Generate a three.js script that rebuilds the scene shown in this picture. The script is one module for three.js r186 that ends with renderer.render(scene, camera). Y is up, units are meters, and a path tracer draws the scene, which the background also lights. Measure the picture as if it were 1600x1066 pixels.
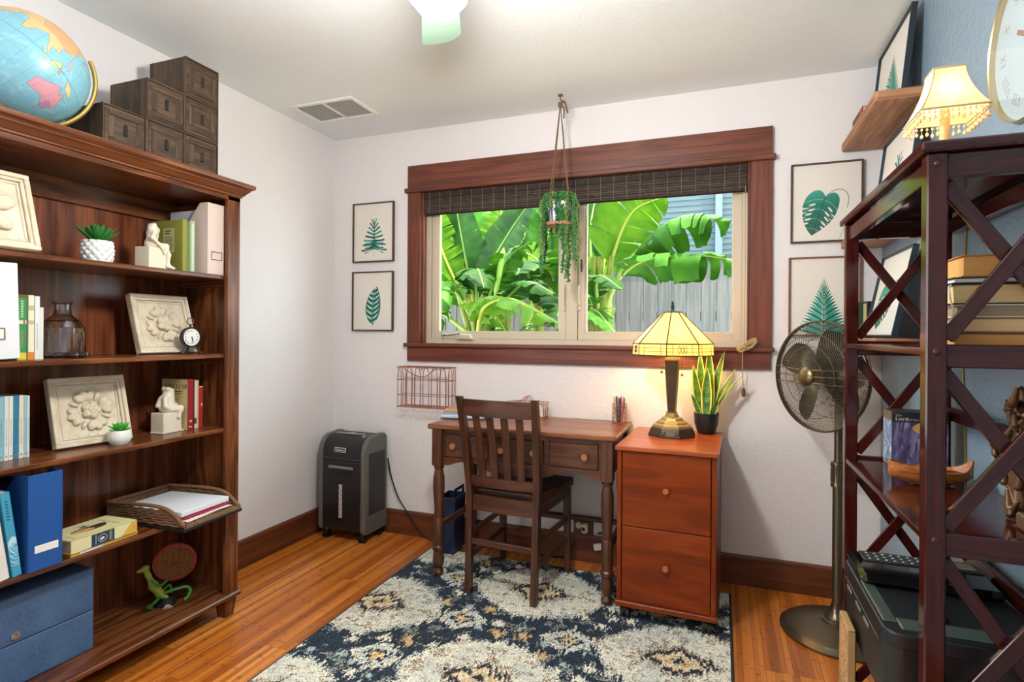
import * as THREE from 'three';
import { mergeGeometries, toCreasedNormals } from 'three/addons/utils/BufferGeometryUtils.js';
import { MarchingCubes } from 'three/addons/objects/MarchingCubes.js';
import { TextGeometry } from 'three/addons/geometries/TextGeometry.js';
import { FontLoader } from 'three/addons/loaders/FontLoader.js';

// ---------------------------------------------------------------- camera, sky, sun, exposure
const scene = new THREE.Scene();
const camera = new THREE.PerspectiveCamera(62.43, 1600 / 1066, 0.05, 100);
camera.rotation.order = 'YXZ';
camera.position.set(0, 1.22, 0);
camera.rotation.set(0, THREE.MathUtils.degToRad(20.4), THREE.MathUtils.degToRad(0.38));
camera.setViewOffset(1600, 1066, 0, 11, 1600, 1066);          // lens shift: the horizon lies a little above the middle
scene.background = new THREE.Color(0.90, 0.95, 1.0);
scene.backgroundIntensity = 6.8;
const sun = new THREE.DirectionalLight(0xfff0d2, 14.0);
sun.position.set(3.2, 9.0, -3.6); sun.target.position.set(-0.6, 1, -4.6);
sun.castShadow = true; sun.shadow.mapSize.set(2048, 2048);
Object.assign(sun.shadow.camera, { left: -6, right: 6, top: 6, bottom: -6, near: 0.5, far: 20 });
scene.add(sun, sun.target);
const renderer = new THREE.WebGLRenderer({ antialias: true });
renderer.toneMapping = THREE.LinearToneMapping;
renderer.toneMappingExposure = 1.28;
renderer.shadowMap.enabled = true;

// ---------------------------------------------------------------- helpers
const V = (x, y, z) => new THREE.Vector3(x, y, z);
function rng(seed) { let s = seed | 0; return () => { s = (s + 0x6d2b79f5) | 0; let t = Math.imul(s ^ (s >>> 15), 1 | s); t = (t + Math.imul(t ^ (t >>> 7), 61 | t)) ^ t; return ((t ^ (t >>> 14)) >>> 0) / 4294967296; }; }
const R0 = rng(77);
const RR = (a, b, r = R0) => a + (b - a) * r();
const PI = Math.PI, lerp = (a, b, t) => a + (b - a) * t, clamp = (x, a = 0, b = 1) => Math.min(b, Math.max(a, x));
const smooth = (a, b, x) => { const t = clamp((x - a) / (b - a)); return t * t * (3 - 2 * t); };
const rad = THREE.MathUtils.degToRad;

const taken = {};
function numbered(name) { const n = taken[name] ?? 0; taken[name] = n + 1; return n ? name + '_' + String(n).padStart(3, '0') : name; }
function thing(name, label, category, p = [0, 0, 0], turn = 0, group) {
  const o = new THREE.Group(); o.name = numbered(name); o.position.set(...p); o.rotation.y = turn;
  o.userData = { label, category }; if (group) o.userData.group = group; scene.add(o); return o;
}
function struct(name, label, p = [0, 0, 0]) { const o = new THREE.Group(); o.name = name; o.position.set(...p); o.userData = { kind: 'structure', label, category: name.split('_')[0] }; scene.add(o); return o; }
function part(parent, name, geo, mat, p, r) {
  const m = new THREE.Mesh(geo, mat); m.name = name; m.castShadow = m.receiveShadow = true;
  if (p) m.position.set(...p); if (r) m.rotation.set(...r);
  parent.add(m); return m;
}
function solo(name, geo, mat, label, category, p, r, group) { const m = part(scene, numbered(name), geo, mat, p, r); m.userData = { label, category }; if (group) m.userData.group = group; return m; }
function clean(g) {
  g = g.index ? g.toNonIndexed() : g;
  const o = new THREE.BufferGeometry();
  o.setAttribute('position', g.attributes.position);
  if (!g.attributes.normal) g.computeVertexNormals();
  o.setAttribute('normal', g.attributes.normal);
  o.setAttribute('uv', g.attributes.uv ?? new THREE.BufferAttribute(new Float32Array(g.attributes.position.count * 2), 2));
  return o;
}
const merge = (...l) => mergeGeometries(l.flat(9).map(clean));
const T = (g, x = 0, y = 0, z = 0, rx = 0, ry = 0, rz = 0) => g.applyMatrix4(new THREE.Matrix4().compose(V(x, y, z), new THREE.Quaternion().setFromEuler(new THREE.Euler(rx, ry, rz)), V(1, 1, 1)));
const S = (g, x, y = x, z = x) => g.applyMatrix4(new THREE.Matrix4().makeScale(x, y, z));
// uv in metres, u along the grain axis (0 x, 1 y, 2 z)
function uvm(g, axis, shift = true) {
  g = g.index ? g.toNonIndexed() : g;
  const p = g.attributes.position, n = g.attributes.normal, uv = new Float32Array(p.count * 2);
  if (axis === undefined) { g.computeBoundingBox(); const s = g.boundingBox.getSize(V(0, 0, 0)).toArray(); axis = s.indexOf(Math.max(...s)); }
  const ou = shift ? R0() * 5 : 0, ov = shift ? R0() * 5 : 0;
  for (let i = 0; i < p.count; i++) {
    const q = [p.getX(i), p.getY(i), p.getZ(i)], m = [Math.abs(n.getX(i)), Math.abs(n.getY(i)), Math.abs(n.getZ(i))];
    const k = m.indexOf(Math.max(...m)); let a = axis, b;
    if (k === axis) { a = (axis + 1) % 3; b = (axis + 2) % 3; } else b = 3 - axis - k;
    uv[2 * i] = q[a] + ou; uv[2 * i + 1] = q[b] + ov;
  }
  g.setAttribute('uv', new THREE.BufferAttribute(uv, 2)); return g;
}
// box with all edges chamfered, 44 triangles
function cb(w, h, d, c = 0.0015) {
  c = Math.min(c, w * 0.45, h * 0.45, d * 0.45); const a = w / 2, b = h / 2, e = d / 2, pos = [], nor = [];
  const tri = (A, B, C, n) => {
    const u = V(...B).sub(V(...A)), v = V(...C).sub(V(...A)), f = u.cross(v); if (f.dot(n) < 0) [B, C] = [C, B];
    pos.push(...A, ...B, ...C); for (let i = 0; i < 3; i++) nor.push(n.x, n.y, n.z);
  };
  const quad = (A, B, C, D, n) => { tri(A, B, C, n); tri(A, C, D, n); };
  const H = [a, b, e];
  for (let k = 0; k < 3; k++) for (const s of [-1, 1]) {
    const i = (k + 1) % 3, j = (k + 2) % 3, f = (si, sj) => { const q = [0, 0, 0]; q[k] = s * H[k]; q[i] = si * (H[i] - c); q[j] = sj * (H[j] - c); return q; };
    const n = [0, 0, 0]; n[k] = s; quad(f(-1, -1), f(1, -1), f(1, 1), f(-1, 1), V(...n));
  }
  for (let k = 0; k < 3; k++) for (const si of [-1, 1]) for (const sj of [-1, 1]) {
    const i = (k + 1) % 3, j = (k + 2) % 3;
    const f = (sk, onI) => { const q = [0, 0, 0]; q[k] = sk * (H[k] - c); q[i] = si * (H[i] - (onI ? 0 : c)); q[j] = sj * (H[j] - (onI ? c : 0)); return q; };
    const n = [0, 0, 0]; n[i] = si; n[j] = sj; quad(f(-1, true), f(1, true), f(1, false), f(-1, false), V(...n).normalize());
  }
  for (const x of [-1, 1]) for (const y of [-1, 1]) for (const z of [-1, 1]) tri([x * a, y * (b - c), z * (e - c)], [x * (a - c), y * b, z * (e - c)], [x * (a - c), y * (b - c), z * e], V(x, y, z).normalize());
  const g = new THREE.BufferGeometry();
  g.setAttribute('position', new THREE.Float32BufferAttribute(pos, 3)); g.setAttribute('normal', new THREE.Float32BufferAttribute(nor, 3));
  g.setAttribute('uv', new THREE.Float32BufferAttribute(new Float32Array(pos.length / 3 * 2), 2)); return g;
}
const bx = (w, h, d, x = 0, y = 0, z = 0, c = 0.0015, axis) => T(uvm(cb(w, h, d, c), axis), x, y, z);
const bounds = (x0, x1, y0, y1, z0, z1, c = 0.0015, axis) => bx(x1 - x0, y1 - y0, z1 - z0, (x0 + x1) / 2, (y0 + y1) / 2, (z0 + z1) / 2, c, axis);
const cyl = (r0, r1, h, x = 0, y = 0, z = 0, seg = 24, rx = 0, rz = 0) => T(new THREE.CylinderGeometry(r0, r1, h, seg), x, y, z, rx, 0, rz);
const sph = (r, x = 0, y = 0, z = 0, a = 24, b = 16) => T(new THREE.SphereGeometry(r, a, b), x, y, z);
const torus = (R, r, a = 10, b = 40) => new THREE.TorusGeometry(R, r, a, b);
const lathe = (pts, seg = 40, cr = 0.7) => toCreasedNormals(new THREE.LatheGeometry(pts.map(([x, y]) => new THREE.Vector2(Math.max(x, 1e-5), y)), seg), cr);
const tube = (pts, r, n = 24, k = 8, closed = false) => new THREE.TubeGeometry(new THREE.CatmullRomCurve3(pts.map((p) => (p.isVector3 ? p : V(...p))), closed, 'centripetal'), n, r, k, closed);
const rod = (a, b, r, k = 8) => { const A = V(...a), B = V(...b), d = B.clone().sub(A), g = new THREE.CylinderGeometry(r, r, d.length(), k); g.applyQuaternion(new THREE.Quaternion().setFromUnitVectors(V(0, 1, 0), d.normalize())); const m = A.add(B).multiplyScalar(0.5); return g.translate(m.x, m.y, m.z); };
// square bar from a to b, width w along the hint direction, thickness t
function bar(a, b, w, t, hint = [0, 1, 0], c = 0.0015) {
  const A = V(...a), B = V(...b), d = B.clone().sub(A), L = d.length(); d.normalize();
  const z = V(...hint).cross(d).normalize(), y = d.clone().cross(z).multiplyScalar(-1).negate();
  const g = uvm(cb(L, w, t, c), 0); g.applyMatrix4(new THREE.Matrix4().makeBasis(d, z.clone().cross(d), z)); const m = A.add(B).multiplyScalar(0.5); return g.translate(m.x, m.y, m.z);
}
// rectangle spanned by fixed vectors a, b swept along points
function sweep(pts, a, b, wa, wb, axis) {
  const A = V(...a), B = V(...b), n = pts.length, P = [], pos = [];
  const W = (w, t) => (typeof w === 'function' ? w(t) : w);
  pts.forEach((p, i) => { const t = i / (n - 1), c = V(...p), x = A.clone().multiplyScalar(W(wa, t) / 2), y = B.clone().multiplyScalar(W(wb, t) / 2);
    P.push([[1, 1], [-1, 1], [-1, -1], [1, -1]].map(([s, q]) => c.clone().addScaledVector(x, s).addScaledVector(y, q))); });
  const q = (k, l, m, o) => pos.push(...k.toArray(), ...l.toArray(), ...m.toArray(), ...k.toArray(), ...m.toArray(), ...o.toArray());
  const flip = V(...pts[n - 1]).sub(V(...pts[0])).dot(A.clone().cross(B)) < 0;
  const Q = (k, l, m, o) => (flip ? q(o, m, l, k) : q(k, l, m, o));
  for (let i = 0; i + 1 < n; i++) for (let k = 0; k < 4; k++) { const j = (k + 1) % 4; Q(P[i][k], P[i][j], P[i + 1][j], P[i + 1][k]); }
  Q(P[0][3], P[0][2], P[0][1], P[0][0]); Q(P[n - 1][0], P[n - 1][1], P[n - 1][2], P[n - 1][3]);
  let g = new THREE.BufferGeometry(); g.setAttribute('position', new THREE.Float32BufferAttribute(pos, 3)); g.computeVertexNormals();
  g = toCreasedNormals(g, 0.5); return uvm(g, axis);
}
// stacked rectangles [halfX, halfZ, y] joined by faces (a mitred moulding, a tapered pot)
function rectLoft(rings, cap = true, crease = 0.3) {
  const pos = [], C = ([a, b, y]) => [[a, y, b], [a, y, -b], [-a, y, -b], [-a, y, b]];
  const q = (k, l, m, o) => pos.push(...k, ...l, ...m, ...k, ...m, ...o);
  for (let i = 0; i + 1 < rings.length; i++) { const A = C(rings[i]), B = C(rings[i + 1]); for (let k = 0; k < 4; k++) { const j = (k + 1) % 4; q(A[k], A[j], B[j], B[k]); } }
  if (cap) { const A = C(rings[0]), B = C(rings[rings.length - 1]); q(A[3], A[2], A[1], A[0]); q(B[0], B[1], B[2], B[3]); }
  let g = new THREE.BufferGeometry(); g.setAttribute('position', new THREE.Float32BufferAttribute(pos, 3)); g.computeVertexNormals(); return uvm(toCreasedNormals(g, crease));
}
function extrude(shape, depth, bevel = 0, seg = 12) {
  return new THREE.ExtrudeGeometry(shape, { depth, bevelEnabled: bevel > 0, bevelThickness: bevel, bevelSize: bevel, bevelOffset: -bevel, bevelSegments: 2, curveSegments: seg });
}
function rrect(w, h, r, x = 0, y = 0) { const s = new THREE.Shape(), a = x - w / 2, b = y - h / 2; s.moveTo(a + r, b); s.lineTo(a + w - r, b); s.absarc(a + w - r, b + r, r, -PI / 2, 0); s.lineTo(a + w, b + h - r); s.absarc(a + w - r, b + h - r, r, 0, PI / 2); s.lineTo(a + r, b + h); s.absarc(a + r, b + h - r, r, PI / 2, PI); s.lineTo(a, b + r); s.absarc(a + r, b + r, r, PI, 1.5 * PI); return s; }
const poly = (pts) => new THREE.Shape(pts.map(([x, y]) => new THREE.Vector2(x, y)));
// smooth body from a signed distance (negative inside)
function sdfMesh(fn, c, half, N = 40) {
  const mc = new MarchingCubes(N, new THREE.MeshStandardMaterial(), false, false, 60000); mc.isolation = 0;
  for (let z = 0; z < N; z++) for (let y = 0; y < N; y++) for (let x = 0; x < N; x++) {
    const k = (v) => (v - N / 2) / (N / 2) * half; mc.field[z * N * N + y * N + x] = -fn(c[0] + k(x), c[1] + k(y), c[2] + k(z));
  }
  mc.update(); const g = new THREE.BufferGeometry(), n = mc.count;
  g.setAttribute('position', new THREE.BufferAttribute(mc.positionArray.slice(0, n * 3), 3)); g.setAttribute('normal', new THREE.BufferAttribute(mc.normalArray.slice(0, n * 3), 3));
  S(g, half); return g.translate(...c);
}
function capsule(p, a, b, r0, r1) { const ax = b[0] - a[0], ay = b[1] - a[1], az = b[2] - a[2], t = clamp(((p[0] - a[0]) * ax + (p[1] - a[1]) * ay + (p[2] - a[2]) * az) / (ax * ax + ay * ay + az * az + 1e-12)); return Math.hypot(p[0] - a[0] - ax * t, p[1] - a[1] - ay * t, p[2] - a[2] - az * t) - lerp(r0, r1, t); }
const smin = (a, b, k) => { const h = Math.max(k - Math.abs(a - b), 0) / k; return Math.min(a, b) - h * h * k * 0.25; };

// ---------------------------------------------------------------- textures
function h2(x, y, s) { let n = Math.imul(x, 374761393) ^ Math.imul(y, 668265263) ^ Math.imul(s, 2147483647 ^ 91); n = Math.imul(n ^ (n >>> 13), 1274126177); return ((n ^ (n >>> 16)) >>> 0) / 4294967296; }
function vn(x, y, px, py, s) {
  const i = Math.floor(x), j = Math.floor(y); let u = x - i, v = y - j; u = u * u * (3 - 2 * u); v = v * v * (3 - 2 * v);
  const m = (a, p) => ((a % p) + p) % p, a = m(i, px), b = m(i + 1, px), c = m(j, py), d = m(j + 1, py);
  return lerp(lerp(h2(a, c, s), h2(b, c, s), u), lerp(h2(a, d, s), h2(b, d, s), u), v);
}
function fbm(u, v, fx, fy, o, s) { let t = 0, a = 0.5, n = 0; for (let k = 0; k < o; k++) { t += a * vn(u * fx, v * fy, fx, fy, s + k); n += a; a *= 0.5; fx *= 2; fy *= 2; } return t / n; }
function tex(w, h, fn, size = [1, 1], srgb = true) {
  const d = new Uint8Array(w * h * 4);
  for (let y = 0; y < h; y++) for (let x = 0; x < w; x++) { const c = fn((x + 0.5) / w, (y + 0.5) / h), i = (y * w + x) * 4; if (typeof c === 'number') d[i] = d[i + 1] = d[i + 2] = clamp(c) * 255; else { d[i] = clamp(c[0], 0, 255); d[i + 1] = clamp(c[1], 0, 255); d[i + 2] = clamp(c[2], 0, 255); } d[i + 3] = 255; }
  const t = new THREE.DataTexture(d, w, h); t.wrapS = t.wrapT = THREE.RepeatWrapping; t.magFilter = THREE.LinearFilter; t.minFilter = THREE.LinearFilter;
  if (srgb) t.colorSpace = THREE.SRGBColorSpace; t.repeat.set(1 / size[0], 1 / size[1]); t.needsUpdate = true; return t;
}
function drawn(w, h, draw) { const c = document.createElement('canvas'); c.width = w; c.height = h; const x = c.getContext('2d'); draw(x, w, h); const t = new THREE.CanvasTexture(c); t.colorSpace = THREE.SRGBColorSpace; return t; }
const mix3 = (a, b, t) => [lerp(a[0], b[0], t), lerp(a[1], b[1], t), lerp(a[2], b[2], t)];
const ramp = (st, t) => { t = clamp(t) * (st.length - 1); const i = Math.min(Math.floor(t), st.length - 2); return mix3(st[i], st[i + 1], t - i); };
function woodTex(stops, seed, { size = [1.2, 0.3], bands = 3, fine = 0.35, w = 512, h = 256 } = {}) {
  return tex(w, h, (u, v) => {
    const wv = fbm(u, v, 3, 6, 3, seed), b = 0.5 + 0.5 * Math.sin(2 * PI * (v * bands + wv * 2.2)), f = fbm(u, v, 5, 90, 2, seed + 9), c = fbm(u, v, 2, 5, 2, seed + 20);
    return ramp(stops, clamp(0.42 * b + 0.3 * c + fine * (f - 0.5) * 1.6 + 0.12));
  }, size);
}
const std = (o) => new THREE.MeshStandardMaterial(o);
const phys = (o) => new THREE.MeshPhysicalMaterial(o);
const flat = (hex, roughness = 0.6, o = {}) => std({ color: hex, roughness, ...o });

const M = {};
{
  const w = (name, stops, seed, rough, o = {}, p = {}) => (M[name] = phys({ map: woodTex(stops, seed, o), roughness: rough, ...p }));
  w('mahogany', [[62, 32, 17], [110, 62, 34], [152, 94, 53]], 3, 0.27, { size: [1.1, 0.24], bands: 3, fine: 0.24 });
  w('panel', [[66, 31, 18], [114, 60, 35], [156, 92, 56]], 5, 0.27, { size: [1.3, 0.55], bands: 5 });
  w('walnut', [[50, 27, 16], [80, 46, 28], [108, 64, 39]], 8, 0.36, { size: [1.0, 0.22] });
  w('desktop', [[84, 46, 26], [128, 75, 42], [163, 102, 60]], 12, 0.3, { size: [1.0, 0.3] });
  w('chairwood', [[40, 20, 12], [68, 36, 21], [96, 54, 32]], 15, 0.36, { size: [0.8, 0.2] });
  w('cherry', [[92, 32, 4], [118, 45, 7], [142, 62, 14]], 18, 0.33, { size: [0.9, 0.5], bands: 2, fine: 0.22 }, { specularIntensity: 0.5 });
  w('cherrylit', [[132, 58, 28], [162, 78, 40], [184, 98, 54]], 19, 0.28, { size: [0.9, 0.5], bands: 2, fine: 0.22 });  // lighter cherry for the cabinet top: lamp light put into the colour
  w('trim', [[74, 36, 24], [106, 55, 38], [128, 72, 50]], 21, 0.38, { size: [1.4, 0.2], bands: 2 });
  w('base', [[70, 36, 20], [100, 54, 31], [124, 70, 42]], 24, 0.4, { size: [1.6, 0.2], bands: 2 });
  w('espresso', [[42, 13, 11], [58, 19, 15], [74, 27, 21]], 27, 0.1, { size: [0.9, 0.2], fine: 0.2 }, {});
  w('plankwood', [[138, 92, 62], [172, 122, 86], [196, 148, 110]], 30, 0.55, { size: [0.7, 0.14], bands: 2 });
  w('rustic', [[50, 38, 28], [78, 60, 44], [108, 86, 62]], 33, 0.65, { size: [0.5, 0.16], fine: 0.4, bands: 2 });
  const peel = tex(256, 256, (u, v) => smooth(0.4, 0.72, fbm(u, v, 28, 28, 3, 91)), [0.32, 0.32], false);
  M.wall = std({ color: new THREE.Color(0.79, 0.765, 0.762), roughness: 0.62, bumpMap: peel, bumpScale: 0.0005 });
  M.blue = std({ color: 0x8398a8, roughness: 0.36, bumpMap: peel, bumpScale: 0.0008 });
  M.ceil = std({ color: new THREE.Color(0.80, 0.845, 0.845), roughness: 0.75, bumpMap: peel, bumpScale: 0.0002 });
  M.white = flat(0xe9e7e2, 0.5); M.cream = flat(0xd9d0bc, 0.45); M.black = flat(0x17181a, 0.45); M.darkgrey = flat(0x2b2c2e, 0.5);
  M.vinyl = flat(0xcfc4ad, 0.42); M.paper = flat(0xeeebe4, 0.8); M.pages = std({ map: tex(128, 128, (u, v) => { const f = fbm(u, v, 2, 60, 2, 44); return [205 + 30 * f, 180 + 34 * f, 132 + 40 * f]; }, [0.1, 0.03]), roughness: 0.85 });
  M.steel = std({ color: 0xb9bcc0, metalness: 1, roughness: 0.28 }); M.brass = std({ color: 0xb08d4c, metalness: 1, roughness: 0.32 });
  M.bronze = std({ color: 0x6f6653, metalness: 0.85, roughness: 0.34 }); M.copper = std({ color: 0xb97a62, metalness: 0.8, roughness: 0.35 });
  M.rope = flat(0x8b7152, 0.9); M.jute = flat(0xb59d6e, 0.9); M.blackrubber = flat(0x101113, 0.6);
  M.soil = flat(0x3a2a1e, 0.95);
}
// ---------------------------------------------------------------- room shell
const XL = -2.325, XR = 0.683, ZB = -2.985, ZF = 0.9, HC = 2.45;
{
  const bamboo = (seed, lo, mid, hi) => std({ roughness: 0.3, map: tex(1024, 128, (u, v) => {
    const k = Math.floor(v * 10), t = h2(k, seed, 5), f = fbm(u, v, 6, 120, 2, seed + 3), c = fbm(u, v, 3, 4, 2, seed + 8);
    let s = 0.5 + 0.55 * (t - 0.5) + 0.5 * (f - 0.5) + 0.3 * (c - 0.5);
    const at = (u * 7 + h2(k, seed, 7)) % 1, node = Math.exp(-(((at - 0.5) / 0.02) ** 2)); s -= 0.35 * node;
    return ramp([lo, mid, hi], s);
  }, [1.8, 0.191]) });
  const tones = [bamboo(61, [138, 72, 22], [200, 116, 42], [232, 156, 70]), bamboo(62, [128, 64, 18], [188, 104, 35], [222, 142, 58]), bamboo(63, [148, 80, 28], [214, 128, 50], [242, 170, 84]), bamboo(64, [132, 66, 18], [194, 108, 36], [228, 148, 62])];
  const f = struct('floor', 'bamboo plank floor with warm honey stain');
  part(f, 'subfloor', bounds(XL - 0.14, XR + 0.14, -0.12, -0.0135, ZB - 0.14, ZF + 0.14), flat(0x2a1a0e, 0.9));
  const r = rng(5), w = 0.0955;
  for (let i = 0, x = XL; x < XR - 0.01; i++, x += w) {
    let z = ZB, first = true;
    while (z < ZF - 0.02) {
      const L = first ? 0.35 + 1.4 * r() : 1.55 + 0.35 * r(), z1 = Math.min(z + L, ZF), x1 = Math.min(x + w, XR); first = false;
      part(f, 'plank', bounds(x + 0.0002, x1 - 0.0002, -0.014, 0, z + 0.0003, z1 - 0.0003, 0.0007, 2), tones[Math.floor(r() * 4)]); z = z1;
    }
  }
  const c = struct('ceiling', 'plain white ceiling');
  part(c, 'plaster', bounds(XL - 0.14, XR + 0.14, HC, HC + 0.14, ZB - 0.14, ZF + 0.14), M.ceil);
  const eave = struct('roof_1', 'roof eave above the window outside');
  part(eave, 'eave', bounds(XL - 0.2, XR + 3, HC + 0.16, HC + 0.26, ZB - 0.75, ZF + 0.2), M.white);
  part(eave, 'sky_blocker', bounds(XL - 0.2, XR + 3, HC + 0.27, HC + 3.4, ZB - 0.14, ZB + 0.1), M.white);  // unseen wall added above the eave to keep sky light off the yard
  // back wall with window opening
  const s = poly([[XL - 0.14, -0.12], [XR + 0.14, -0.12], [XR + 0.14, HC + 0.05], [XL - 0.14, HC + 0.05]]);
  s.holes.push(new THREE.Path([[-1.70, 1.15], [-1.70, 2.092], [0.135, 2.092], [0.135, 1.15]].map(([x, y]) => new THREE.Vector2(x, y))));
  const wb = struct('wall_back', 'off-white textured wall around the window');
  part(wb, 'plaster', uvm(extrude(s, 0.14), 0, false), M.wall, [0, 0, ZB - 0.14]);
  const wl = struct('wall_left', 'off-white textured wall behind the bookcase');
  const sl = poly([[-ZF - 0.14, -0.12], [-ZB, -0.12], [-ZB, HC + 0.05], [-ZF - 0.14, HC + 0.05]]); sl.holes.push(new THREE.Path([[-0.80, 0.55], [-0.80, 2.20], [0.60, 2.20], [0.60, 0.55]].map(([x, y]) => new THREE.Vector2(x, y))));
  part(wl, 'plaster', uvm(extrude(sl, 0.14).rotateY(PI / 2).translate(XL - 0.14, 0, 0), 2, false), M.wall);
  const wr = struct('wall_right', 'slate blue painted accent wall');
  part(wr, 'plaster', bounds(XR, XR + 0.14, -0.12, HC + 0.05, ZB, ZF + 0.14), M.blue);
  const wf = struct('wall_front', 'off-white wall behind the viewer');
  part(wf, 'plaster', bounds(XL, XR, -0.12, HC + 0.05, ZF, ZF + 0.14), M.wall);
  const w2 = struct('window_added_2', 'added unseen window in the left wall that lets in fill light'), WX = XL - 0.07;  // added window out of view; its opening lets sky light in as fill
  part(w2, 'frame', merge(bounds(WX - 0.03, WX + 0.02, 0.55, 0.60, -0.60, 0.80), bounds(WX - 0.03, WX + 0.02, 2.15, 2.20, -0.60, 0.80), bounds(WX - 0.03, WX + 0.02, 0.60, 2.15, -0.60, -0.55), bounds(WX - 0.03, WX + 0.02, 0.60, 2.15, 0.75, 0.80), bounds(WX - 0.03, WX + 0.02, 0.60, 2.15, 0.075, 0.125)), M.vinyl);
  for (const [a, b] of [[-0.55, 0.075], [0.125, 0.75]]) part(w2, 'pane', new THREE.BoxGeometry(0.004, 1.55, b - a).translate(WX, 1.375, (a + b) / 2), phys({ color: 0xffffff, transmission: 1, roughness: 0, thickness: 0, ior: 1.1 }));
  const bb = (n, l, g) => { const o = struct(n, l); part(o, 'board', g, M.base); };
  const prof = (L) => { const q = poly([[0, 0], [0.016, 0], [0.016, 0.136], [0.011, 0.145], [0, 0.145]]); return extrude(q, L); };
  bb('baseboard_back', 'brown wooden baseboard under the window wall', uvm(T(prof(XR - XL), XL, 0, ZB, 0, PI / 2, 0).scale(1, 1, 1), 0) && uvm(T(prof(XR - XL - 0.032), 0, 0, 0, 0, -PI / 2, 0).translate(XR - 0.016, 0, ZB), 0));
  bb('baseboard_left', 'brown wooden baseboard along the left wall', uvm(prof(ZF - ZB).translate(XL, 0, ZB), 2));
  bb('baseboard_right', 'brown wooden baseboard along the blue wall', uvm(T(prof(ZF - ZB), 0, 0, 0, 0, PI, 0).translate(XR, 0, ZF), 2));
}
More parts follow.
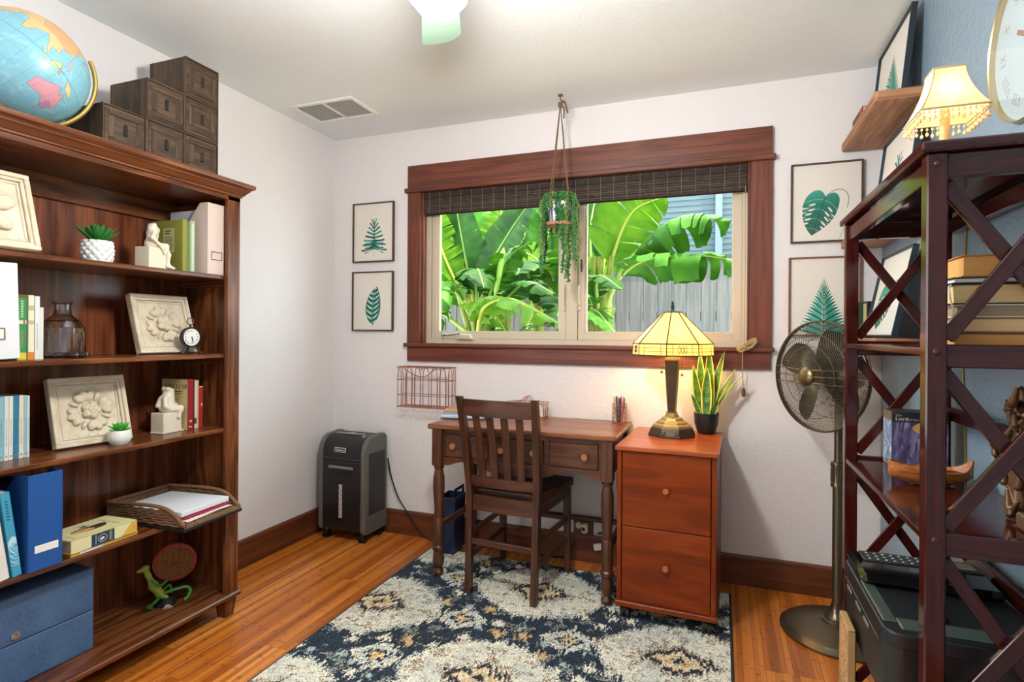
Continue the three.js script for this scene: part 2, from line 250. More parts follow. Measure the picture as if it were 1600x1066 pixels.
// ---------------------------------------------------------------- window
{
  const w = struct('window_1', 'cream framed double casement window');
  const F = (x0, x1, y0, y1, z0, z1, t, b = t) => merge(bounds(x0, x0 + t, y0, y1, z0, z1), bounds(x1 - t, x1, y0, y1, z0, z1), bounds(x0 + t, x1 - t, y0, y0 + b, z0, z1), bounds(x0 + t, x1 - t, y1 - b, y1, z0, z1));
  part(w, 'frame', merge(F(-1.697, 0.132, 1.152, 2.090, -3.115, -3.045, 0.036), bounds(-0.812, -0.748, 1.188, 2.054, -3.115, -3.043)), M.vinyl);
  for (const [a, b] of [[-1.658, -0.815], [-0.745, 0.094]]) {
    part(w, 'sash', F(a, b, 1.190, 2.050, -3.098, -3.052, 0.034), M.vinyl);
    part(w, 'glazing_bead', F(a + 0.034, b - 0.034, 1.224, 2.016, -3.09, -3.060, 0.012), M.vinyl);
    part(w, 'pane', new THREE.BoxGeometry(b - a - 0.072, 0.79, 0.004).translate((a + b) / 2, 1.62, -3.074), phys({ color: 0xf6fbfa, transmission: 1, roughness: 0, thickness: 0, ior: 1.08 }));
  }
  for (const x of [-0.822, -0.738]) {
    const l = part(w, 'latch', merge(bx(0.017, 0.15, 0.014, x, 1.425, -3.045, 0.006), tube([[x, 1.485, -3.038], [x + 0.002, 1.475, -3.018], [x + 0.003, 1.43, -3.008], [x + 0.003, 1.385, -3.016]], 0.006, 16, 8)), M.vinyl);
    l.userData.label = 'cream lever latch';
  }
  part(w, 'crank_housing', merge(T(extrude(poly([[0, 0], [0.10, 0], [0.088, 0.024], [0.016, 0.028]]), 0.03, 0.004), -1.475, 1.190, -3.046)), M.vinyl);
  const ch = part(w, 'crank_handle', merge(tube([[-1.45, 1.222, -3.005], [-1.49, 1.215, -2.998], [-1.53, 1.21, -3.0], [-1.55, 1.216, -3.0]], 0.0065, 14, 8), sph(0.011, -1.555, 1.212, -3.0, 12, 8)), M.steel); ch.userData.label = 'white metal folding crank handle';
  part(w, 'hinge_stop', bx(0.008, 0.07, 0.006, -0.726, 1.60, -3.045), M.darkgrey);
  const t = struct('trim_1', 'reddish brown wooden window casing'), z0 = ZB, cas = (n, ...a) => part(t, n, bounds(...a), M.trim);
  cas('head_casing', -1.78, 0.226, 2.092, 2.228, z0, z0 + 0.024, 0.002, 0);
  cas('head_lip', -1.797, 0.240, 2.066, 2.092, z0, z0 + 0.036, 0.004, 0);
  cas('side_casing', -1.78, -1.694, 1.162, 2.066, z0, z0 + 0.022, 0.002, 1);
  cas('side_casing', 0.129, 0.226, 1.162, 2.066, z0, z0 + 0.022, 0.002, 1);
  cas('stool', -1.795, 0.238, 1.140, 1.162, z0, z0 + 0.042, 0.004, 0);
  cas('apron', -1.778, 0.222, 1.055, 1.140, z0, z0 + 0.022, 0.002, 0);
  cas('jamb', -1.7, -1.694, 1.162, 2.09, z0 - 0.06, z0, 0.001, 1); cas('jamb', 0.129, 0.135, 1.162, 2.09, z0 - 0.06, z0, 0.001, 1);
  cas('jamb', -1.694, 0.129, 2.085, 2.091, z0 - 0.06, z0, 0.001, 0); cas('jamb', -1.694, 0.129, 1.151, 1.158, z0 - 0.06, z0, 0.001, 0);
  part(t, 'stop_bead', merge(bounds(-1.694, -1.682, 1.162, 2.085, z0 - 0.02, z0, 0.002, 1), bounds(0.117, 0.129, 1.162, 2.085, z0 - 0.02, z0, 0.002, 1)), M.trim);
  // woven shade
  const b = thing('roman_blind', 'dark woven reed roman shade gathered at the window head', 'blind', [0, 0, z0 - 0.012]);
  const r = rng(9), reeds = [0x35281e, 0x42332a, 0x2b211a, 0x4e3e2e, 0x221c1a].map((c) => std({ roughness: 0.75, map: tex(256, 8, (u, v) => { const f = fbm(u, v, 60, 2, 2, c & 63), k = new THREE.Color(c); const q = 0.65 + 0.8 * f; return [k.r ** 0.4545 * 255 * q, k.g ** 0.4545 * 255 * q, k.b ** 0.4545 * 255 * q]; }, [0.9, 0.02]) }));
  for (let i = 0; i < 30; i++) part(b, 'reed', uvm(bx(1.795, 0.0052, 0.003 + 0.002 * r(), -0.783 + RR(-0.003, 0.003, r), 2.080 - i * 0.0049, 0.004 * Math.sin(i * 0.9) + (i > 25 ? 0.004 : 0), 0.001), 0), reeds[Math.floor(r() * 5)]);
  part(b, 'fold', merge([0, 1, 2].map((k) => bx(1.80, 0.022, 0.005, -0.783, 1.952 - k * 0.006 + 0.004, -0.012 - k * 0.006, 0.002))), reeds[1]);
  for (let i = 0; i < 26; i++) { const x = -1.645 + i * 0.069; part(b, 'binding_string', merge(rod([x, 2.083, 0.0085], [x, 1.94, 0.0085], 0.0010, 6)), flat(0x8a8272, 0.8)); }
}
// ---------------------------------------------------------------- outdoors
{
  const g = struct('ground_1', 'unseen ground outside the house, made pale to bounce light indoors'); part(g, 'gravel', uvm(new THREE.BoxGeometry(24, 0.2, 14).translate(-1, -0.6, -10.2), 0), std({ roughness: 1, map: tex(256, 256, (u, v) => { const f = fbm(u, v, 12, 12, 4, 7); return ramp([[150, 140, 116], [182, 172, 148], [204, 196, 176]], f); }, [2, 2]) }));  // unseen ground, made pale to bounce sunlight up to the ceiling
  const f = thing('board_fence', 'pale grey fence of upright boards behind the banana plants', 'fence', [0, -0.5, -5.6]);
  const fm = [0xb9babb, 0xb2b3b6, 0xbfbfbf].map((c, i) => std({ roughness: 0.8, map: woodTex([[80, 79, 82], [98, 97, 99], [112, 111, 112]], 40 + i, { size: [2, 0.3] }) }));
  const fr = rng(3);
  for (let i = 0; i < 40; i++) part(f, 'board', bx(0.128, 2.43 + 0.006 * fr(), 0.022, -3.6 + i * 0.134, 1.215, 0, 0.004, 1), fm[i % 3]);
  part(f, 'top_strip', bx(5.6, 0.045, 0.07, -0.95, 2.455, 0, 0.003, 0), flat(0x39424a, 0.7)); part(f, 'back_rail', bx(5.4, 0.09, 0.04, -0.95, 1.9, -0.032), fm[0]); part(f, 'back_rail', bx(5.4, 0.09, 0.04, -0.95, 0.5, -0.032), fm[0]);  // dark strip along the top of the boards
  const h = thing('neighbour_house', 'blue-grey clapboard house wall beyond the fence', 'building', [0, -0.5, -7.7]);
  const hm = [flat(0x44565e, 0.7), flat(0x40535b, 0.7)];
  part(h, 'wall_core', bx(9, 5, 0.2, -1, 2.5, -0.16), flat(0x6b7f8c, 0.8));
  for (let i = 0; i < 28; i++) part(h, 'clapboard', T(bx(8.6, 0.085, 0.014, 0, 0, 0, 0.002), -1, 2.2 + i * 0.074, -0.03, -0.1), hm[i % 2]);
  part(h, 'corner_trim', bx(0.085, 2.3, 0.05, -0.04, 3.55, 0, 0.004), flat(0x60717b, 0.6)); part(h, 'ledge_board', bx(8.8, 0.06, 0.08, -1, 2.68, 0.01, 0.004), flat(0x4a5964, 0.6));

  // banana plants: a leaf is a midrib with two torn, drooping half blades
  const leafTex = (a, b, c, seed) => tex(256, 512, (u, v) => { const n = 0.5 + 0.5 * Math.sin(2 * PI * (v * 64)), q = fbm(u, v, 4, 6, 3, seed); return ramp([a, b, c], 0.16 * n + 0.75 * q + 0.05); }, [1, 1]);
  const LM = [leafTex([16, 46, 9], [34, 82, 15], [64, 120, 28], 71), leafTex([28, 70, 12], [58, 114, 20], [104, 156, 38], 72), leafTex([52, 98, 16], [98, 148, 30], [150, 184, 56], 73)].map((map) => phys({ map, roughness: 0.5, specularIntensity: 0.35, transmission: 0.3, thickness: 0, side: THREE.DoubleSide }));
  const RIB = [flat(0x7f9c48, 0.5), flat(0x97ac52, 0.5), flat(0xb0b04c, 0.5)];
  const stalk = std({ roughness: 0.5, map: tex(64, 128, (u, v) => ramp([[70, 88, 26], [118, 132, 42], [160, 160, 62]], fbm(u, v, 3, 9, 3, 77)), [0.3, 0.8]) });
  const r = rng(31);
  function leaf(plant, pts, width, { tone = 1, roll = 0, tear = 0.35, droop = 0.35, up = [0, 1, 0], petiole = 0.12 } = {}) {
    const cv = new THREE.CatmullRomCurve3(pts.map((p) => V(...p))), n = 44, P = cv.getPoints(n), pos = [], uv = [];
    const UP = V(...up), fr = P.map((p, i) => { const t = cv.getTangent(i / n), s = V(0, 0, 0).crossVectors(t, UP).normalize(); s.applyAxisAngle(t, roll); return { p, s, n: V(0, 0, 0).crossVectors(s, t).normalize() }; });
    const wd = (t) => { if (t < petiole) return 0; const q = (t - petiole) / (1 - petiole); return width * 0.5 * Math.min(1, Math.pow(q / 0.16, 0.6)) * Math.pow(1 - Math.pow(q, 3.2), 0.62); };
    for (const side of [-1, 1]) {
      let i = Math.floor(petiole * n);
      while (i < n) {
        const len = Math.max(2, Math.floor(RR(2, 9, r) * (1 - tear) + 1.5)), j = Math.min(n, i + len), dr = droop * RR(0.3, 1.5, r) * (r() < tear ? 1.5 : 1), sk = RR(-0.02, 0.02, r) * tear * 2;
        const at = (k, c) => { const { p, s, n: nn } = fr[k], w = wd(k / n), a = c * w, ang = 0.28 - dr * c * 1.25, ripple = 0.006 * Math.sin(k * 2.1 + side); const gap = (k === j && j < n ? -1 : k === i ? 1 : 0) * 0.010 * c * (tear > 0.1 ? 1 : 0); const tan = fr[Math.min(n, k + 1)].p.clone().sub(fr[Math.max(0, k - 1)].p).normalize(); return p.clone().addScaledVector(s, side * a * Math.cos(ang)).addScaledVector(nn, a * Math.sin(ang) + ripple * c).addScaledVector(tan, gap + c * w * 0.16 + sk * c); };
        const NC = 5;
        for (let k = i; k < j; k++) for (let c = 0; c < NC; c++) {
          const q = [[k, c], [k + 1, c], [k + 1, c + 1], [k, c + 1]], A = q.map(([a, b]) => at(a, b / NC)), U = q.map(([a, b]) => [0.5 + side * b / NC * 0.5, a / n * 2]);
          for (const o of side > 0 ? [0, 1, 2, 0, 2, 3] : [2, 1, 0, 3, 2, 0]) { pos.push(...A[o].toArray()); uv.push(...U[o]); }
        }
        i = j;
      }
    }
    let g = new THREE.BufferGeometry(); g.setAttribute('position', new THREE.Float32BufferAttribute(pos, 3)); g.setAttribute('uv', new THREE.Float32BufferAttribute(uv, 2)); g.computeVertexNormals(); g = toCreasedNormals(g, 0.9);
    const m = part(plant, 'leaf', g, LM[tone]);
    const rg = new THREE.TubeGeometry(cv, 30, 0.013, 6); { const q = rg.attributes.position, N = 31; for (let i = 0; i < N; i++) { const c = cv.getPointAt(i / 30), k = lerp(1.6, 0.25, i / 30); for (let j = 0; j < 7; j++) { const e = i * 7 + j; q.setXYZ(e, c.x + (q.getX(e) - c.x) * k, c.y + (q.getY(e) - c.y) * k, c.z + (q.getZ(e) - c.z) * k); } } }
    part(m, 'midrib', rg, RIB[tone]);
  }
  const stem = (o, base, lean, h, rr = 0.09) => part(o, 'trunk', merge(tube([[base[0], -0.5, base[1]], [base[0] + lean * 0.4, h * 0.4, base[1]], [base[0] + lean, h, base[1]]], rr, 16, 12), tube([[base[0] + 0.05, -0.5, base[1] + 0.03], [base[0] + lean * 0.5 + 0.04, h * 0.4, base[1] + 0.05], [base[0] + lean + 0.02, h + 0.1, base[1] + 0.04]], rr * 0.7, 16, 10)), stalk);
  const plant = (name, label, ...a) => { const o = thing(name, label, 'plant'); stem(o, ...a); return o; };
  const arc = (x, y, z, dx, dy, dz, sag, k = 1) => [[x, y, z], [x + dx * 0.35, y + dy * 0.42 + sag * 0.35, z + dz * 0.35], [x + dx * 0.7, y + dy * 0.78 + sag * 0.4, z + dz * 0.7], [x + dx, y + dy, z + dz]];

  // plant right of the mullion
  const a = plant('banana_plant', 'banana plant with torn leaves reaching right in front of the fence', [-0.98, -4.65], 0.06, 1.45);
  leaf(a, [[-0.91, 1.45, -4.6], [-0.83, 1.86, -4.58], [-0.66, 2.2, -4.52], [-0.40, 2.28, -4.42]], 0.52, { tone: 2, roll: -0.9, tear: 0.15, petiole: 0.28, droop: 0.15 });
  leaf(a, [[-0.90, 1.45, -4.62], [-0.72, 1.80, -4.6], [-0.40, 2.06, -4.5], [-0.12, 2.10, -4.4], [0.05, 2.04, -4.3]], 0.50, { tone: 1, roll: -0.2, tear: 0.4, petiole: 0.3, droop: 0.85 });
  leaf(a, [[-0.90, 1.42, -4.6], [-0.76, 1.68, -4.52], [-0.55, 1.80, -4.42], [-0.15, 1.80, -4.3], [0.18, 1.72, -4.2]], 0.46, { tone: 1, roll: -0.2, tear: 0.35, petiole: 0.27, droop: 0.8 });
  leaf(a, [[-0.95, 1.42, -4.58], [-0.93, 1.62, -4.4], [-0.85, 1.66, -4.2], [-0.66, 1.54, -4.0]], 0.28, { tone: 0, tear: 0.2, petiole: 0.15, droop: 0.5 });
  leaf(a, [[-0.97, 1.3, -4.6], [-0.95, 1.40, -4.3], [-0.85, 1.38, -4.1], [-0.66, 1.18, -3.95]], 0.34, { tone: 1, tear: 0.3, petiole: 0.15, droop: 0.5 });
  leaf(a, [[-0.99, 1.45, -4.66], [-1.05, 1.85, -4.75], [-1.06, 2.2, -4.8], [-1.0, 2.6, -4.9]], 0.46, { tone: 0, up: [0, 0.2, 1], tear: 0.2, petiole: 0.2, droop: 0.2 });
  leaf(a, [[-0.96, 1.45, -4.64], [-0.93, 1.85, -4.75], [-0.78, 2.2, -4.85], [-0.5, 2.45, -4.95]], 0.5, { tone: 2, up: [0, 0.3, 1], tear: 0.2, petiole: 0.2, droop: 0.2 });
  leaf(a, [[-0.99, 1.4, -4.6], [-1.1, 1.7, -4.4], [-1.12, 1.9, -4.2], [-1.05, 1.95, -3.98]], 0.34, { tone: 1, tear: 0.25, petiole: 0.2, droop: 0.4 });
  for (const [x, tx] of [[-1.0, -1.06], [-0.95, -0.93], [-0.92, -0.84], [-0.97, -0.99]]) part(a, 'stem', tube([[x, 1.2, -4.6], [(x + tx) / 2, 1.55, -4.58], [tx, 1.86, -4.58]], 0.026, 10, 8), stalk);
  // big plant filling the left pane
  const b = plant('banana_clump', 'dense clump of banana plants filling the left window pane', [-1.95, -4.45], 0.05, 1.35);
  leaf(b, [[-1.96, 1.3, -4.45], [-2.02, 1.70, -4.38], [-2.06, 2.05, -4.3], [-2.12, 2.45, -4.25]], 0.42, { tone: 0, up: [0, 0.15, 1], tear: 0.08, petiole: 0.16, droop: 0.12 });
  leaf(b, [[-1.92, 1.35, -4.4], [-1.80, 1.75, -4.3], [-1.62, 2.02, -4.25], [-1.40, 2.28, -4.2]], 0.40, { tone: 0, up: [-0.2, 0.25, 1], tear: 0.1, petiole: 0.2, droop: 0.15 });
  leaf(b, [[-1.98, 1.3, -4.4], [-2.08, 1.58, -4.22], [-2.12, 1.62, -4.0], [-1.98, 1.36, -3.78]], 0.36, { tone: 1, tear: 0.15, petiole: 0.2, droop: 0.3 });
  leaf(b, [[-1.93, 1.35, -4.38], [-1.88, 1.68, -4.2], [-1.78, 1.72, -4.02], [-1.66, 1.56, -3.86]], 0.36, { tone: 0, tear: 0.1, petiole: 0.2, droop: 0.45 });
  leaf(b, [[-1.95, 1.15, -4.4], [-1.78, 1.42, -4.12], [-1.48, 1.48, -3.92], [-1.02, 1.28, -3.75]], 0.42, { tone: 2, roll: -0.15, tear: 0.5, petiole: 0.2, droop: 0.5 });
  leaf(b, [[-2.0, 1.3, -4.45], [-2.22, 1.7, -4.3], [-2.38, 1.85, -4.15], [-2.46, 1.80, -3.95]], 0.4, { tone: 1, tear: 0.3, petiole: 0.2, droop: 0.4 });
  leaf(b, [[-2.0, 1.2, -4.4], [-2.16, 1.40, -4.1], [-2.12, 1.38, -3.85], [-1.95, 1.15, -3.65]], 0.34, { tone: 1, tear: 0.2, petiole: 0.2, droop: 0.4 });
  leaf(b, [[-1.97, 1.35, -4.42], [-2.16, 1.75, -4.3], [-2.24, 2.05, -4.2], [-2.26, 2.3, -4.1]], 0.34, { tone: 2, up: [0.4, 0.2, 1], tear: 0.2, petiole: 0.2, droop: 0.25 });
  leaf(b, [[-1.9, 1.35, -4.4], [-1.72, 1.62, -4.2], [-1.55, 1.82, -4.08], [-1.34, 1.9, -3.95]], 0.32, { tone: 1, tear: 0.25, petiole: 0.2, droop: 0.4 });
  leaf(b, [[-1.9, 1.25, -4.4], [-1.62, 1.52, -4.25], [-1.4, 1.62, -4.1], [-1.15, 1.52, -3.95]], 0.34, { tone: 0, tear: 0.2, petiole: 0.2, droop: 0.45 });
  leaf(b, [[-1.95, 1.35, -4.45], [-1.86, 1.85, -4.5], [-1.8, 2.15, -4.5], [-1.74, 2.5, -4.5]], 0.36, { tone: 2, up: [0, 0.2, 1], tear: 0.15, petiole: 0.2, droop: 0.15 });
  const spear = part(b, 'furled_leaf', lathe([[0.004, 0], [0.018, 0.05], [0.024, 0.25], [0.02, 0.36], [0.002, 0.40]], 12), flat(0x9cc455, 0.45), [-1.67, 1.50, -4.1], [0.05, 0, -0.2]); spear.userData.label = 'rolled young leaf spear';
  for (const [x, tx] of [[-1.98, -2.08], [-1.93, -1.85], [-1.96, -1.98]]) part(b, 'stem', tube([[x, 1.0, -4.42], [(x + tx) / 2, 1.3, -4.36], [tx, 1.55, -4.3]], 0.026, 10, 8), stalk);
  // plants farther back
  const c = b; stem(b, [-1.75, -5.1], 0.1, 1.5);
  for (const [dx, dy, dz, w, tone, sag] of [[-0.5, 0.7, 0.2, 0.5, 0, 0.3], [0.25, 0.95, 0.15, 0.5, 1, 0.2], [0.6, 0.35, 0.3, 0.45, 0, 0.4], [-0.2, 1.1, 0, 0.5, 2, 0.1], [0.65, -0.1, 0.45, 0.42, 1, 0.4], [0.1, 0.3, 0.8, 0.45, 0, 0.5], [-0.6, 0.2, 0.4, 0.45, 1, 0.4], [0.5, 0.75, -0.1, 0.5, 2, 0.2]]) leaf(c, arc(-1.65, 1.4, -5.08, dx, dy, dz, sag), w, { tone, tear: 0.25, petiole: 0.18, up: dy > 0.6 ? [0, 0.2, 1] : [0, 1, 0] });
  const d = b; stem(b, [-1.25, -4.9], -0.02, 1.3, 0.07);
  for (const [dx, dy, dz, w, tone, sag] of [[-0.1, 0.95, 0.1, 0.42, 2, 0.1], [0.2, 0.85, 0.1, 0.4, 1, 0.2], [-0.4, 0.35, 0.5, 0.4, 0, 0.4], [0.1, 0.1, 0.8, 0.4, 0, 0.45], [-0.45, -0.2, 0.5, 0.36, 1, 0.4], [0.3, 0.2, 0.5, 0.36, 1, 0.4], [-0.5, 0.75, -0.1, 0.42, 2, 0.2]]) leaf(d, arc(-1.26, 1.25, -4.9, dx, dy, dz, sag), w, { tone, tear: 0.2, petiole: 0.18, up: dy > 0.6 ? [0, 0.2, 1] : [0, 1, 0] });
  const e = b; stem(b, [-2.75, -5.05], -0.05, 1.4);
  for (let i = 0; i < 9; i++) { const t = i / 9 * 2 * PI; leaf(e, arc(-2.78, 1.3, -5.05, 0.65 * Math.cos(t), RR(0.1, 1.0, r), 0.28 * Math.sin(t), 0.35), 0.48, { tone: i % 3, tear: 0.25, petiole: 0.18 }); }
  const e2 = b; stem(b, [-1.45, -4.45], 0, 0.75, 0.07);
  for (let i = 0; i < 9; i++) { const t = i / 9 * 2 * PI + 0.3; leaf(e2, arc(-1.45, 0.75, -4.45, 0.6 * Math.cos(t), RR(0.1, 0.75, r), 0.45 * Math.sin(t), 0.3), 0.38, { tone: (i + 1) % 3, tear: 0.25, petiole: 0.18 }); }
  const f2 = b; stem(b, [-2.1, -5.25], 0.05, 1.6);
  for (let i = 0; i < 8; i++) { const t = i / 8 * 2 * PI + 0.2; leaf(f2, arc(-2.05, 1.55, -5.2, 0.7 * Math.cos(t), RR(0.2, 1.1, r), 0.15 * Math.sin(t), 0.3), 0.44, { tone: i % 2, tear: 0.25, petiole: 0.18, up: [0, 0.4, 1] }); }
}
// ---------------------------------------------------------------- ceiling fan with its lamp
{
  const f = thing('ceiling_fan', 'white ceiling fan with a lit frosted globe', 'ceiling fan', [-0.643, HC, -1.203]);
  part(f, 'downrod', cyl(0.013, 0.013, 0.12, 0, -0.11, 0, 16), M.white); part(f, 'canopy', lathe([[0.001, 0], [0.07, 0], [0.072, -0.02], [0.05, -0.06], [0.02, -0.07], [0.001, -0.07]]), M.white);
  part(f, 'motor_housing', lathe([[0.001, -0.16], [0.05, -0.162], [0.095, -0.18], [0.105, -0.22], [0.095, -0.28], [0.06, -0.30], [0.05, -0.31], [0.001, -0.31]]), M.white);
  for (let k = 0; k < 4; k++) {
    const s = new THREE.Shape(); s.moveTo(0.09, -0.042); s.lineTo(0.47, -0.072); s.bezierCurveTo(0.515, -0.05, 0.53, 0.0, 0.505, 0.058); s.lineTo(0.09, 0.045); s.closePath();
    const g = extrude(s, 0.006, 0.001); g.rotateX(-PI / 2).rotateX(-0.20);
    part(f, 'blade', g, flat(0x8aa592, 0.35), [0, -0.27, 0], [0, 2.05 + k * PI / 2, 0]);
  }
  part(f, 'lamp_collar', lathe([[0.001, -0.31], [0.06, -0.31], [0.06, -0.335], [0.001, -0.335]]), M.white);
  part(f, 'globe', lathe([[0.056, -0.333], [0.074, -0.35], [0.08, -0.38], [0.071, -0.425], [0.042, -0.46], [0.001, -0.473]]), std({ color: 0xffffff, emissive: 0xffffff, emissiveIntensity: 2.2, roughness: 0.4 }));
  const L = new THREE.PointLight(0xfffbf7, 4.9); L.position.set(0, -0.395, 0); L.shadow.radius = 4; f.add(L);
}
// ---------------------------------------------------------------- bookcase
const BXF = -1.962, BXB = -2.305, BZ0 = -1.88, BZ1 = -0.76, SH = [1.46, 1.128, 0.81, 0.478, 0.102];
{
  const b = thing('bookcase', 'tall mahogany bookcase with moulded cornice and open shelves', 'bookcase', [0, 0, 0]);
  const p = (n, m, ...a) => part(b, n, bounds(...a), m);
  p('back_panel', M.panel, BXB, BXB + 0.008, 0.08, 1.80, BZ0, BZ1, 0.001, 1);
  p('side_panel', M.mahogany, BXB + 0.008, BXF - 0.02, 0.08, 1.80, BZ0, BZ0 + 0.02, 0.001, 1); p('side_panel', M.mahogany, BXB + 0.008, BXF - 0.02, 0.08, 1.80, BZ1 - 0.02, BZ1, 0.001, 1);
  p('stile', M.mahogany, BXF - 0.02, BXF, 0.08, 1.80, BZ0, BZ0 + 0.064, 0.002, 1); p('stile', M.mahogany, BXF - 0.02, BXF, 0.08, 1.80, BZ1 - 0.064, BZ1, 0.002, 1);
  SH.slice(0, 4).forEach((y) => { p('shelf', M.mahogany, BXB + 0.008, BXF - 0.021, y - 0.018, y, BZ0 + 0.021, BZ1 - 0.021, 0.003, 2); part(b, 'shelf_cleat', bounds(BXB + 0.03, BXF - 0.04, y - 0.044, y - 0.019, BZ0 + 0.02, BZ0 + 0.034), M.mahogany); });
  p('bottom_board', M.mahogany, BXB, BXF + 0.012, 0.08, SH[4], BZ0 - 0.01, BZ1, 0.005, 2);
  p('top_board', M.mahogany, BXB, BXF, 1.782, 1.80, BZ0, BZ1, 0.001, 2);
  p('back_rail', M.mahogany, BXB + 0.008, BXB + 0.024, 1.70, 1.782, BZ0 + 0.02, BZ1 - 0.02, 0.001, 2); p('side_rail', M.mahogany, BXB + 0.024, BXF - 0.02, 1.722, 1.782, BZ0 + 0.02, BZ0 + 0.034, 0.001, 0);
  const hx = (BXF - BXB) / 2, hz = (BZ1 - BZ0) / 2, rings = [[0, 0], [0.006, 0.002], [0.006, 0.008], [0.012, 0.012], [0.02, 0.024], [0.028, 0.03], [0.028, 0.034], [0.034, 0.038], [0.042, 0.043], [0.044, 0.05], [0.044, 0.056], [0.04, 0.06]];
  const cg = rectLoft(rings.map(([o, y]) => [hx + o, hz + o, 1.80 + y]), true, 0.6); { const q = cg.attributes.position; for (let i = 0; i < q.count; i++) if (q.getX(i) < -hx) q.setX(i, -hx); }
  part(b, 'cornice', uvm(cg.translate((BXF + BXB) / 2, 0, (BZ0 + BZ1) / 2), 2), M.mahogany);
  for (const z of [BZ0 + 0.035, BZ1 - 0.035]) for (const x of [BXF - 0.032, BXB + 0.035]) part(b, 'foot', rectLoft([[0.021, 0.021, 0], [0.03, 0.03, 0.08]]).translate(x, 0, z), M.mahogany);
}
const TOP = 1.86;
function print(parent, name, w, h, cw, ch, draw, p, r, rough = 0.6) { const m = part(parent, name, new THREE.PlaneGeometry(w, h), std({ map: drawn(cw, ch, draw), roughness: rough, polygonOffset: true, polygonOffsetFactor: -1 }), p, r); return m; }
// a book standing with its spine to the room: origin bottom centre of the spine, thickness along z, depth to -x
function book(label, group, [x, y, z], t, h, d, cover, { tilt = 0, turn = 0, pages = M.pages, name = 'book', spine } = {}) {
  const o = thing(name, label, 'book', [x, y, z], turn, group); o.rotation.x = tilt;
  const k = 0.0018;
  part(o, 'cover', merge(bounds(-d, 0, 0, h, t / 2 - k, t / 2, 0.0006), bounds(-d, 0, 0, h, -t / 2, -t / 2 + k, 0.0006), bounds(-k, 0, 0, h, -t / 2 + k, t / 2 - k, 0.0006)), cover);
  part(o, 'page_block', bounds(-d + 0.003, -k, 0.003, h - 0.003, -t / 2 + k, t / 2 - k, 0.0004, 1), pages);
  if (spine) print(o, 'spine_print', t * 0.96, h * 0.99, 32, 256, spine, [0.0004, h / 2, 0], [0, PI / 2, 0]);
  return o;
}
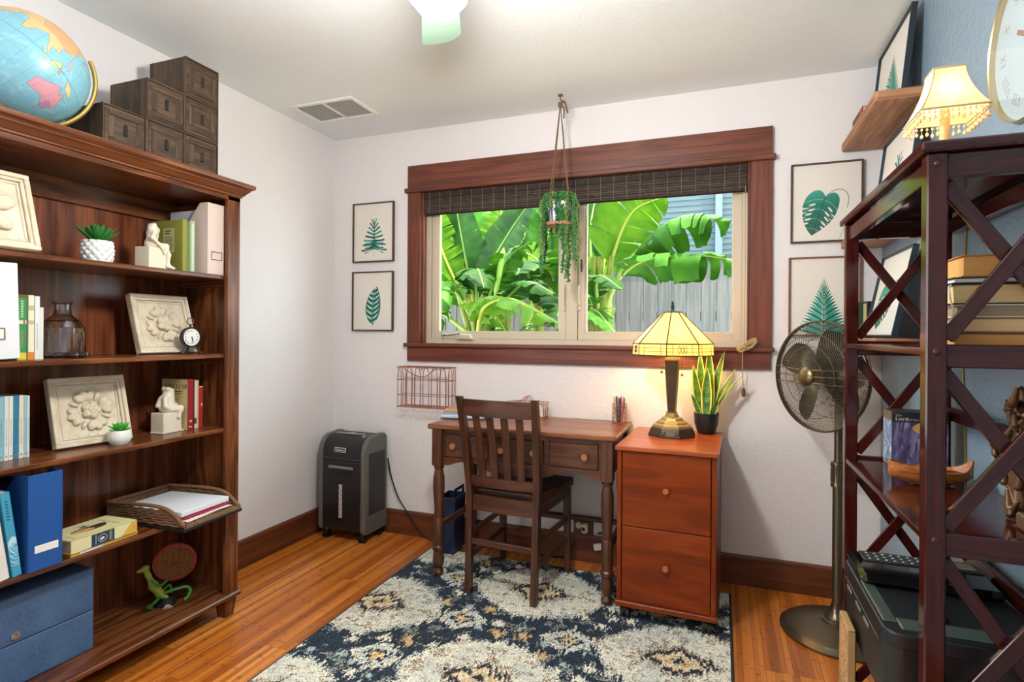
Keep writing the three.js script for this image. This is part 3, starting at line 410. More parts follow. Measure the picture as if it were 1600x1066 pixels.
// ---- on top of the cornice
{
  const g = thing('terrestrial_globe', 'pale blue world globe in a gold half meridian ring', 'globe', [-2.095, TOP, -1.14]);
  const map = drawn(1024, 512, (c, W, H) => {
    c.fillStyle = '#84bccb'; c.fillRect(0, 0, W, H);
    const P = (lo, la) => [(lo + 180) / 360 * W, (90 - la) / 180 * H];
    const land = (col, pts) => { c.fillStyle = col; c.beginPath(); pts.forEach(([a, b], i) => { const [x, y] = P(a, b); i ? c.lineTo(x, y) : c.moveTo(x, y); }); c.closePath(); c.fill(); c.strokeStyle = 'rgba(70,80,90,0.55)'; c.lineWidth = 1.2; c.stroke(); };
    const r = rng(4); c.globalAlpha = 0.25; for (let i = 0; i < 900; i++) { c.fillStyle = r() < 0.5 ? '#b5e0e6' : '#6fb6ce'; c.beginPath(); c.ellipse(r() * W, r() * H, 4 + 22 * r(), 2 + 5 * r(), r() * 3, 0, 7); c.fill(); } c.globalAlpha = 1;
    land('#d99aa6', [[114, -22], [122, -18], [130, -12], [136, -12], [139, -17], [142, -11], [146, -19], [153, -26], [150, -37], [144, -38], [138, -34], [131, -31], [124, -33], [115, -34]]); land('#b58cb8', [[141, -28], [149, -28], [150, -37], [142, -38]]);
    land('#d6a9b4', [[145, -41], [148, -41], [147, -44]]); land('#e3d48a', [[172, -34], [178, -38], [174, -42], [167, -46], [173, -41]]);
    land('#e9c98a', [[131, -1], [141, -3], [150, -10], [143, -9], [137, -8]]); land('#b9c97c', [[109, 1], [117, 7], [119, 1], [115, -4], [110, -3]]); land('#e6c46c', [[95, 5], [104, -3], [106, -6], [101, -2]]); land('#d8b35e', [[105, -7], [114, -8], [110, -8]]); land('#d99b7a', [[119, 1], [125, 1], [121, -1], [123, -5], [120, -4]]); land('#e8b0a0', [[120, 18], [122, 18], [126, 8], [124, 6]]);
    land('#e2bb84', [[68, 24], [73, 8], [78, 8], [81, 16], [90, 22], [95, 16], [98, 8], [103, 1], [101, 12], [109, 12], [107, 20], [120, 24], [122, 37], [118, 40], [127, 37], [131, 43], [140, 52], [156, 51], [163, 60], [180, 66], [170, 70], [110, 76], [70, 72], [60, 68], [44, 68], [30, 70], [12, 64], [5, 59], [-9, 38], [10, 44], [22, 38], [36, 36], [34, 28], [43, 13], [58, 20], [57, 26], [66, 25]]);
    land('#dfa578', [[75, 50], [120, 50], [130, 44], [118, 38], [122, 30], [110, 21], [98, 26], [80, 30], [74, 38]]); land('#cfcf96', [[60, 68], [180, 68], [160, 60], [140, 52], [90, 50], [60, 54]]); land('#d58f80', [[130, 32], [136, 35], [141, 40], [145, 44], [140, 43], [136, 37]]);
    land('#d6c27a', [[-17, 21], [-5, 36], [10, 37], [32, 31], [43, 12], [51, 11], [40, -16], [33, -28], [18, -34], [9, 4], [-8, 5]]); land('#c9b7c8', [[-168, 66], [-125, 70], [-80, 72], [-56, 52], [-81, 26], [-97, 26], [-105, 20], [-83, 9], [-118, 34], [-125, 49], [-150, 60]]); land('#dcae7a', [[-80, 8], [-50, 0], [-35, -8], [-48, -26], [-66, -52], [-74, -50], [-71, -18], [-81, -5]]);
    land('#d9d9d4', [[-180, -76], [-60, -74], [0, -70], [90, -66], [150, -68], [180, -76], [180, -90], [-180, -90]]);
    for (let i = 0; i < 500; i++) { const x = r() * W, y = r() * H; c.strokeStyle = ['rgba(70,90,110,0.35)', 'rgba(150,90,70,0.3)', 'rgba(60,130,150,0.35)'][i % 3]; c.lineWidth = 0.9; c.beginPath(); c.moveTo(x, y); c.quadraticCurveTo(x + 14 * (r() - 0.5), y + 10 * (r() - 0.5), x + 22 * (r() - 0.5), y + 14 * (r() - 0.5)); c.stroke(); }
    c.strokeStyle = 'rgba(60,120,150,0.5)'; c.lineWidth = 0.8; for (let i = 0; i < 24; i++) { c.beginPath(); c.moveTo(i * W / 24, 0); c.lineTo(i * W / 24, H); c.stroke(); } for (let i = 1; i < 12; i++) { c.beginPath(); c.moveTo(0, i * H / 12); c.lineTo(W, i * H / 12); c.stroke(); }
    c.strokeStyle = '#3f9fc4'; c.lineWidth = 2.2; c.beginPath(); c.moveTo(0, H / 2); c.lineTo(W, H / 2); c.stroke();
  });
  const R = 0.172, cy = 0.2, ball = part(g, 'ball', new THREE.SphereGeometry(R, 64, 40), std({ map, roughness: 0.35 }), [0, cy, 0]);
  ball.rotation.set(0, 0, 0); const face = V(0.80, -0.32, 0.44).normalize();      // the sea north of Australia turned to the room
  const lon = rad(102), lat = rad(-26), n = V(Math.cos(lat) * Math.cos(lon), Math.sin(lat), -Math.cos(lat) * Math.sin(lon)), north = V(-Math.sin(lat) * Math.cos(lon), Math.cos(lat), Math.sin(lat) * Math.sin(lon)), east = north.clone().cross(n);
  const right = V(0, 1, 0).cross(face).normalize(), up = face.clone().cross(right), N2 = right.clone().multiplyScalar(0.66).addScaledVector(up, 0.75).normalize(), E2 = N2.clone().cross(face);
  ball.quaternion.setFromRotationMatrix(new THREE.Matrix4().makeBasis(E2, N2, face).multiply(new THREE.Matrix4().makeBasis(east, north, n).transpose()));
  const ring = part(g, 'meridian_ring', new THREE.TorusGeometry(R + 0.013, 0.007, 10, 60, PI * 1.15), std({ color: 0xc9a55a, metalness: 0.6, roughness: 0.4 }), [0, cy, 0]);
  ring.scale.z = 1.6; ring.rotation.set(0, Math.atan2(0.87, 0.49), -PI * 1.02);
  part(g, 'stand', lathe([[0.001, 0], [0.085, 0], [0.088, 0.006], [0.03, 0.011], [0.013, 0.014], [0.001, 0.014]]), M.brass);
}
{
  const c = thing('step_chest', 'dark weathered stair-stepped chest of six small drawers', 'drawer chest', [-2.0, TOP, -1.797]);
  const w = 0.158, h = 0.152, d = 0.2;
  const body = []; [3, 2, 1].forEach((n, i) => body.push(bounds(-d, -0.012, 0, n * h, i * w, (i + 1) * w - 0.0005, 0.002, 1)));
  part(c, 'carcass', merge(body), M.rustic);
  const fr = []; [3, 2, 1].forEach((n, i) => { for (let k = 0; k < n; k++) { const z = i * w, y = k * h; fr.push(bounds(-0.012, 0.001, y, y + 0.005, z, z + w, 0.001), bounds(-0.012, 0.001, y + h - 0.005, y + h, z, z + w, 0.001), bounds(-0.012, 0.001, y + 0.005, y + h - 0.005, z, z + 0.005, 0.001), bounds(-0.012, 0.001, y + 0.005, y + h - 0.005, z + w - 0.005, z + w, 0.001)); } });
  part(c, 'face_frame', merge(fr), M.rustic);
  [3, 2, 1].forEach((n, i) => { for (let k = 0; k < n; k++) {
    const z = i * w + w / 2, y = k * h + h / 2, dr = part(c, 'drawer', merge(bounds(-0.011, 0.0, y - h / 2 + 0.007, y + h / 2 - 0.007, z - w / 2 + 0.007, z + w / 2 - 0.007, 0.002, 2), [[0, 1], [0, -1], [1, 0], [-1, 0]].map(([a, b]) => bx(0.006, b ? 0.022 : 0.078, b ? 0.122 : 0.022, 0.001, y + b * 0.05, z + a * 0.05, 0.003, b ? 2 : 1))), M.rustic);
    part(dr, 'slot_pull', bx(0.008, 0.042, 0.012, 0.003, y, z, 0.003), M.black);
  } });
}
// ---- plaques
const plasterWarm = std({ roughness: 0.7, map: tex(256, 256, (u, v) => ramp([[196, 176, 140], [222, 210, 184], [232, 226, 210]], fbm(u, v, 5, 5, 4, 15)), [0.2, 0.2]) });
function plaque(label, p, turn, lean, kind) {
  const o = thing('flower_plaque', label, 'plaque', p, turn, 'carved flower plaques on the bookcase'); const A = new THREE.Group(); const s = 0.246;
  o.rotation.order = 'YXZ'; o.rotation.x = -lean;            // local +z faces the room, stands on its lower edge
  const f = (a, z0, z1, t) => merge(bounds(-a, a, a * 2 - t + s / 2 - a, a + s / 2, z0, z1, 0.002, 0), bounds(-a, a, s / 2 - a, s / 2 - a + t, z0, z1, 0.002, 0), bounds(-a, -a + t, s / 2 - a + t, s / 2 + a - t, z0, z1, 0.002, 1), bounds(a - t, a, s / 2 - a + t, s / 2 + a - t, z0, z1, 0.002, 1));
  const fa = (a, t, z0, z1) => merge(bounds(-a, a, s / 2 + a - t, s / 2 + a, z0, z1, 0.002), bounds(-a, a, s / 2 - a, s / 2 - a + t, z0, z1, 0.002), bounds(-a, -a + t, s / 2 - a + t, s / 2 + a - t, z0, z1, 0.002), bounds(a - t, a, s / 2 - a + t, s / 2 + a - t, z0, z1, 0.002));
  part(o, 'backboard', bounds(-s / 2, s / 2, 0, s, 0, 0.014), plasterWarm);
  part(o, 'frame', merge(fa(s / 2, 0.014, 0.002, 0.030), fa(s / 2 - 0.014, 0.010, 0.002, 0.024), fa(s / 2 - 0.026, 0.007, 0.002, 0.019)), plasterWarm);
  const pet = (x, y, a, L, W, z = 0.018, tilt = 0.25) => { const g = new THREE.SphereGeometry(1, 18, 12); const q = g.attributes.position; for (let i = 0; i < q.count; i++) { const t = q.getX(i); const k = 1 - 0.35 * Math.max(0, -t); q.setY(i, q.getY(i) * k); q.setZ(i, q.getZ(i) - 0.5 * Math.exp(-((q.getY(i) / 0.35) ** 2)) * (q.getZ(i) > 0 ? 0.6 : 0)); } g.computeVertexNormals(); S(g, L / 2, W / 2, 0.014); T(g, L / 2, 0, 0, 0, -tilt, 0); T(g, 0, 0, 0, 0, 0, a); part(o, 'petal', g, plasterWarm, [x, y + s / 2, z]); };
  if (kind === 'rose') {
    for (let k = 0; k < 4; k++) for (const e of [-0.75, 0, 0.75]) { const a = k * PI / 2 + 0.3, R = 0.034; pet(R * Math.cos(a), R * Math.sin(a), a + e, 0.044, 0.030); }
    for (let k = 0; k < 4; k++) pet(0.036 * Math.cos(k * PI / 2 + 1.1), 0.036 * Math.sin(k * PI / 2 + 1.1), k * PI / 2 + 1.1, 0.036, 0.017, 0.016);
    for (let k = 0; k < 5; k++) pet(0, 0, k * 1.257, 0.033, 0.03, 0.024, 0.45); for (let k = 0; k < 3; k++) pet(0, 0, k * 2.1 + 0.5, 0.018, 0.02, 0.030, 0.7);
  } else {
    for (let k = 0; k < 5; k++) pet(0.012 * Math.cos(k * 1.257 + 0.4), 0.012 * Math.sin(k * 1.257 + 0.4), k * 1.257 + 0.4, 0.072, 0.046, 0.02, 0.2); for (let k = 0; k < 6; k++) pet(0, 0, k * 1.05, 0.018, 0.006, 0.03, 0.5);
  }
  part(o, 'bead_row', merge([...Array(6)].map((_, i) => sph(0.0045, -0.075 + i * 0.03, 0.032, 0.016, 10, 8))), plasterWarm);
  return o;
}
plaque('cream plaque with one five-petalled flower, on the top shelf at the photo edge', [-1.995, SH[0], -1.0], PI / 2, 0.28, 'lily');
plaque('cream carved rosette plaque behind the little alarm clock', [-2.125, SH[1], -1.665], PI / 2 - 0.04, 0.30, 'rose');
plaque('pale carved rosette plaque beside the potted sprout', [-2.125, SH[2], -1.378], PI / 2 - 0.12, 0.28, 'rose');
// ---- succulents
function rosette(o, mat, n, L, W, y, spread) { const r = rng(n * 7); for (let i = 0; i < n; i++) { const a = i * 2.4, q = i / n, el = lerp(spread, 1.45, q), l = L * lerp(1, 0.72, q) * RR(0.9, 1.1, r); const g = lathe([[0.0008, 0], [W * 0.36, l * 0.12], [W * 0.5, l * 0.5], [W * 0.34, l * 0.8], [0.0006, l]], 8); S(g, 1, 1, 0.4); T(g, 0, 0, 0, PI / 2 - el, 0, 0); T(g, 0, 0, 0, 0, a, 0); part(o, 'leaf', g, mat, [0, y, 0]); } }
{
  const o = thing('potted_succulent', 'spiky green succulent in a white quilted pot', 'plant', [-2.04, SH[0], -1.335]);
  const g = new THREE.CylinderGeometry(0.046, 0.036, 0.074, 96, 28, true).translate(0, 0.037, 0), q = g.attributes.position;
  for (let i = 0; i < q.count; i++) { const x = q.getX(i), y = q.getY(i), z = q.getZ(i), a = Math.atan2(z, x), t = y / 0.074, R = 0.036 + 0.008 * Math.sin(PI * (0.1 + 0.75 * t)), k = R + 0.0065 * Math.pow(Math.abs(Math.sin(a * 6 + t * 8) * Math.sin(a * 6 - t * 8)), 0.7); q.setX(i, k * Math.cos(a)); q.setZ(i, k * Math.sin(a)); } g.computeVertexNormals();
  part(o, 'pot', merge(g, cyl(0.036, 0.034, 0.004, 0, 0.002, 0, 32)), flat(0xdfe3e2, 0.5)); part(o, 'soil', cyl(0.043, 0.043, 0.004, 0, 0.066, 0, 24), M.soil);
  rosette(o, flat(0x2f7d34, 0.45), 30, 0.085, 0.021, 0.064, 0.6);
  const o2 = thing('potted_succulent', 'bright green sprout in a small round white pot', 'plant', [-2.045, SH[2], -1.42]);
  part(o2, 'pot', lathe([[0.001, 0], [0.024, 0.0], [0.034, 0.012], [0.038, 0.028], [0.034, 0.046], [0.030, 0.052], [0.027, 0.05], [0.03, 0.04], [0.001, 0.04]]), flat(0xe4e4df, 0.4));
  rosette(o2, flat(0x3fae35, 0.4), 20, 0.046, 0.017, 0.046, 0.3);
}
// ---- frog bookends
const glazed = flat(0xe6dcc6, 0.4);
function frog(label, p, turn, pose) {
  const o = thing('frog_bookend', label, 'bookend', p, turn, 'cream frog bookends'); const w = 0.085, h = 0.082, d = 0.07;
  part(o, 'block', merge(bounds(-w / 2, w / 2, 0, h, -d / 2, d / 2, 0.003), bounds(-w / 2 - 0.004, w / 2 + 0.012, 0, 0.006, -d / 2, d / 2, 0.002)), glazed);
  // x to the right, z to the room; sits on the block
  const B = pose === 'hug' ? [ // facing right, knees over the block's right end
    [[0.0, 0.098, -0.004], [0.006, 0.135, 0], 0.022, 0.017], [[0.006, 0.135, 0], [0.008, 0.148, 0], 0.015, 0.013], [[0.002, 0.157, 0], [0.020, 0.154, 0], 0.0165, 0.0125], [[0.002, 0.170, 0.010], [0.003, 0.171, 0.010], 0.006, 0.006], [[0.002, 0.170, -0.010], [0.003, 0.171, -0.010], 0.006, 0.006],
    [[0.004, 0.094, 0.016], [0.046, 0.094, 0.020], 0.013, 0.009], [[0.046, 0.094, 0.020], [0.040, 0.058, 0.04], 0.008, 0.006], [[0.040, 0.058, 0.04], [0.036, 0.014, 0.042], 0.006, 0.005], [[0.036, 0.014, 0.042], [0.052, 0.008, 0.05], 0.006, 0.006],
    [[0.004, 0.094, -0.014], [0.048, 0.100, -0.012], 0.013, 0.009], [[0.048, 0.100, -0.012], [0.056, 0.055, -0.01], 0.008, 0.006], [[0.056, 0.055, -0.01], [0.062, 0.012, -0.01], 0.006, 0.006],
    [[0.0, 0.140, 0.016], [-0.022, 0.118, 0.026], 0.007, 0.006], [[-0.022, 0.118, 0.026], [0.010, 0.082, 0.042], 0.006, 0.0045], [[0.010, 0.082, 0.042], [0.018, 0.060, 0.043], 0.006, 0.0035], [[0.0, 0.140, -0.016], [0.012, 0.115, -0.024], 0.007, 0.006],
  ] : [
    [[0.004, 0.104, 0], [0.006, 0.138, 0], 0.030, 0.024], [[0.006, 0.150, 0], [0.010, 0.152, 0], 0.016, 0.015], [[0.010, 0.166, 0], [0.018, 0.165, 0], 0.017, 0.014], [[-0.004, 0.178, 0.010], [-0.003, 0.179, 0.010], 0.007, 0.006], [[-0.004, 0.178, -0.012], [-0.003, 0.179, -0.012], 0.007, 0.006],
    [[0.0, 0.094, 0.020], [0.034, 0.096, 0.036], 0.016, 0.011], [[0.034, 0.096, 0.036], [0.022, 0.060, 0.042], 0.010, 0.006], [[0.0, 0.094, -0.012], [0.044, 0.104, -0.006], 0.015, 0.011], [[0.044, 0.104, -0.006], [0.050, 0.06, 0.0], 0.009, 0.006],
    [[-0.018, 0.138, 0.012], [-0.026, 0.110, 0.022], 0.009, 0.007], [[-0.026, 0.110, 0.022], [0.0, 0.092, 0.036], 0.007, 0.006], [[-0.016, 0.138, -0.012], [-0.028, 0.11, -0.016], 0.009, 0.008],
  ];
  const g = sdfMesh((x, y, z) => { let d = 1; for (const [a, b, r0, r1] of B) d = smin(d, capsule([x, y, z], a, b, r0, r1), 0.012); return d; }, [0.01, 0.095, 0.005], 0.1, 72);
  part(o, 'frog', g, glazed);
}
frog('cream frog bookend resting its arms on its knees, by the olive books', [-2.055, SH[0], -1.545], PI / 2 + 0.12, 'hug');
frog('cream frog bookend sitting upright by the red books', [-2.12, SH[2], -1.662], PI / 2 + 0.06, 'sit');
// ---- top shelf right end
{
  const ol = std({ color: 0x8f9440, roughness: 0.6 }), gr = 'books beside the magazine file';
  const b1 = book('olive green hardback behind the frog bookend', undefined, [-2.03, SH[0], -1.668], 0.022, 0.213, 0.17, ol, {});
  print(b1, 'cover_label', 0.062, 0.10, 64, 96, (c, W, H) => { c.fillStyle = '#c5c48c'; c.fillRect(0, 0, W, H); c.fillStyle = '#55582c'; for (let i = 0; i < 2; i++) c.fillRect(10, 8 + i * 10, 34 - i * 6, 5); for (let i = 0; i < 9; i++) c.fillRect(8, 34 + i * 6, 42 + (i * 7) % 9, 2); }, [-0.075, 0.13, 0.0114]);
  book('pale sage book with a white dotted spine', undefined, [-2.018, SH[0], -1.692], 0.02, 0.211, 0.16, flat(0x9fb58a, 0.6), { spine: (c, W, H) => { c.fillStyle = '#a6b98f'; c.fillRect(0, 0, W, H); c.fillStyle = '#e8eee0'; for (let i = 0; i < 24; i++) c.fillRect(9, 14 + i * 9.8, 14, 5); } });
  const f = thing('magazine_file', 'pinkish cream magazine file with copper label frame, on the top shelf', 'magazine file', [-1.995, SH[0], -1.785]);
  const s = poly([[0, 0], [0, 0.298], [-0.045, 0.298], [-0.15, 0.17], [-0.25, 0.17], [-0.25, 0]]), card = flat(0xdcc9bd, 0.7);
  part(f, 'shell', merge(extrude(s, 0.003).translate(0, 0, 0.038), extrude(s, 0.003).translate(0, 0, -0.041), bounds(-0.003, 0, 0, 0.298, -0.038, 0.038, 0.001), bounds(-0.25, 0, 0, 0.003, -0.038, 0.038, 0.001), bounds(-0.25, -0.247, 0.003, 0.17, -0.038, 0.038, 0.001)), card);
  part(f, 'folder', bounds(-0.242, -0.02, 0.004, 0.275, -0.025, 0.02, 0.002), flat(0xc7cbd2, 0.7));
  part(f, 'label_frame', merge(bounds(0, 0.002, 0.062, 0.065, -0.03, 0.024), bounds(0, 0.002, 0.094, 0.097, -0.03, 0.024), bounds(0, 0.002, 0.065, 0.094, 0.021, 0.024), bounds(0, 0.002, 0.065, 0.094, -0.03, -0.027)), flat(0x6a4432, 0.5));
}
// ---- second shelf
{
  const f = thing('box_file', 'white box file with metal label holder at the photo edge', 'box file', [-1.99, SH[1], -0.985]); f.rotation.x = 0.03; f.position.y += 0.003;
  part(f, 'shell', bounds(-0.25, 0, 0.002, 0.29, -0.095, 0.095, 0.002), flat(0xdfe3e8, 0.6)); part(f, 'label_frame', merge(bounds(0, 0.003, 0.06, 0.064, -0.058, 0.03), bounds(0, 0.003, 0.092, 0.096, -0.058, 0.03), bounds(0, 0.003, 0.064, 0.092, 0.026, 0.03), bounds(0, 0.003, 0.064, 0.092, -0.058, -0.054)), flat(0xa08e78, 0.45, { metalness: 0.5 })); part(f, 'label_card', bounds(0, 0.001, 0.064, 0.092, -0.054, 0.026, 0.0003), M.paper);
  const Y = SH[1];
  book('green book with yellow foot beside the white box file', undefined, [-2.055, Y, -1.118], 0.026, 0.205, 0.14, flat(0x3f8b4a, 0.5), { spine: (c, W, H) => { const g = c; g.fillStyle = '#3d9150'; g.fillRect(0, 0, W, H); g.fillStyle = '#7a4a18'; g.fillRect(0, 0, W, 10); g.fillStyle = '#dfe0cf'; g.fillRect(0, 100, W, 14); g.fillStyle = '#a33a2a'; g.fillRect(20, 101, 6, 12); g.fillStyle = '#e0c536'; g.fillRect(0, 228, W, 28); g.fillStyle = '#cfd8b0'; for (let i = 0; i < 7; i++) g.fillRect(12, 22 + i * 10, 8, 6); g.fillStyle = '#a98a5a'; for (let i = 0; i < 7; i++) g.fillRect(12, 140 + i * 10, 8, 6); } });
  book('cream book with an orange foot beside the green one', undefined, [-2.05, Y, -1.1405], 0.016, 0.205, 0.14, flat(0xe9e3c4, 0.6), { spine: (c, W, H) => { c.fillStyle = '#ece6c9'; c.fillRect(0, 0, W, H); c.fillStyle = '#b9b88e'; c.fillRect(0, 40, W, 20); c.fillRect(0, 100, W, 16); c.fillStyle = '#e2861e'; c.fillRect(0, 226, W, 30); } });
  book('tall white paperback with faint spine text', undefined, [-2.055, Y, -1.160], 0.014, 0.203, 0.135, flat(0xdfe4e2, 0.6), { spine: (c, W, H) => { c.fillStyle = '#e3e7e5'; c.fillRect(0, 0, W, H); c.fillStyle = '#8b9494'; for (let i = 0; i < 12; i++) c.fillRect(13, 110 + i * 9, 6, 5); } });
  book('short white paperback touching the glass jug', undefined, [-2.06, Y, -1.1755], 0.012, 0.168, 0.12, flat(0xe6e4dc, 0.6));
  const g = thing('glass_jug', 'smoky grey glass jug with a flared lip', 'bottle', [-2.165, Y, -1.30]);
  const out = [[0.001, 0], [0.058, 0], [0.064, 0.005], [0.066, 0.02], [0.066, 0.08], [0.062, 0.105], [0.05, 0.128], [0.032, 0.143], [0.026, 0.15], [0.0235, 0.165], [0.0235, 0.185], [0.030, 0.191], [0.031, 0.195]], inn = [[0.027, 0.195], [0.0215, 0.186], [0.0215, 0.15], [0.03, 0.139], [0.048, 0.124], [0.0595, 0.102], [0.063, 0.08], [0.063, 0.02], [0.06, 0.009], [0.001, 0.006]];
  const gg = lathe([...out, ...inn], 64), q = gg.attributes.position; for (let i = 0; i < q.count; i++) { const x = q.getX(i), y = q.getY(i), z = q.getZ(i), a = Math.atan2(z, x), r = Math.hypot(x, z); if (r > 0.04 && r < 0.0625) continue; const k = 1 + (r > 0.04 ? 0.03 * Math.sin(a * 9 + y * 90) * Math.sin(y * 150 + a * 4) : 0); q.setX(i, x * k); q.setZ(i, z * k); } gg.computeVertexNormals();
  part(g, 'glass', gg, phys({ color: 0xf2f2f4, transmission: 1, roughness: 0.03, thickness: 0.004, ior: 1.75, attenuationColor: new THREE.Color(0x9a9aa6), attenuationDistance: 0.5 }));
  const st = thing('dark_stone', 'flat dark brown stone with pale bands in front of the jug', 'stone', [-2.058, Y, -1.285]);
  part(st, 'stone', S(new THREE.SphereGeometry(1, 32, 20), 0.022, 0.0105, 0.04).translate(0, 0.0105, 0), flat(0x2b1c18, 0.35));
  part(st, 'pale_band', merge([0.008, -0.012].map((z, i) => { const k = Math.sqrt(1 - (z / 0.04) ** 2); return T(S(torus(1, 0.035, 6, 40), 0.0222 * k, 0.0107 * k, 0.02), 0, 0.0105, z, 0, i ? 0.35 : -0.3, 0); })), flat(0xcfc4b4, 0.6));
  const c = thing('alarm_clock', 'small black round clock on splayed feet with a ring handle', 'clock', [-2.055, Y, -1.715], PI / 2 - 0.1);
  const R = 0.041, cy = 0.07; part(c, 'case', T(lathe([[0.001, -0.014], [R * 0.8, -0.014], [R, -0.008], [R * 1.04, 0.0], [R * 1.02, 0.012], [R * 0.9, 0.014], [R * 0.86, 0.009], [0.001, 0.009]], 48), 0, cy, 0, PI / 2), flat(0x232529, 0.35, { metalness: 0.4 }));
  part(c, 'dial', T(new THREE.CircleGeometry(R * 0.86, 40), 0, cy, 0.0095), std({ roughness: 0.5, map: drawn(256, 256, (x, W, H) => { x.fillStyle = '#e9e9e6'; x.fillRect(0, 0, W, H); x.translate(128, 128); x.fillStyle = '#222'; x.font = 'bold 26px serif'; x.textAlign = 'center'; x.textBaseline = 'middle'; ['XII', 'I', 'II', 'III', 'IIII', 'V', 'VI', 'VII', 'VIII', 'IX', 'X', 'XI'].forEach((n, i) => { x.save(); x.rotate(i * PI / 6); x.translate(0, -96); x.fillText(n, 0, 0); x.restore(); }); }) }));
  part(c, 'hour_hand', T(bx(0.003, 0.016, 0.001, 0, 0.006, 0), 0, cy, 0.0115, 0, 0, -2.75), M.black); part(c, 'minute_hand', T(bx(0.0025, 0.028, 0.001, 0, 0.011, 0), 0, cy, 0.0125, 0, 0, -2.95), M.black);
  part(c, 'crown', cyl(0.004, 0.005, 0.012, 0, cy + R + 0.006, 0, 16), M.darkgrey); part(c, 'ring_handle', T(torus(0.014, 0.0022, 8, 32), 0, cy + R + 0.024, 0), M.bronze);
  for (const [x, z] of [[-0.026, 0.006], [0.026, 0.006], [0, -0.012]]) part(c, 'foot', merge(tube([[x * 0.8, cy - R * 0.86, z], [x * 1.1, 0.018, z * 1.3], [x * 1.45, 0.0055, z * 1.8]], 0.0042, 10, 8), sph(0.0055, x * 1.5, 0.0055, z * 1.9, 10, 8)), M.darkgrey);
}
// ---- third shelf books
{
  const Y = SH[2]; let z = -1.168; const gap = 0.0006;
  for (const [t, h, col, lab] of [[0.007, 0.200, 0xd4e2e2, 'thin pale booklet at the right end of the slim blue row'], [0.008, 0.202, 0x9ec4cf, 'thin light blue booklet, second from the right end of the slim row'], [0.013, 0.203, 0xe5dfc9, 'cream booklet right of the deep blue one'], [0.015, 0.203, 0x2f7fa6, 'deep blue slim book in the pale row'], [0.011, 0.203, 0xe9e6da, 'white booklet left of the deep blue one'], [0.012, 0.203, 0xdce6e2, 'pale booklet second left of the deep blue one'], [0.014, 0.203, 0x8fc0cc, 'light blue book at the photo edge in the slim row']]) {
    book(lab, undefined, [-2.105, Y, z + t / 2], t, h, 0.14, flat(col, 0.6), { spine: (c, W, H) => { const k = new THREE.Color(col); c.fillStyle = '#' + k.getHexString(); c.fillRect(0, 0, W, H); c.fillStyle = 'rgba(60,60,60,0.55)'; for (let i = 0; i < 14; i++) c.fillRect(12, 90 + i * 8, 8, 4); c.fillStyle = 'rgba(170,120,60,0.7)'; c.fillRect(8, 236, 16, 8); } }); z += t + gap;
  }
  const a = book('cream play book with dark red spine beside the frog', undefined, [-2.075, Y, -1.735], 0.022, 0.212, 0.15, flat(0x98202c, 0.55), { spine: (c, W, H) => { c.fillStyle = '#9a1f2e'; c.fillRect(0, 0, W, H); c.fillStyle = '#d8b878'; c.fillRect(8, 206, 18, 12); c.fillStyle = '#e8d8c8'; c.fillRect(6, 236, 8, 8); c.fillRect(18, 238, 8, 6); } });
  print(a, 'cover_print', 0.148, 0.21, 256, 364, (c, W, H) => { c.fillStyle = '#d3bf8a'; c.fillRect(0, 0, W, H); c.fillStyle = '#3b2f1c'; c.font = 'bold 40px serif'; c.textAlign = 'center'; c.fillText('KING LEAR', 136, 66); c.fillStyle = '#5a4626'; c.fillRect(60, 84, 140, 7); c.fillRect(78, 104, 110, 5); c.fillStyle = 'rgba(110,96,50,0.55)'; for (let i = 0; i < 15; i++) c.fillRect(44, 130 + i * 14, 170 - (i * 37) % 40, 4); }, [-0.0755, 0.106, 0.0114]);
  book('thin dark red book behind the cream play book', undefined, [-2.08, Y, -1.7535], 0.012, 0.21, 0.14, flat(0x6e1f24, 0.6));
  book('thin white paperback between the red books', undefined, [-2.085, Y, -1.7665], 0.011, 0.205, 0.13, flat(0xe2ddd0, 0.6), { spine: (c, W, H) => { c.fillStyle = '#e4dfd3'; c.fillRect(0, 0, W, H); c.fillStyle = '#4a4638'; c.fillRect(0, 200, W, 30); } });
  book('thin yellow paperback between the red books', undefined, [-2.085, Y, -1.778], 0.010, 0.205, 0.13, flat(0xd9c489, 0.6));
  book('short bright red book at the right end of the third shelf', undefined, [-2.085, Y, -1.793], 0.018, 0.178, 0.13, flat(0xb8282c, 0.5), { spine: (c, W, H) => { c.fillStyle = '#b9292c'; c.fillRect(0, 0, W, H); c.fillStyle = '#f0e4dc'; c.fillRect(20, 104, 8, 18); c.fillRect(0, 0, W, 5); } });
}
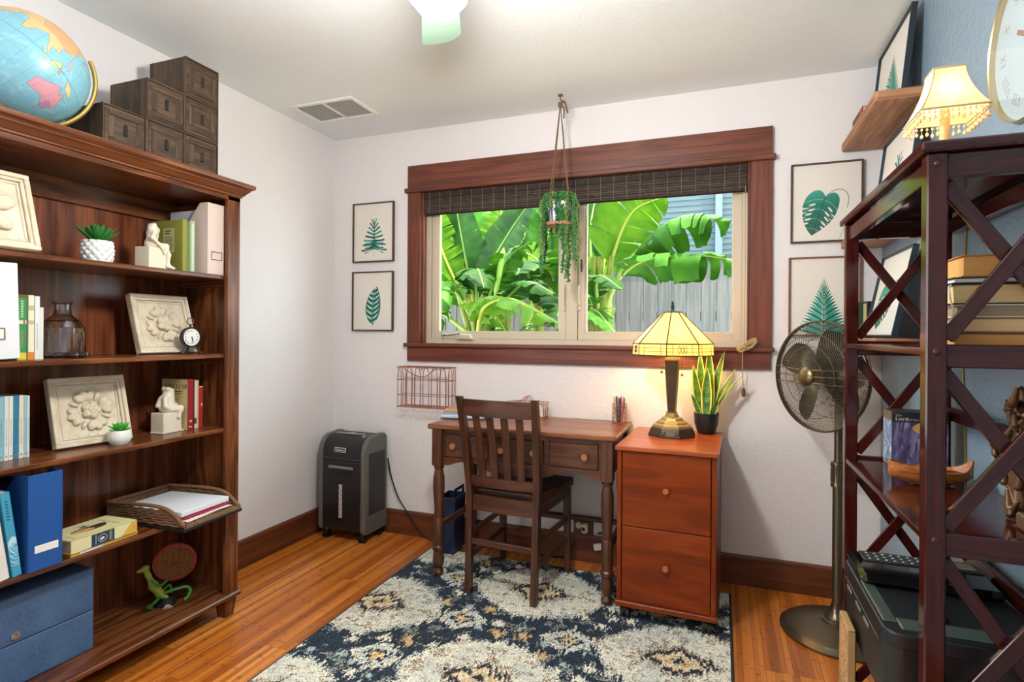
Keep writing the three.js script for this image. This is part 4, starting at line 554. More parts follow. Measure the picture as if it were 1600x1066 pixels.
// ---- fourth shelf
{
  const Y = SH[3];
  const f = thing('magazine_file', 'royal blue magazine file with white label strip', 'magazine file', [-1.975, Y, -1.142]); const bl = flat(0x14539c, 0.65);
  part(f, 'shell', merge(bounds(-0.003, 0, 0, 0.298, -0.045, 0.045, 0.001), extrude(poly([[0, 0], [0, 0.298], [-0.06, 0.298], [-0.15, 0.2], [-0.25, 0.2], [-0.25, 0]]), 0.003).translate(0, 0, 0.045), extrude(poly([[0, 0], [0, 0.298], [-0.06, 0.298], [-0.15, 0.2], [-0.25, 0.2], [-0.25, 0]]), 0.003).translate(0, 0, -0.048), bounds(-0.25, 0, 0, 0.003, -0.045, 0.045), bounds(-0.25, -0.247, 0.003, 0.2, -0.045, 0.045)), bl);
  part(f, 'folder', bounds(-0.24, -0.02, 0.004, 0.26, -0.03, 0.03, 0.002), flat(0x1c2a44, 0.8));
  part(f, 'label_strip', bounds(0, 0.0012, 0.055, 0.078, -0.036, 0.03, 0.0004), M.paper);
  const mg = (lab, z, t, h, tilt, col, o = {}) => book(lab, undefined, [-1.985, Y + t * Math.abs(Math.sin(tilt)) * 0.5 + 0.0005, z], t, h, 0.2, flat(col, 0.6), { tilt, ...o });
  mg('turquoise marbled planner leaning on the blue file', -1.072, 0.024, 0.262, 0.13, 0x2f93b8, { name: 'planner', spine: (c, W, H) => { c.fillStyle = '#3d9fc2'; c.fillRect(0, 0, W, H); c.strokeStyle = 'rgba(200,235,240,0.6)'; for (let i = 0; i < 26; i++) { c.lineWidth = 1 + (i % 3); c.beginPath(); c.ellipse(16 + (i % 5) * 3, 140 + i * 2, 6 + i * 1.4, 4 + i * 1.1, i, 0, 7); c.stroke(); } c.fillStyle = '#2b5c74'; for (let i = 0; i < 7; i++) c.fillRect(11, 24 + i * 9, 10, 5); } });
  mg('thick white paperback leaning on the turquoise planner', -1.038, 0.030, 0.252, 0.14, 0xe6e3dc);
  const m = thing('magazine_stack', 'curled magazines standing at the left end of the fourth shelf', 'magazines', [-1.985, Y, -0.985]);
  for (let i = 0; i < 5; i++) part(m, 'magazine', sweep([[-0.1, 0.003, -0.024 + i * 0.013 - 0.0], [-0.1, 0.06, 0.004 + i * 0.012], [-0.1, 0.13, 0.018 + i * 0.0115], [-0.1, 0.215 - i * 0.006, 0.022 + i * 0.0115]], [1, 0, 0], [0, 0, 1], 0.19, 0.009, 1), [M.paper, flat(0xd8d2c4, 0.7), flat(0xe8e6e0, 0.6), flat(0xc9c6bc, 0.7), M.paper][i]);
  const y1 = thing('book', 'thin yellow-orange paperback under the thick yellow book', 'book', [-2.075, Y, -1.335], 0.06);
  part(y1, 'cover', bounds(-0.07, 0.082, 0, 0.012, -0.118, 0.118, 0.001), flat(0xe3b44a, 0.55)); part(y1, 'spine_label', bounds(0.082, 0.0826, 0.002, 0.010, 0.01, 0.09, 0.0002), M.paper);
  const y2 = thing('book', 'thick yellow paperback lying flat with a blue spine panel', 'book', [-2.07, Y + 0.0125, -1.33], 0.06);
  part(y2, 'cover', merge(bounds(-0.07, 0.082, 0.0405, 0.042, -0.116, 0.116, 0.0004), bounds(-0.07, 0.082, 0, 0.0015, -0.116, 0.116, 0.0004), bounds(0.0805, 0.082, 0.0015, 0.0405, -0.116, 0.116, 0.0004)), flat(0xdcd193, 0.5)); part(y2, 'page_block', bounds(-0.068, 0.0805, 0.0016, 0.0404, -0.113, 0.113, 0.0004, 0), M.pages);
  print(y2, 'spine_print', 0.23, 0.04, 460, 80, (c, W, H) => { c.fillStyle = '#e2dba8'; c.fillRect(0, 0, W, H); const g = c.createLinearGradient(330, 0, 460, 0); c.fillStyle = '#dcae4e'; c.beginPath(); c.moveTo(340, 80); c.lineTo(420, 0); c.lineTo(460, 0); c.lineTo(460, 80); c.fill(); c.fillStyle = '#1d3c58'; c.fillRect(130, 0, 160, 80); c.strokeStyle = '#e5e2cf'; c.lineWidth = 3; c.beginPath(); c.ellipse(206, 40, 30, 24, 0, 0, 7); c.stroke(); c.fillStyle = '#efe7d6'; c.beginPath(); c.ellipse(204, 42, 16, 9, -0.3, 0, 7); c.fill(); c.fillStyle = '#d8d391'; c.fillRect(158, 8, 4, 64); c.fillRect(256, 8, 4, 64); c.fillRect(268, 4, 3, 72); c.strokeStyle = '#c07c30'; c.beginPath(); c.ellipse(438, 40, 9, 10, 0, 0, 7); c.stroke(); }, [0.0824, 0.021, 0], [0, PI / 2, 0]);
  print(y2, 'cover_print', 0.23, 0.15, 460, 300, (c, W, H) => { c.fillStyle = '#e1d99f'; c.fillRect(0, 0, W, H); c.fillStyle = '#54381e'; c.beginPath(); c.ellipse(215, 165, 120, 44, 0.02, 0, 7); c.fill(); c.fillStyle = '#d9a860'; c.beginPath(); c.ellipse(170, 172, 78, 30, 0, 0, 7); c.fill(); c.fillStyle = '#2a2a24'; c.beginPath(); c.ellipse(290, 150, 60, 26, -0.1, 0, 7); c.fill(); c.fillStyle = '#1f3038'; c.beginPath(); for (let i = 0; i < 10; i++) { const r = i % 2 ? 14 : 44, a = i * PI / 5 - 1; c.lineTo(225 + r * Math.cos(a), 96 + r * 0.9 * Math.sin(a)); } c.fill(); c.fillStyle = '#4a5a48'; for (let i = 0; i < 8; i++) c.fillRect(360 + (i % 2) * 3, 60 + i * 24, 12, 12); for (let i = 0; i < 4; i++) c.fillRect(40, 190 + i * 22, 11, 10); }, [0.006, 0.0424, 0], [-PI / 2, 0, PI / 2]);
  // wicker tray with papers
  const t = thing('wicker_tray', 'brown woven letter tray overhanging the shelf edge', 'tray', [-2.055, Y, -1.655], 0.05);
  const W = 0.2, L = 0.14, tw = std({ roughness: 0.85, map: tex(256, 64, (u, v) => { const a = 0.5 + 0.5 * Math.sin(2 * PI * (u * 24 + v * 6)), f = fbm(u, v, 40, 8, 2, 88); return ramp([[70, 46, 30], [124, 88, 60], [176, 140, 104]], 0.5 * a + 0.5 * f); }, [0.2, 0.04]) });
  part(t, 'base', bounds(-W, W, 0, 0.012, -L, L, 0.002), M.black);
  const strand = (a, b, y, k) => { const pts = []; const n = 26; for (let i = 0; i <= n; i++) { const s = i / n; pts.push([lerp(a[0], b[0], s), y + 0.0022 * Math.sin(i * 1.6 + k), lerp(a[1], b[1], s)]); } return tube(pts, 0.0052, 52, 6); };
  for (const z of [-L + 0.008, L - 0.008]) part(t, 'side_wall', merge([...Array(6)].map((_, k) => strand([-W + 0.005, z], [W - 0.005 - k * 0.013, z], 0.018 + k * 0.0095, k))), tw);
  part(t, 'back_wall', merge([...Array(6)].map((_, k) => strand([-W + 0.006, -L + 0.01], [-W + 0.006, L - 0.01], 0.018 + k * 0.0095, k))), tw);
  part(t, 'front_edge', merge([...Array(26)].map((_, k) => tube([[W - 0.05, 0.017, -L + 0.016 + k * 0.0099], [W - 0.008, 0.0165, -L + 0.016 + k * 0.0099], [W - 0.002, 0.012, -L + 0.016 + k * 0.0099]], 0.0046, 6, 6))), tw);
  part(t, 'rim', merge(tube([[-W + 0.008, 0.075, -L + 0.008], [-W + 0.008, 0.075, L - 0.008]], 0.007, 20, 8), tube([[-W + 0.006, 0.075, -L + 0.008], [W - 0.09, 0.073, -L + 0.008], [W - 0.01, 0.02, -L + 0.008]], 0.0075, 20, 8), tube([[-W + 0.006, 0.075, L - 0.008], [W - 0.09, 0.073, L - 0.008], [W - 0.01, 0.02, L - 0.008]], 0.0075, 20, 8)), tw);
  const pp = thing('paper_stack', 'stack of white papers and a dark red folder in the woven tray', 'papers', [-2.052, Y + 0.0245, -1.655], 0.05);
  part(pp, 'loose_sheets', merge(T(bx(0.318, 0.003, 0.224, 0.008, 0.0016, 0, 0.0005), 0, 0, 0, 0, 0.05, 0), T(bx(0.312, 0.003, 0.222, 0.012, 0.006, 0.004, 0.0005), 0, 0, 0, 0, -0.04, 0)), M.paper); part(pp, 'folder', T(bx(0.314, 0.008, 0.224, 0.004, 0.0125, 0), 0, 0, 0, 0, 0.015, 0), flat(0x9e1f40, 0.6)); part(pp, 'top_sheets', T(bx(0.308, 0.02, 0.228, 0.0, 0.026, 0, 0.002), 0, 0, 0, 0, 0, 0.02), flat(0xe3e6ec, 0.7));
}
// ---- bottom shelf
{
  const Y = SH[4], denim = std({ roughness: 0.75, map: tex(256, 256, (u, v) => { const f = fbm(u, v, 60, 60, 2, 101), g = fbm(u, v, 3, 3, 3, 102); return ramp([[46, 72, 108], [72, 104, 144], [96, 128, 164]], 0.5 * f + 0.5 * g); }, [0.2, 0.2]) });
  const b = thing('storage_box', 'blue linen storage box with two lids and a round metal stud', 'storage box', [-2.07, Y, -1.35]);
  part(b, 'lower_drawer', bounds(-0.225, 0, 0, 0.135, 0, 0.42, 0.003, 2), denim); part(b, 'upper_drawer', bounds(-0.225, 0, 0.1375, 0.285, 0, 0.42, 0.003, 2), denim);
  part(b, 'stud', T(lathe([[0.001, 0], [0.013, 0], [0.013, 0.004], [0.009, 0.006], [0.006, 0.004], [0.001, 0.006]], 28), 0, 0.16, 0.235, 0, 0, -PI / 2), M.steel);
  const f = thing('frog_fan_figure', 'green metal frog holding up a round red wire fan', 'figurine', [-2.13, Y, -1.675], 1.0);
  const gm = flat(0x3c7d2a, 0.35), lg = flat(0x9aa63c, 0.4);
  part(f, 'base', merge([...Array(5)].map((_, i) => T(S(torus(0.034 - i * 0.004, 0.005, 8, 28), 1, 1, 1.0), 0, 0.006 + i * 0.005, 0, PI / 2))), flat(0x23252b, 0.5, { metalness: 0.5 }));
  const bones = [[[-0.02, 0.045, 0.0], [-0.045, 0.085, 0], 0.015, 0.018], [[-0.045, 0.085, 0], [-0.065, 0.135, 0], 0.014, 0.009], [[-0.065, 0.135, 0], [-0.075, 0.162, 0.004], 0.009, 0.010], [[-0.070, 0.166, 0.004], [-0.098, 0.160, 0.012], 0.011, 0.007], [[-0.02, 0.045, 0], [0.0, 0.03, 0.01], 0.014, 0.008]];
  part(f, 'body', sdfMesh((x, y, z) => { let d = 1; for (const [a, c, r0, r1] of bones) d = smin(d, capsule([x, y, z], a, c, r0, r1), 0.012); return d; }, [-0.05, 0.1, 0], 0.09, 48), lg);
  part(f, 'leg', merge(tube([[-0.01, 0.05, 0.01], [0.03, 0.055, 0.01], [0.075, 0.052, 0.006], [0.085, 0.035, 0.01], [0.070, 0.009, 0.018]], 0.0068, 20, 8), sph(0.009, 0.066, 0.009, 0.018, 10, 8)), gm); part(f, 'leg', tube([[-0.02, 0.04, 0.01], [-0.05, 0.02, 0.022], [-0.066, 0.008, 0.014], [-0.05, 0.007, 0.03]], 0.0065, 16, 8), gm);
  part(f, 'arm', tube([[-0.055, 0.115, 0.008], [-0.03, 0.088, 0.02], [0.004, 0.1, 0.006]], 0.005, 14, 8), gm); part(f, 'arm', tube([[-0.02, 0.05, 0.0], [0.012, 0.075, 0.0], [0.016, 0.045, 0.012]], 0.0045, 14, 8), gm);
  part(f, 'webbed_foot', merge([-0.5, -0.15, 0.2, 0.55].map((a) => rod([0, 0.008, 0.03], [0.03 * Math.sin(a), 0.004, 0.03 + 0.028 * Math.cos(a)], 0.0035, 6))), flat(0xb9a68a, 0.6));
  const D = new THREE.Group(); const cx = 0.028, cy = 0.168, R = 0.075, red = flat(0x9a3a30, 0.4, { metalness: 0.2 }), fan = part(f, 'fan_rim', merge(torus(R, 0.0045, 8, 56), T(torus(R * 0.93, 0.003, 8, 56), 0, 0, 0.004), T(torus(R * 0.99, 0.003, 8, 56), 0, 0, -0.01)), red, [cx, cy, 0.008], [0.1, -0.15, -0.3]);
  const mesh = []; for (let i = -9; i <= 9; i++) for (const a of [0.52, -0.52]) { const o = i * 0.0075, h = Math.sqrt(Math.max(0, R * R - o * o)); if (h > 0.01) mesh.push(T(rod([o, -h, 0], [o, h, 0], 0.0009, 5), 0, 0, a > 0 ? 0 : 0.001, 0, 0, a + PI / 2)); }
  part(fan, 'wire_mesh', merge(mesh), flat(0xc99a5a, 0.4, { metalness: 0.3 })); part(fan, 'hub', merge(sph(0.008, 0, 0, 0.004, 14, 10), [0, 1, 2, 3, 4, 5].map((k) => rod([0, 0, 0.003], [R * Math.cos(k * 1.05), R * Math.sin(k * 1.05), 0.002], 0.0016, 6))), red); part(fan, 'neck', rod([0, -R, 0], [-0.018, -0.115, -0.004], 0.004, 8), gm);
}
// ---------------------------------------------------------------- rug
{
  const X0 = -1.535, X1 = 0.05, Z0 = -2.84, Z1 = -0.5, W = 1100, H = 1600;
  const cream = [234, 227, 206], pale = [176, 190, 186], taupe = [134, 118, 98], gold = [206, 164, 98], navy = [27, 40, 55], slate = [58, 78, 92];
  const sp = (i, j, s) => h2(i, j, s);
  const col = (x, z) => {
    const ix = Math.floor(x / 0.0042), iz = Math.floor(z / 0.0042), n1 = sp(ix, iz, 1), cx = Math.floor(x / 0.011), jag = (sp(cx, 3, 8) - 0.5) * 0.05 + (sp(Math.floor(x / 0.0055), 5, 9) - 0.5) * 0.03;
    const zz = z + jag * (sp(cx, Math.floor(z / 0.12), 4) > 0.4 ? 1 : 0.4), xx = x + (n1 - 0.5) * 0.01;
    const big = fbm((x + 9) / 1, (z + 9) / 1, 9, 9, 3, 12), fine = fbm(x + 9, z + 9, 30, 30, 2, 13);
    let bd = 9, bi = 0, bj = 0, bdx = 0, bdz = 0, sd = 9, sdx = 0, sdz = 0;
    const u = Math.round((x + 0.79) / 0.65), v = Math.round((z + 2.53) / 0.36);
    for (let i = u - 1; i <= u + 1; i++) for (let j = v - 1; j <= v + 1; j++) {
      const px = -0.79 + i * 0.65, pz = -2.53 + j * 0.36;
      if ((i + j) % 2 === 0) { const dx = Math.abs(xx - px), dz = Math.abs(zz - pz), m = Math.pow(Math.pow(dx / 0.315, 1.6) + Math.pow(dz / 0.262, 1.6), 1 / 1.6); if (m < bd) { bd = m; bi = i; bj = j; bdx = Math.abs(xx - px); bdz = Math.abs(zz - pz); } }
      else for (const s of [-0.235, 0.235]) { const dx = Math.abs(xx - px - s), dz = Math.abs(zz - pz), m = dx / 0.125 + dz / 0.095; if (m < sd) { sd = m; sdx = dx; sdz = dz; } }
    }
    let c;
    if (bd < 1) {
      const k = (bi * 7 + bj * 3) & 1, dd = bdx / 0.145 + bdz / 0.095;
      c = big > 0.55 ? mix3(cream, pale, k ? 0.75 : 0.35) : cream; if (n1 > 0.72) c = mix3(c, pale, 0.7);
      if (fine > 0.66 && bd < 0.9 && n1 > 0.45) c = k ? mix3(gold, cream, 0.3) : taupe; else if (fine < 0.31 && n1 > 0.5 && bd > 0.3) c = mix3(c, taupe, 0.6);
      if (dd < 1.25 && dd > 1.0) c = n1 > 0.4 ? taupe : cream; else if (dd <= 1.0 && dd > 0.72) c = n1 > 0.15 ? navy : taupe; else if (dd <= 0.72) c = dd > 0.42 ? (n1 > 0.55 ? gold : cream) : dd > 0.2 ? (n1 > 0.4 ? gold : pale) : navy;
      if (bd > 0.93 && n1 > 0.6) c = slate;
    } else {
      c = n1 > 0.82 ? slate : navy;
      if (sd < 1) c = sd > 0.72 ? (n1 > 0.25 ? cream : slate) : sd > 0.5 ? (n1 > 0.3 ? pale : cream) : sd > 0.33 ? navy : n1 > 0.3 ? gold : cream;
      else { const ci = Math.floor((x + 9) / 0.10), cj = Math.floor((z + 9) / 0.09), q = sp(ci, cj, 6), ox = (sp(ci, cj, 16) - 0.5) * 0.05, oz = (sp(ci, cj, 17) - 0.5) * 0.045, gx = Math.abs((x + 9) - (ci + 0.5) * 0.10 - ox), gz = Math.abs((zz + 9) - (cj + 0.5) * 0.09 - oz); if (q > 0.25 && gx / (0.02 + 0.022 * q) + gz / (0.014 + 0.016 * q) < 1 + (n1 - 0.5) * 0.9) c = q > 0.86 ? mix3(gold, cream, 0.25) : q > 0.55 ? cream : pale; else if (fine > 0.64 && n1 > 0.5) c = mix3(pale, taupe, 0.4); }
    }
    const s = 0.86 + 0.28 * sp(ix * 3 + 1, iz * 5 + 2, 3); return [c[0] * s, c[1] * s, c[2] * s];
  };
  const map = tex(W, H, (u, v) => { const x = lerp(X0, X1, u), z = lerp(Z0, Z1, v); return col(x, z); });
  const bump = tex(512, 512, (u, v) => fbm(u, v, 130, 130, 2, 55), [0.6, 0.6], false); bump.repeat.set(2.6, 3.9);
  const o = thing('area_rug', 'navy and cream medallion area rug under the desk chair', 'rug', [(X0 + X1) / 2, 0, (Z0 + Z1) / 2]);
  const g = new THREE.BoxGeometry(X1 - X0 - 0.02, 0.010, Z1 - Z0 - 0.02).translate(0, 0.0052, 0), uv = g.attributes.uv, p = g.attributes.position; for (let i = 0; i < p.count; i++) uv.setXY(i, (p.getX(i) + (X1 - X0) / 2) / (X1 - X0), (p.getZ(i) + (Z1 - Z0) / 2) / (Z1 - Z0));
  part(o, 'pile', g, std({ map, roughness: 0.95, bumpMap: bump, bumpScale: 0.004 }));
  const w = X1 - X0, l = Z1 - Z0; part(o, 'binding', merge(bx(w, 0.009, 0.011, 0, 0.0047, l / 2 - 0.0055, 0.003), bx(w, 0.009, 0.011, 0, 0.0047, -l / 2 + 0.0055, 0.003), bx(0.011, 0.009, l - 0.022, w / 2 - 0.0055, 0.0047, 0, 0.003), bx(0.011, 0.009, l - 0.022, -w / 2 + 0.0055, 0.0047, 0, 0.003)), flat(0x1c2836, 0.9));
}
const RUG = 0.0102;
// ---------------------------------------------------------------- shredder
{
  const o = thing('paper_shredder', 'black and grey wheeled paper shredder in the room corner', 'shredder', [-2.072, 0, -2.845], -0.03);
  const prof = (k) => { const s = new THREE.Shape(), f = 0.112 - k, b = -0.108 + k, t = 0.622 - k, y0 = 0.052 + k; s.moveTo(b + 0.02, y0); s.lineTo(f - 0.03, y0); s.quadraticCurveTo(f, y0, f, y0 + 0.04); s.lineTo(f, 0.49); s.bezierCurveTo(f, 0.57, f - 0.03, 0.6 - k, f - 0.075, t - 0.008); s.lineTo(b + 0.05, t); s.quadraticCurveTo(b, t, b, t - 0.05); s.lineTo(b, y0 + 0.02); s.quadraticCurveTo(b, y0, b + 0.02, y0); return s; };
  const along = (s, x0, x1, bev = 0.002) => extrude(s, x1 - x0 - bev * 2, bev, 16).rotateY(PI / 2).rotateY(PI).rotateY(0).translate(0, 0, 0);
  const slab = (k, x0, x1, bev) => { const g = extrude(prof(k), x1 - x0 - 2 * bev, bev, 16); const m = new THREE.Matrix4().makeBasis(V(0, 0, 1), V(0, 1, 0), V(-1, 0, 0)); g.applyMatrix4(m); return g.translate(x1 - bev, 0, 0); };
  part(o, 'body', slab(0.006, -0.150, 0.150, 0.003), flat(0x1c1d1f, 0.45));
  for (const x of [-0.168, 0.136]) part(o, 'side_frame', slab(0, x, x + 0.032, 0.006), flat(0x67655f, 0.45, { metalness: 0.2 }));
  for (const x of [-0.1695, 0.166]) part(o, 'side_inset', bounds(x, x + 0.0035, 0.16, 0.52, -0.085, 0.075, 0.002), flat(0x2a2a2b, 0.5));
  part(o, 'bin_front', bounds(-0.134, 0.134, 0.07, 0.468, 0.104, 0.112, 0.004), flat(0x161719, 0.35));
  part(o, 'head_cover', merge(bounds(-0.134, 0.134, 0.474, 0.488, 0.100, 0.110, 0.003)), flat(0x1d2530, 0.35));
  part(o, 'handle_grip', bounds(-0.088, 0.088, 0.424, 0.442, 0.110, 0.122, 0.005), flat(0x77736e, 0.45)); part(o, 'handle_recess', T(extrude(poly([[-0.085, 0], [0.085, 0], [0.06, -0.035], [-0.06, -0.035]]), 0.002, 0.0005), 0, 0.424, 0.112), flat(0x0a0a0b, 0.5));
  part(o, 'window_slot', bounds(-0.03, 0.012, 0.115, 0.355, 0.1115, 0.1135, 0.001), flat(0x0b0b0c, 0.4)); part(o, 'shredded_paper', bounds(-0.014, 0.010, 0.14, 0.335, 0.1135, 0.1145, 0.0004, 1), std({ roughness: 0.8, map: tex(32, 128, (u, v) => { const n = h2(Math.floor(u * 5), Math.floor(v * 40), 3), m = h2(Math.floor(u * 7), Math.floor(v * 23), 8); return n > 0.85 ? [150, 80, 80] : n > 0.62 ? [120, 118, 114] : m > 0.5 ? [232, 230, 226] : [196, 194, 190]; }, [0.03, 0.2]) }));
  const top = part(o, 'feed_slot', T(merge(bx(0.20, 0.004, 0.022, -0.01, 0, 0, 0.0015), bx(0.024, 0.006, 0.026, 0.0, 0.002, 0, 0.0015)), 0, 0.617, 0.01, 0.12), flat(0xaaa8a4, 0.4)); part(top, 'feed_gap', T(bx(0.19, 0.002, 0.004, -0.01, 0.0022, 0, 0.0005), 0, 0.617, 0.01, 0.12), M.black);
  part(o, 'control_dial', T(cyl(0.011, 0.012, 0.006, 0.105, 0, 0, 20), 0, 0.609, 0.035, 0.25), M.steel);
  const lg = part(o, 'logo_plate', T(extrude(rrect(0.082, 0.027, 0.006), 0.0012, 0.0004), -0.01, 0.535, 0.1085, -0.17), flat(0xc9ccd0, 0.4));
  print(lg, 'logo_print', 0.072, 0.019, 288, 76, (c, W, H) => { c.fillStyle = '#23262c'; c.fillRect(0, 0, W, H); c.fillStyle = '#f2f3f5'; c.font = 'bold 54px sans-serif'; c.textAlign = 'center'; c.textBaseline = 'middle'; c.fillText('Fellowes', W / 2, H / 2 + 2); }, [-0.01, 0.5349, 0.1109], [-0.17, 0, 0]);
  for (const x of [-0.13, 0.13]) for (const z of [0.075, -0.075]) { const c = part(o, 'caster', merge(T(cyl(0.022, 0.022, 0.012, 0, 0, 0, 20), x - 0.010, 0.022, z, 0, 0, PI / 2), T(cyl(0.022, 0.022, 0.012, 0, 0, 0, 20), x + 0.010, 0.022, z, 0, 0, PI / 2), cyl(0.014, 0.018, 0.02, x, 0.036, z, 16)), M.blackrubber); part(c, 'stem', cyl(0.008, 0.008, 0.02, x, 0.05, z, 12), M.steel); }
  solo('electric_cable', tube([[-1.895, 0.46, -2.945], [-1.87, 0.34, -2.95], [-1.82, 0.22, -2.952], [-1.75, 0.13, -2.953], [-1.68, 0.05, -2.95], [-1.60, 0.006, -2.94], [-1.4, 0.005, -2.955], [-1.0, 0.005, -2.96], [-0.78, 0.02, -2.962], [-0.735, 0.10, -2.960]], 0.0042, 80, 8), M.blackrubber, 'black cord running from the shredder along the baseboard', 'cord');
}
// ---------------------------------------------------------------- wire basket on wall
{
  const o = thing('wire_basket', 'copper wire basket hung on the wall under the window', 'basket', [-1.625, 0.785, ZB]); const w = 0.168, h = 0.236, d = 0.105, r = 0.0016;
  const ring = (y, k = r) => merge(rod([-w, y, d], [w, y, d], k, 6), rod([-w, y, 0.003], [w, y, 0.003], k, 6), rod([-w, y, 0.003], [-w, y, d], k, 6), rod([w, y, 0.003], [w, y, d], k, 6));
  part(o, 'rim', ring(h, 0.0028), M.copper); part(o, 'hoop', ring(h * 0.68), M.copper); part(o, 'hoop', ring(h * 0.3), M.copper); part(o, 'hoop', ring(0.003, 0.0024), M.copper);
  const arch = (x0, x1, z) => tube([[x0, 0, z], [x0, h * 0.8, z], [lerp(x0, x1, 0.2), h * 0.96, z], [(x0 + x1) / 2, h, z], [lerp(x0, x1, 0.8), h * 0.96, z], [x1, h * 0.8, z], [x1, 0, z]], r, 30, 6);
  for (const z of [0.004, d]) for (let i = 0; i < 6; i++) part(o, 'arch_wire', arch(-w + i * 0.056 + 0.006, -w + i * 0.056 + 0.042, z), M.copper);
  for (const x of [-w, w]) for (let i = 0; i < 2; i++) part(o, 'arch_wire', T(arch(-0.018, 0.018, 0), x, 0, 0.03 + i * 0.048, 0, PI / 2, 0), M.copper);
  part(o, 'floor_grid', merge([...Array(9)].map((_, i) => rod([-w + i * 0.042, 0.003, 0.003], [-w + i * 0.042, 0.003, d], r, 5)), [...Array(3)].map((_, i) => rod([-w, 0.003, 0.02 + i * 0.034], [w, 0.003, 0.02 + i * 0.034], r, 5))), M.copper);
  part(o, 'dipped_edge', tube([[-w * 0.72, h, d + 0.002], [-w * 0.5, h - 0.03, d + 0.002], [-w * 0.1, h - 0.052, d + 0.002], [w * 0.2, h - 0.045, d + 0.002], [w * 0.45, h - 0.012, d + 0.002], [w * 0.75, h - 0.008, d + 0.002]], 0.0026, 30, 6), M.copper);
  part(o, 'hanger', merge([-0.06, 0.09].map((x) => T(torus(0.006, 0.002, 6, 16), x, h - 0.014, 0.003))), M.copper);
}
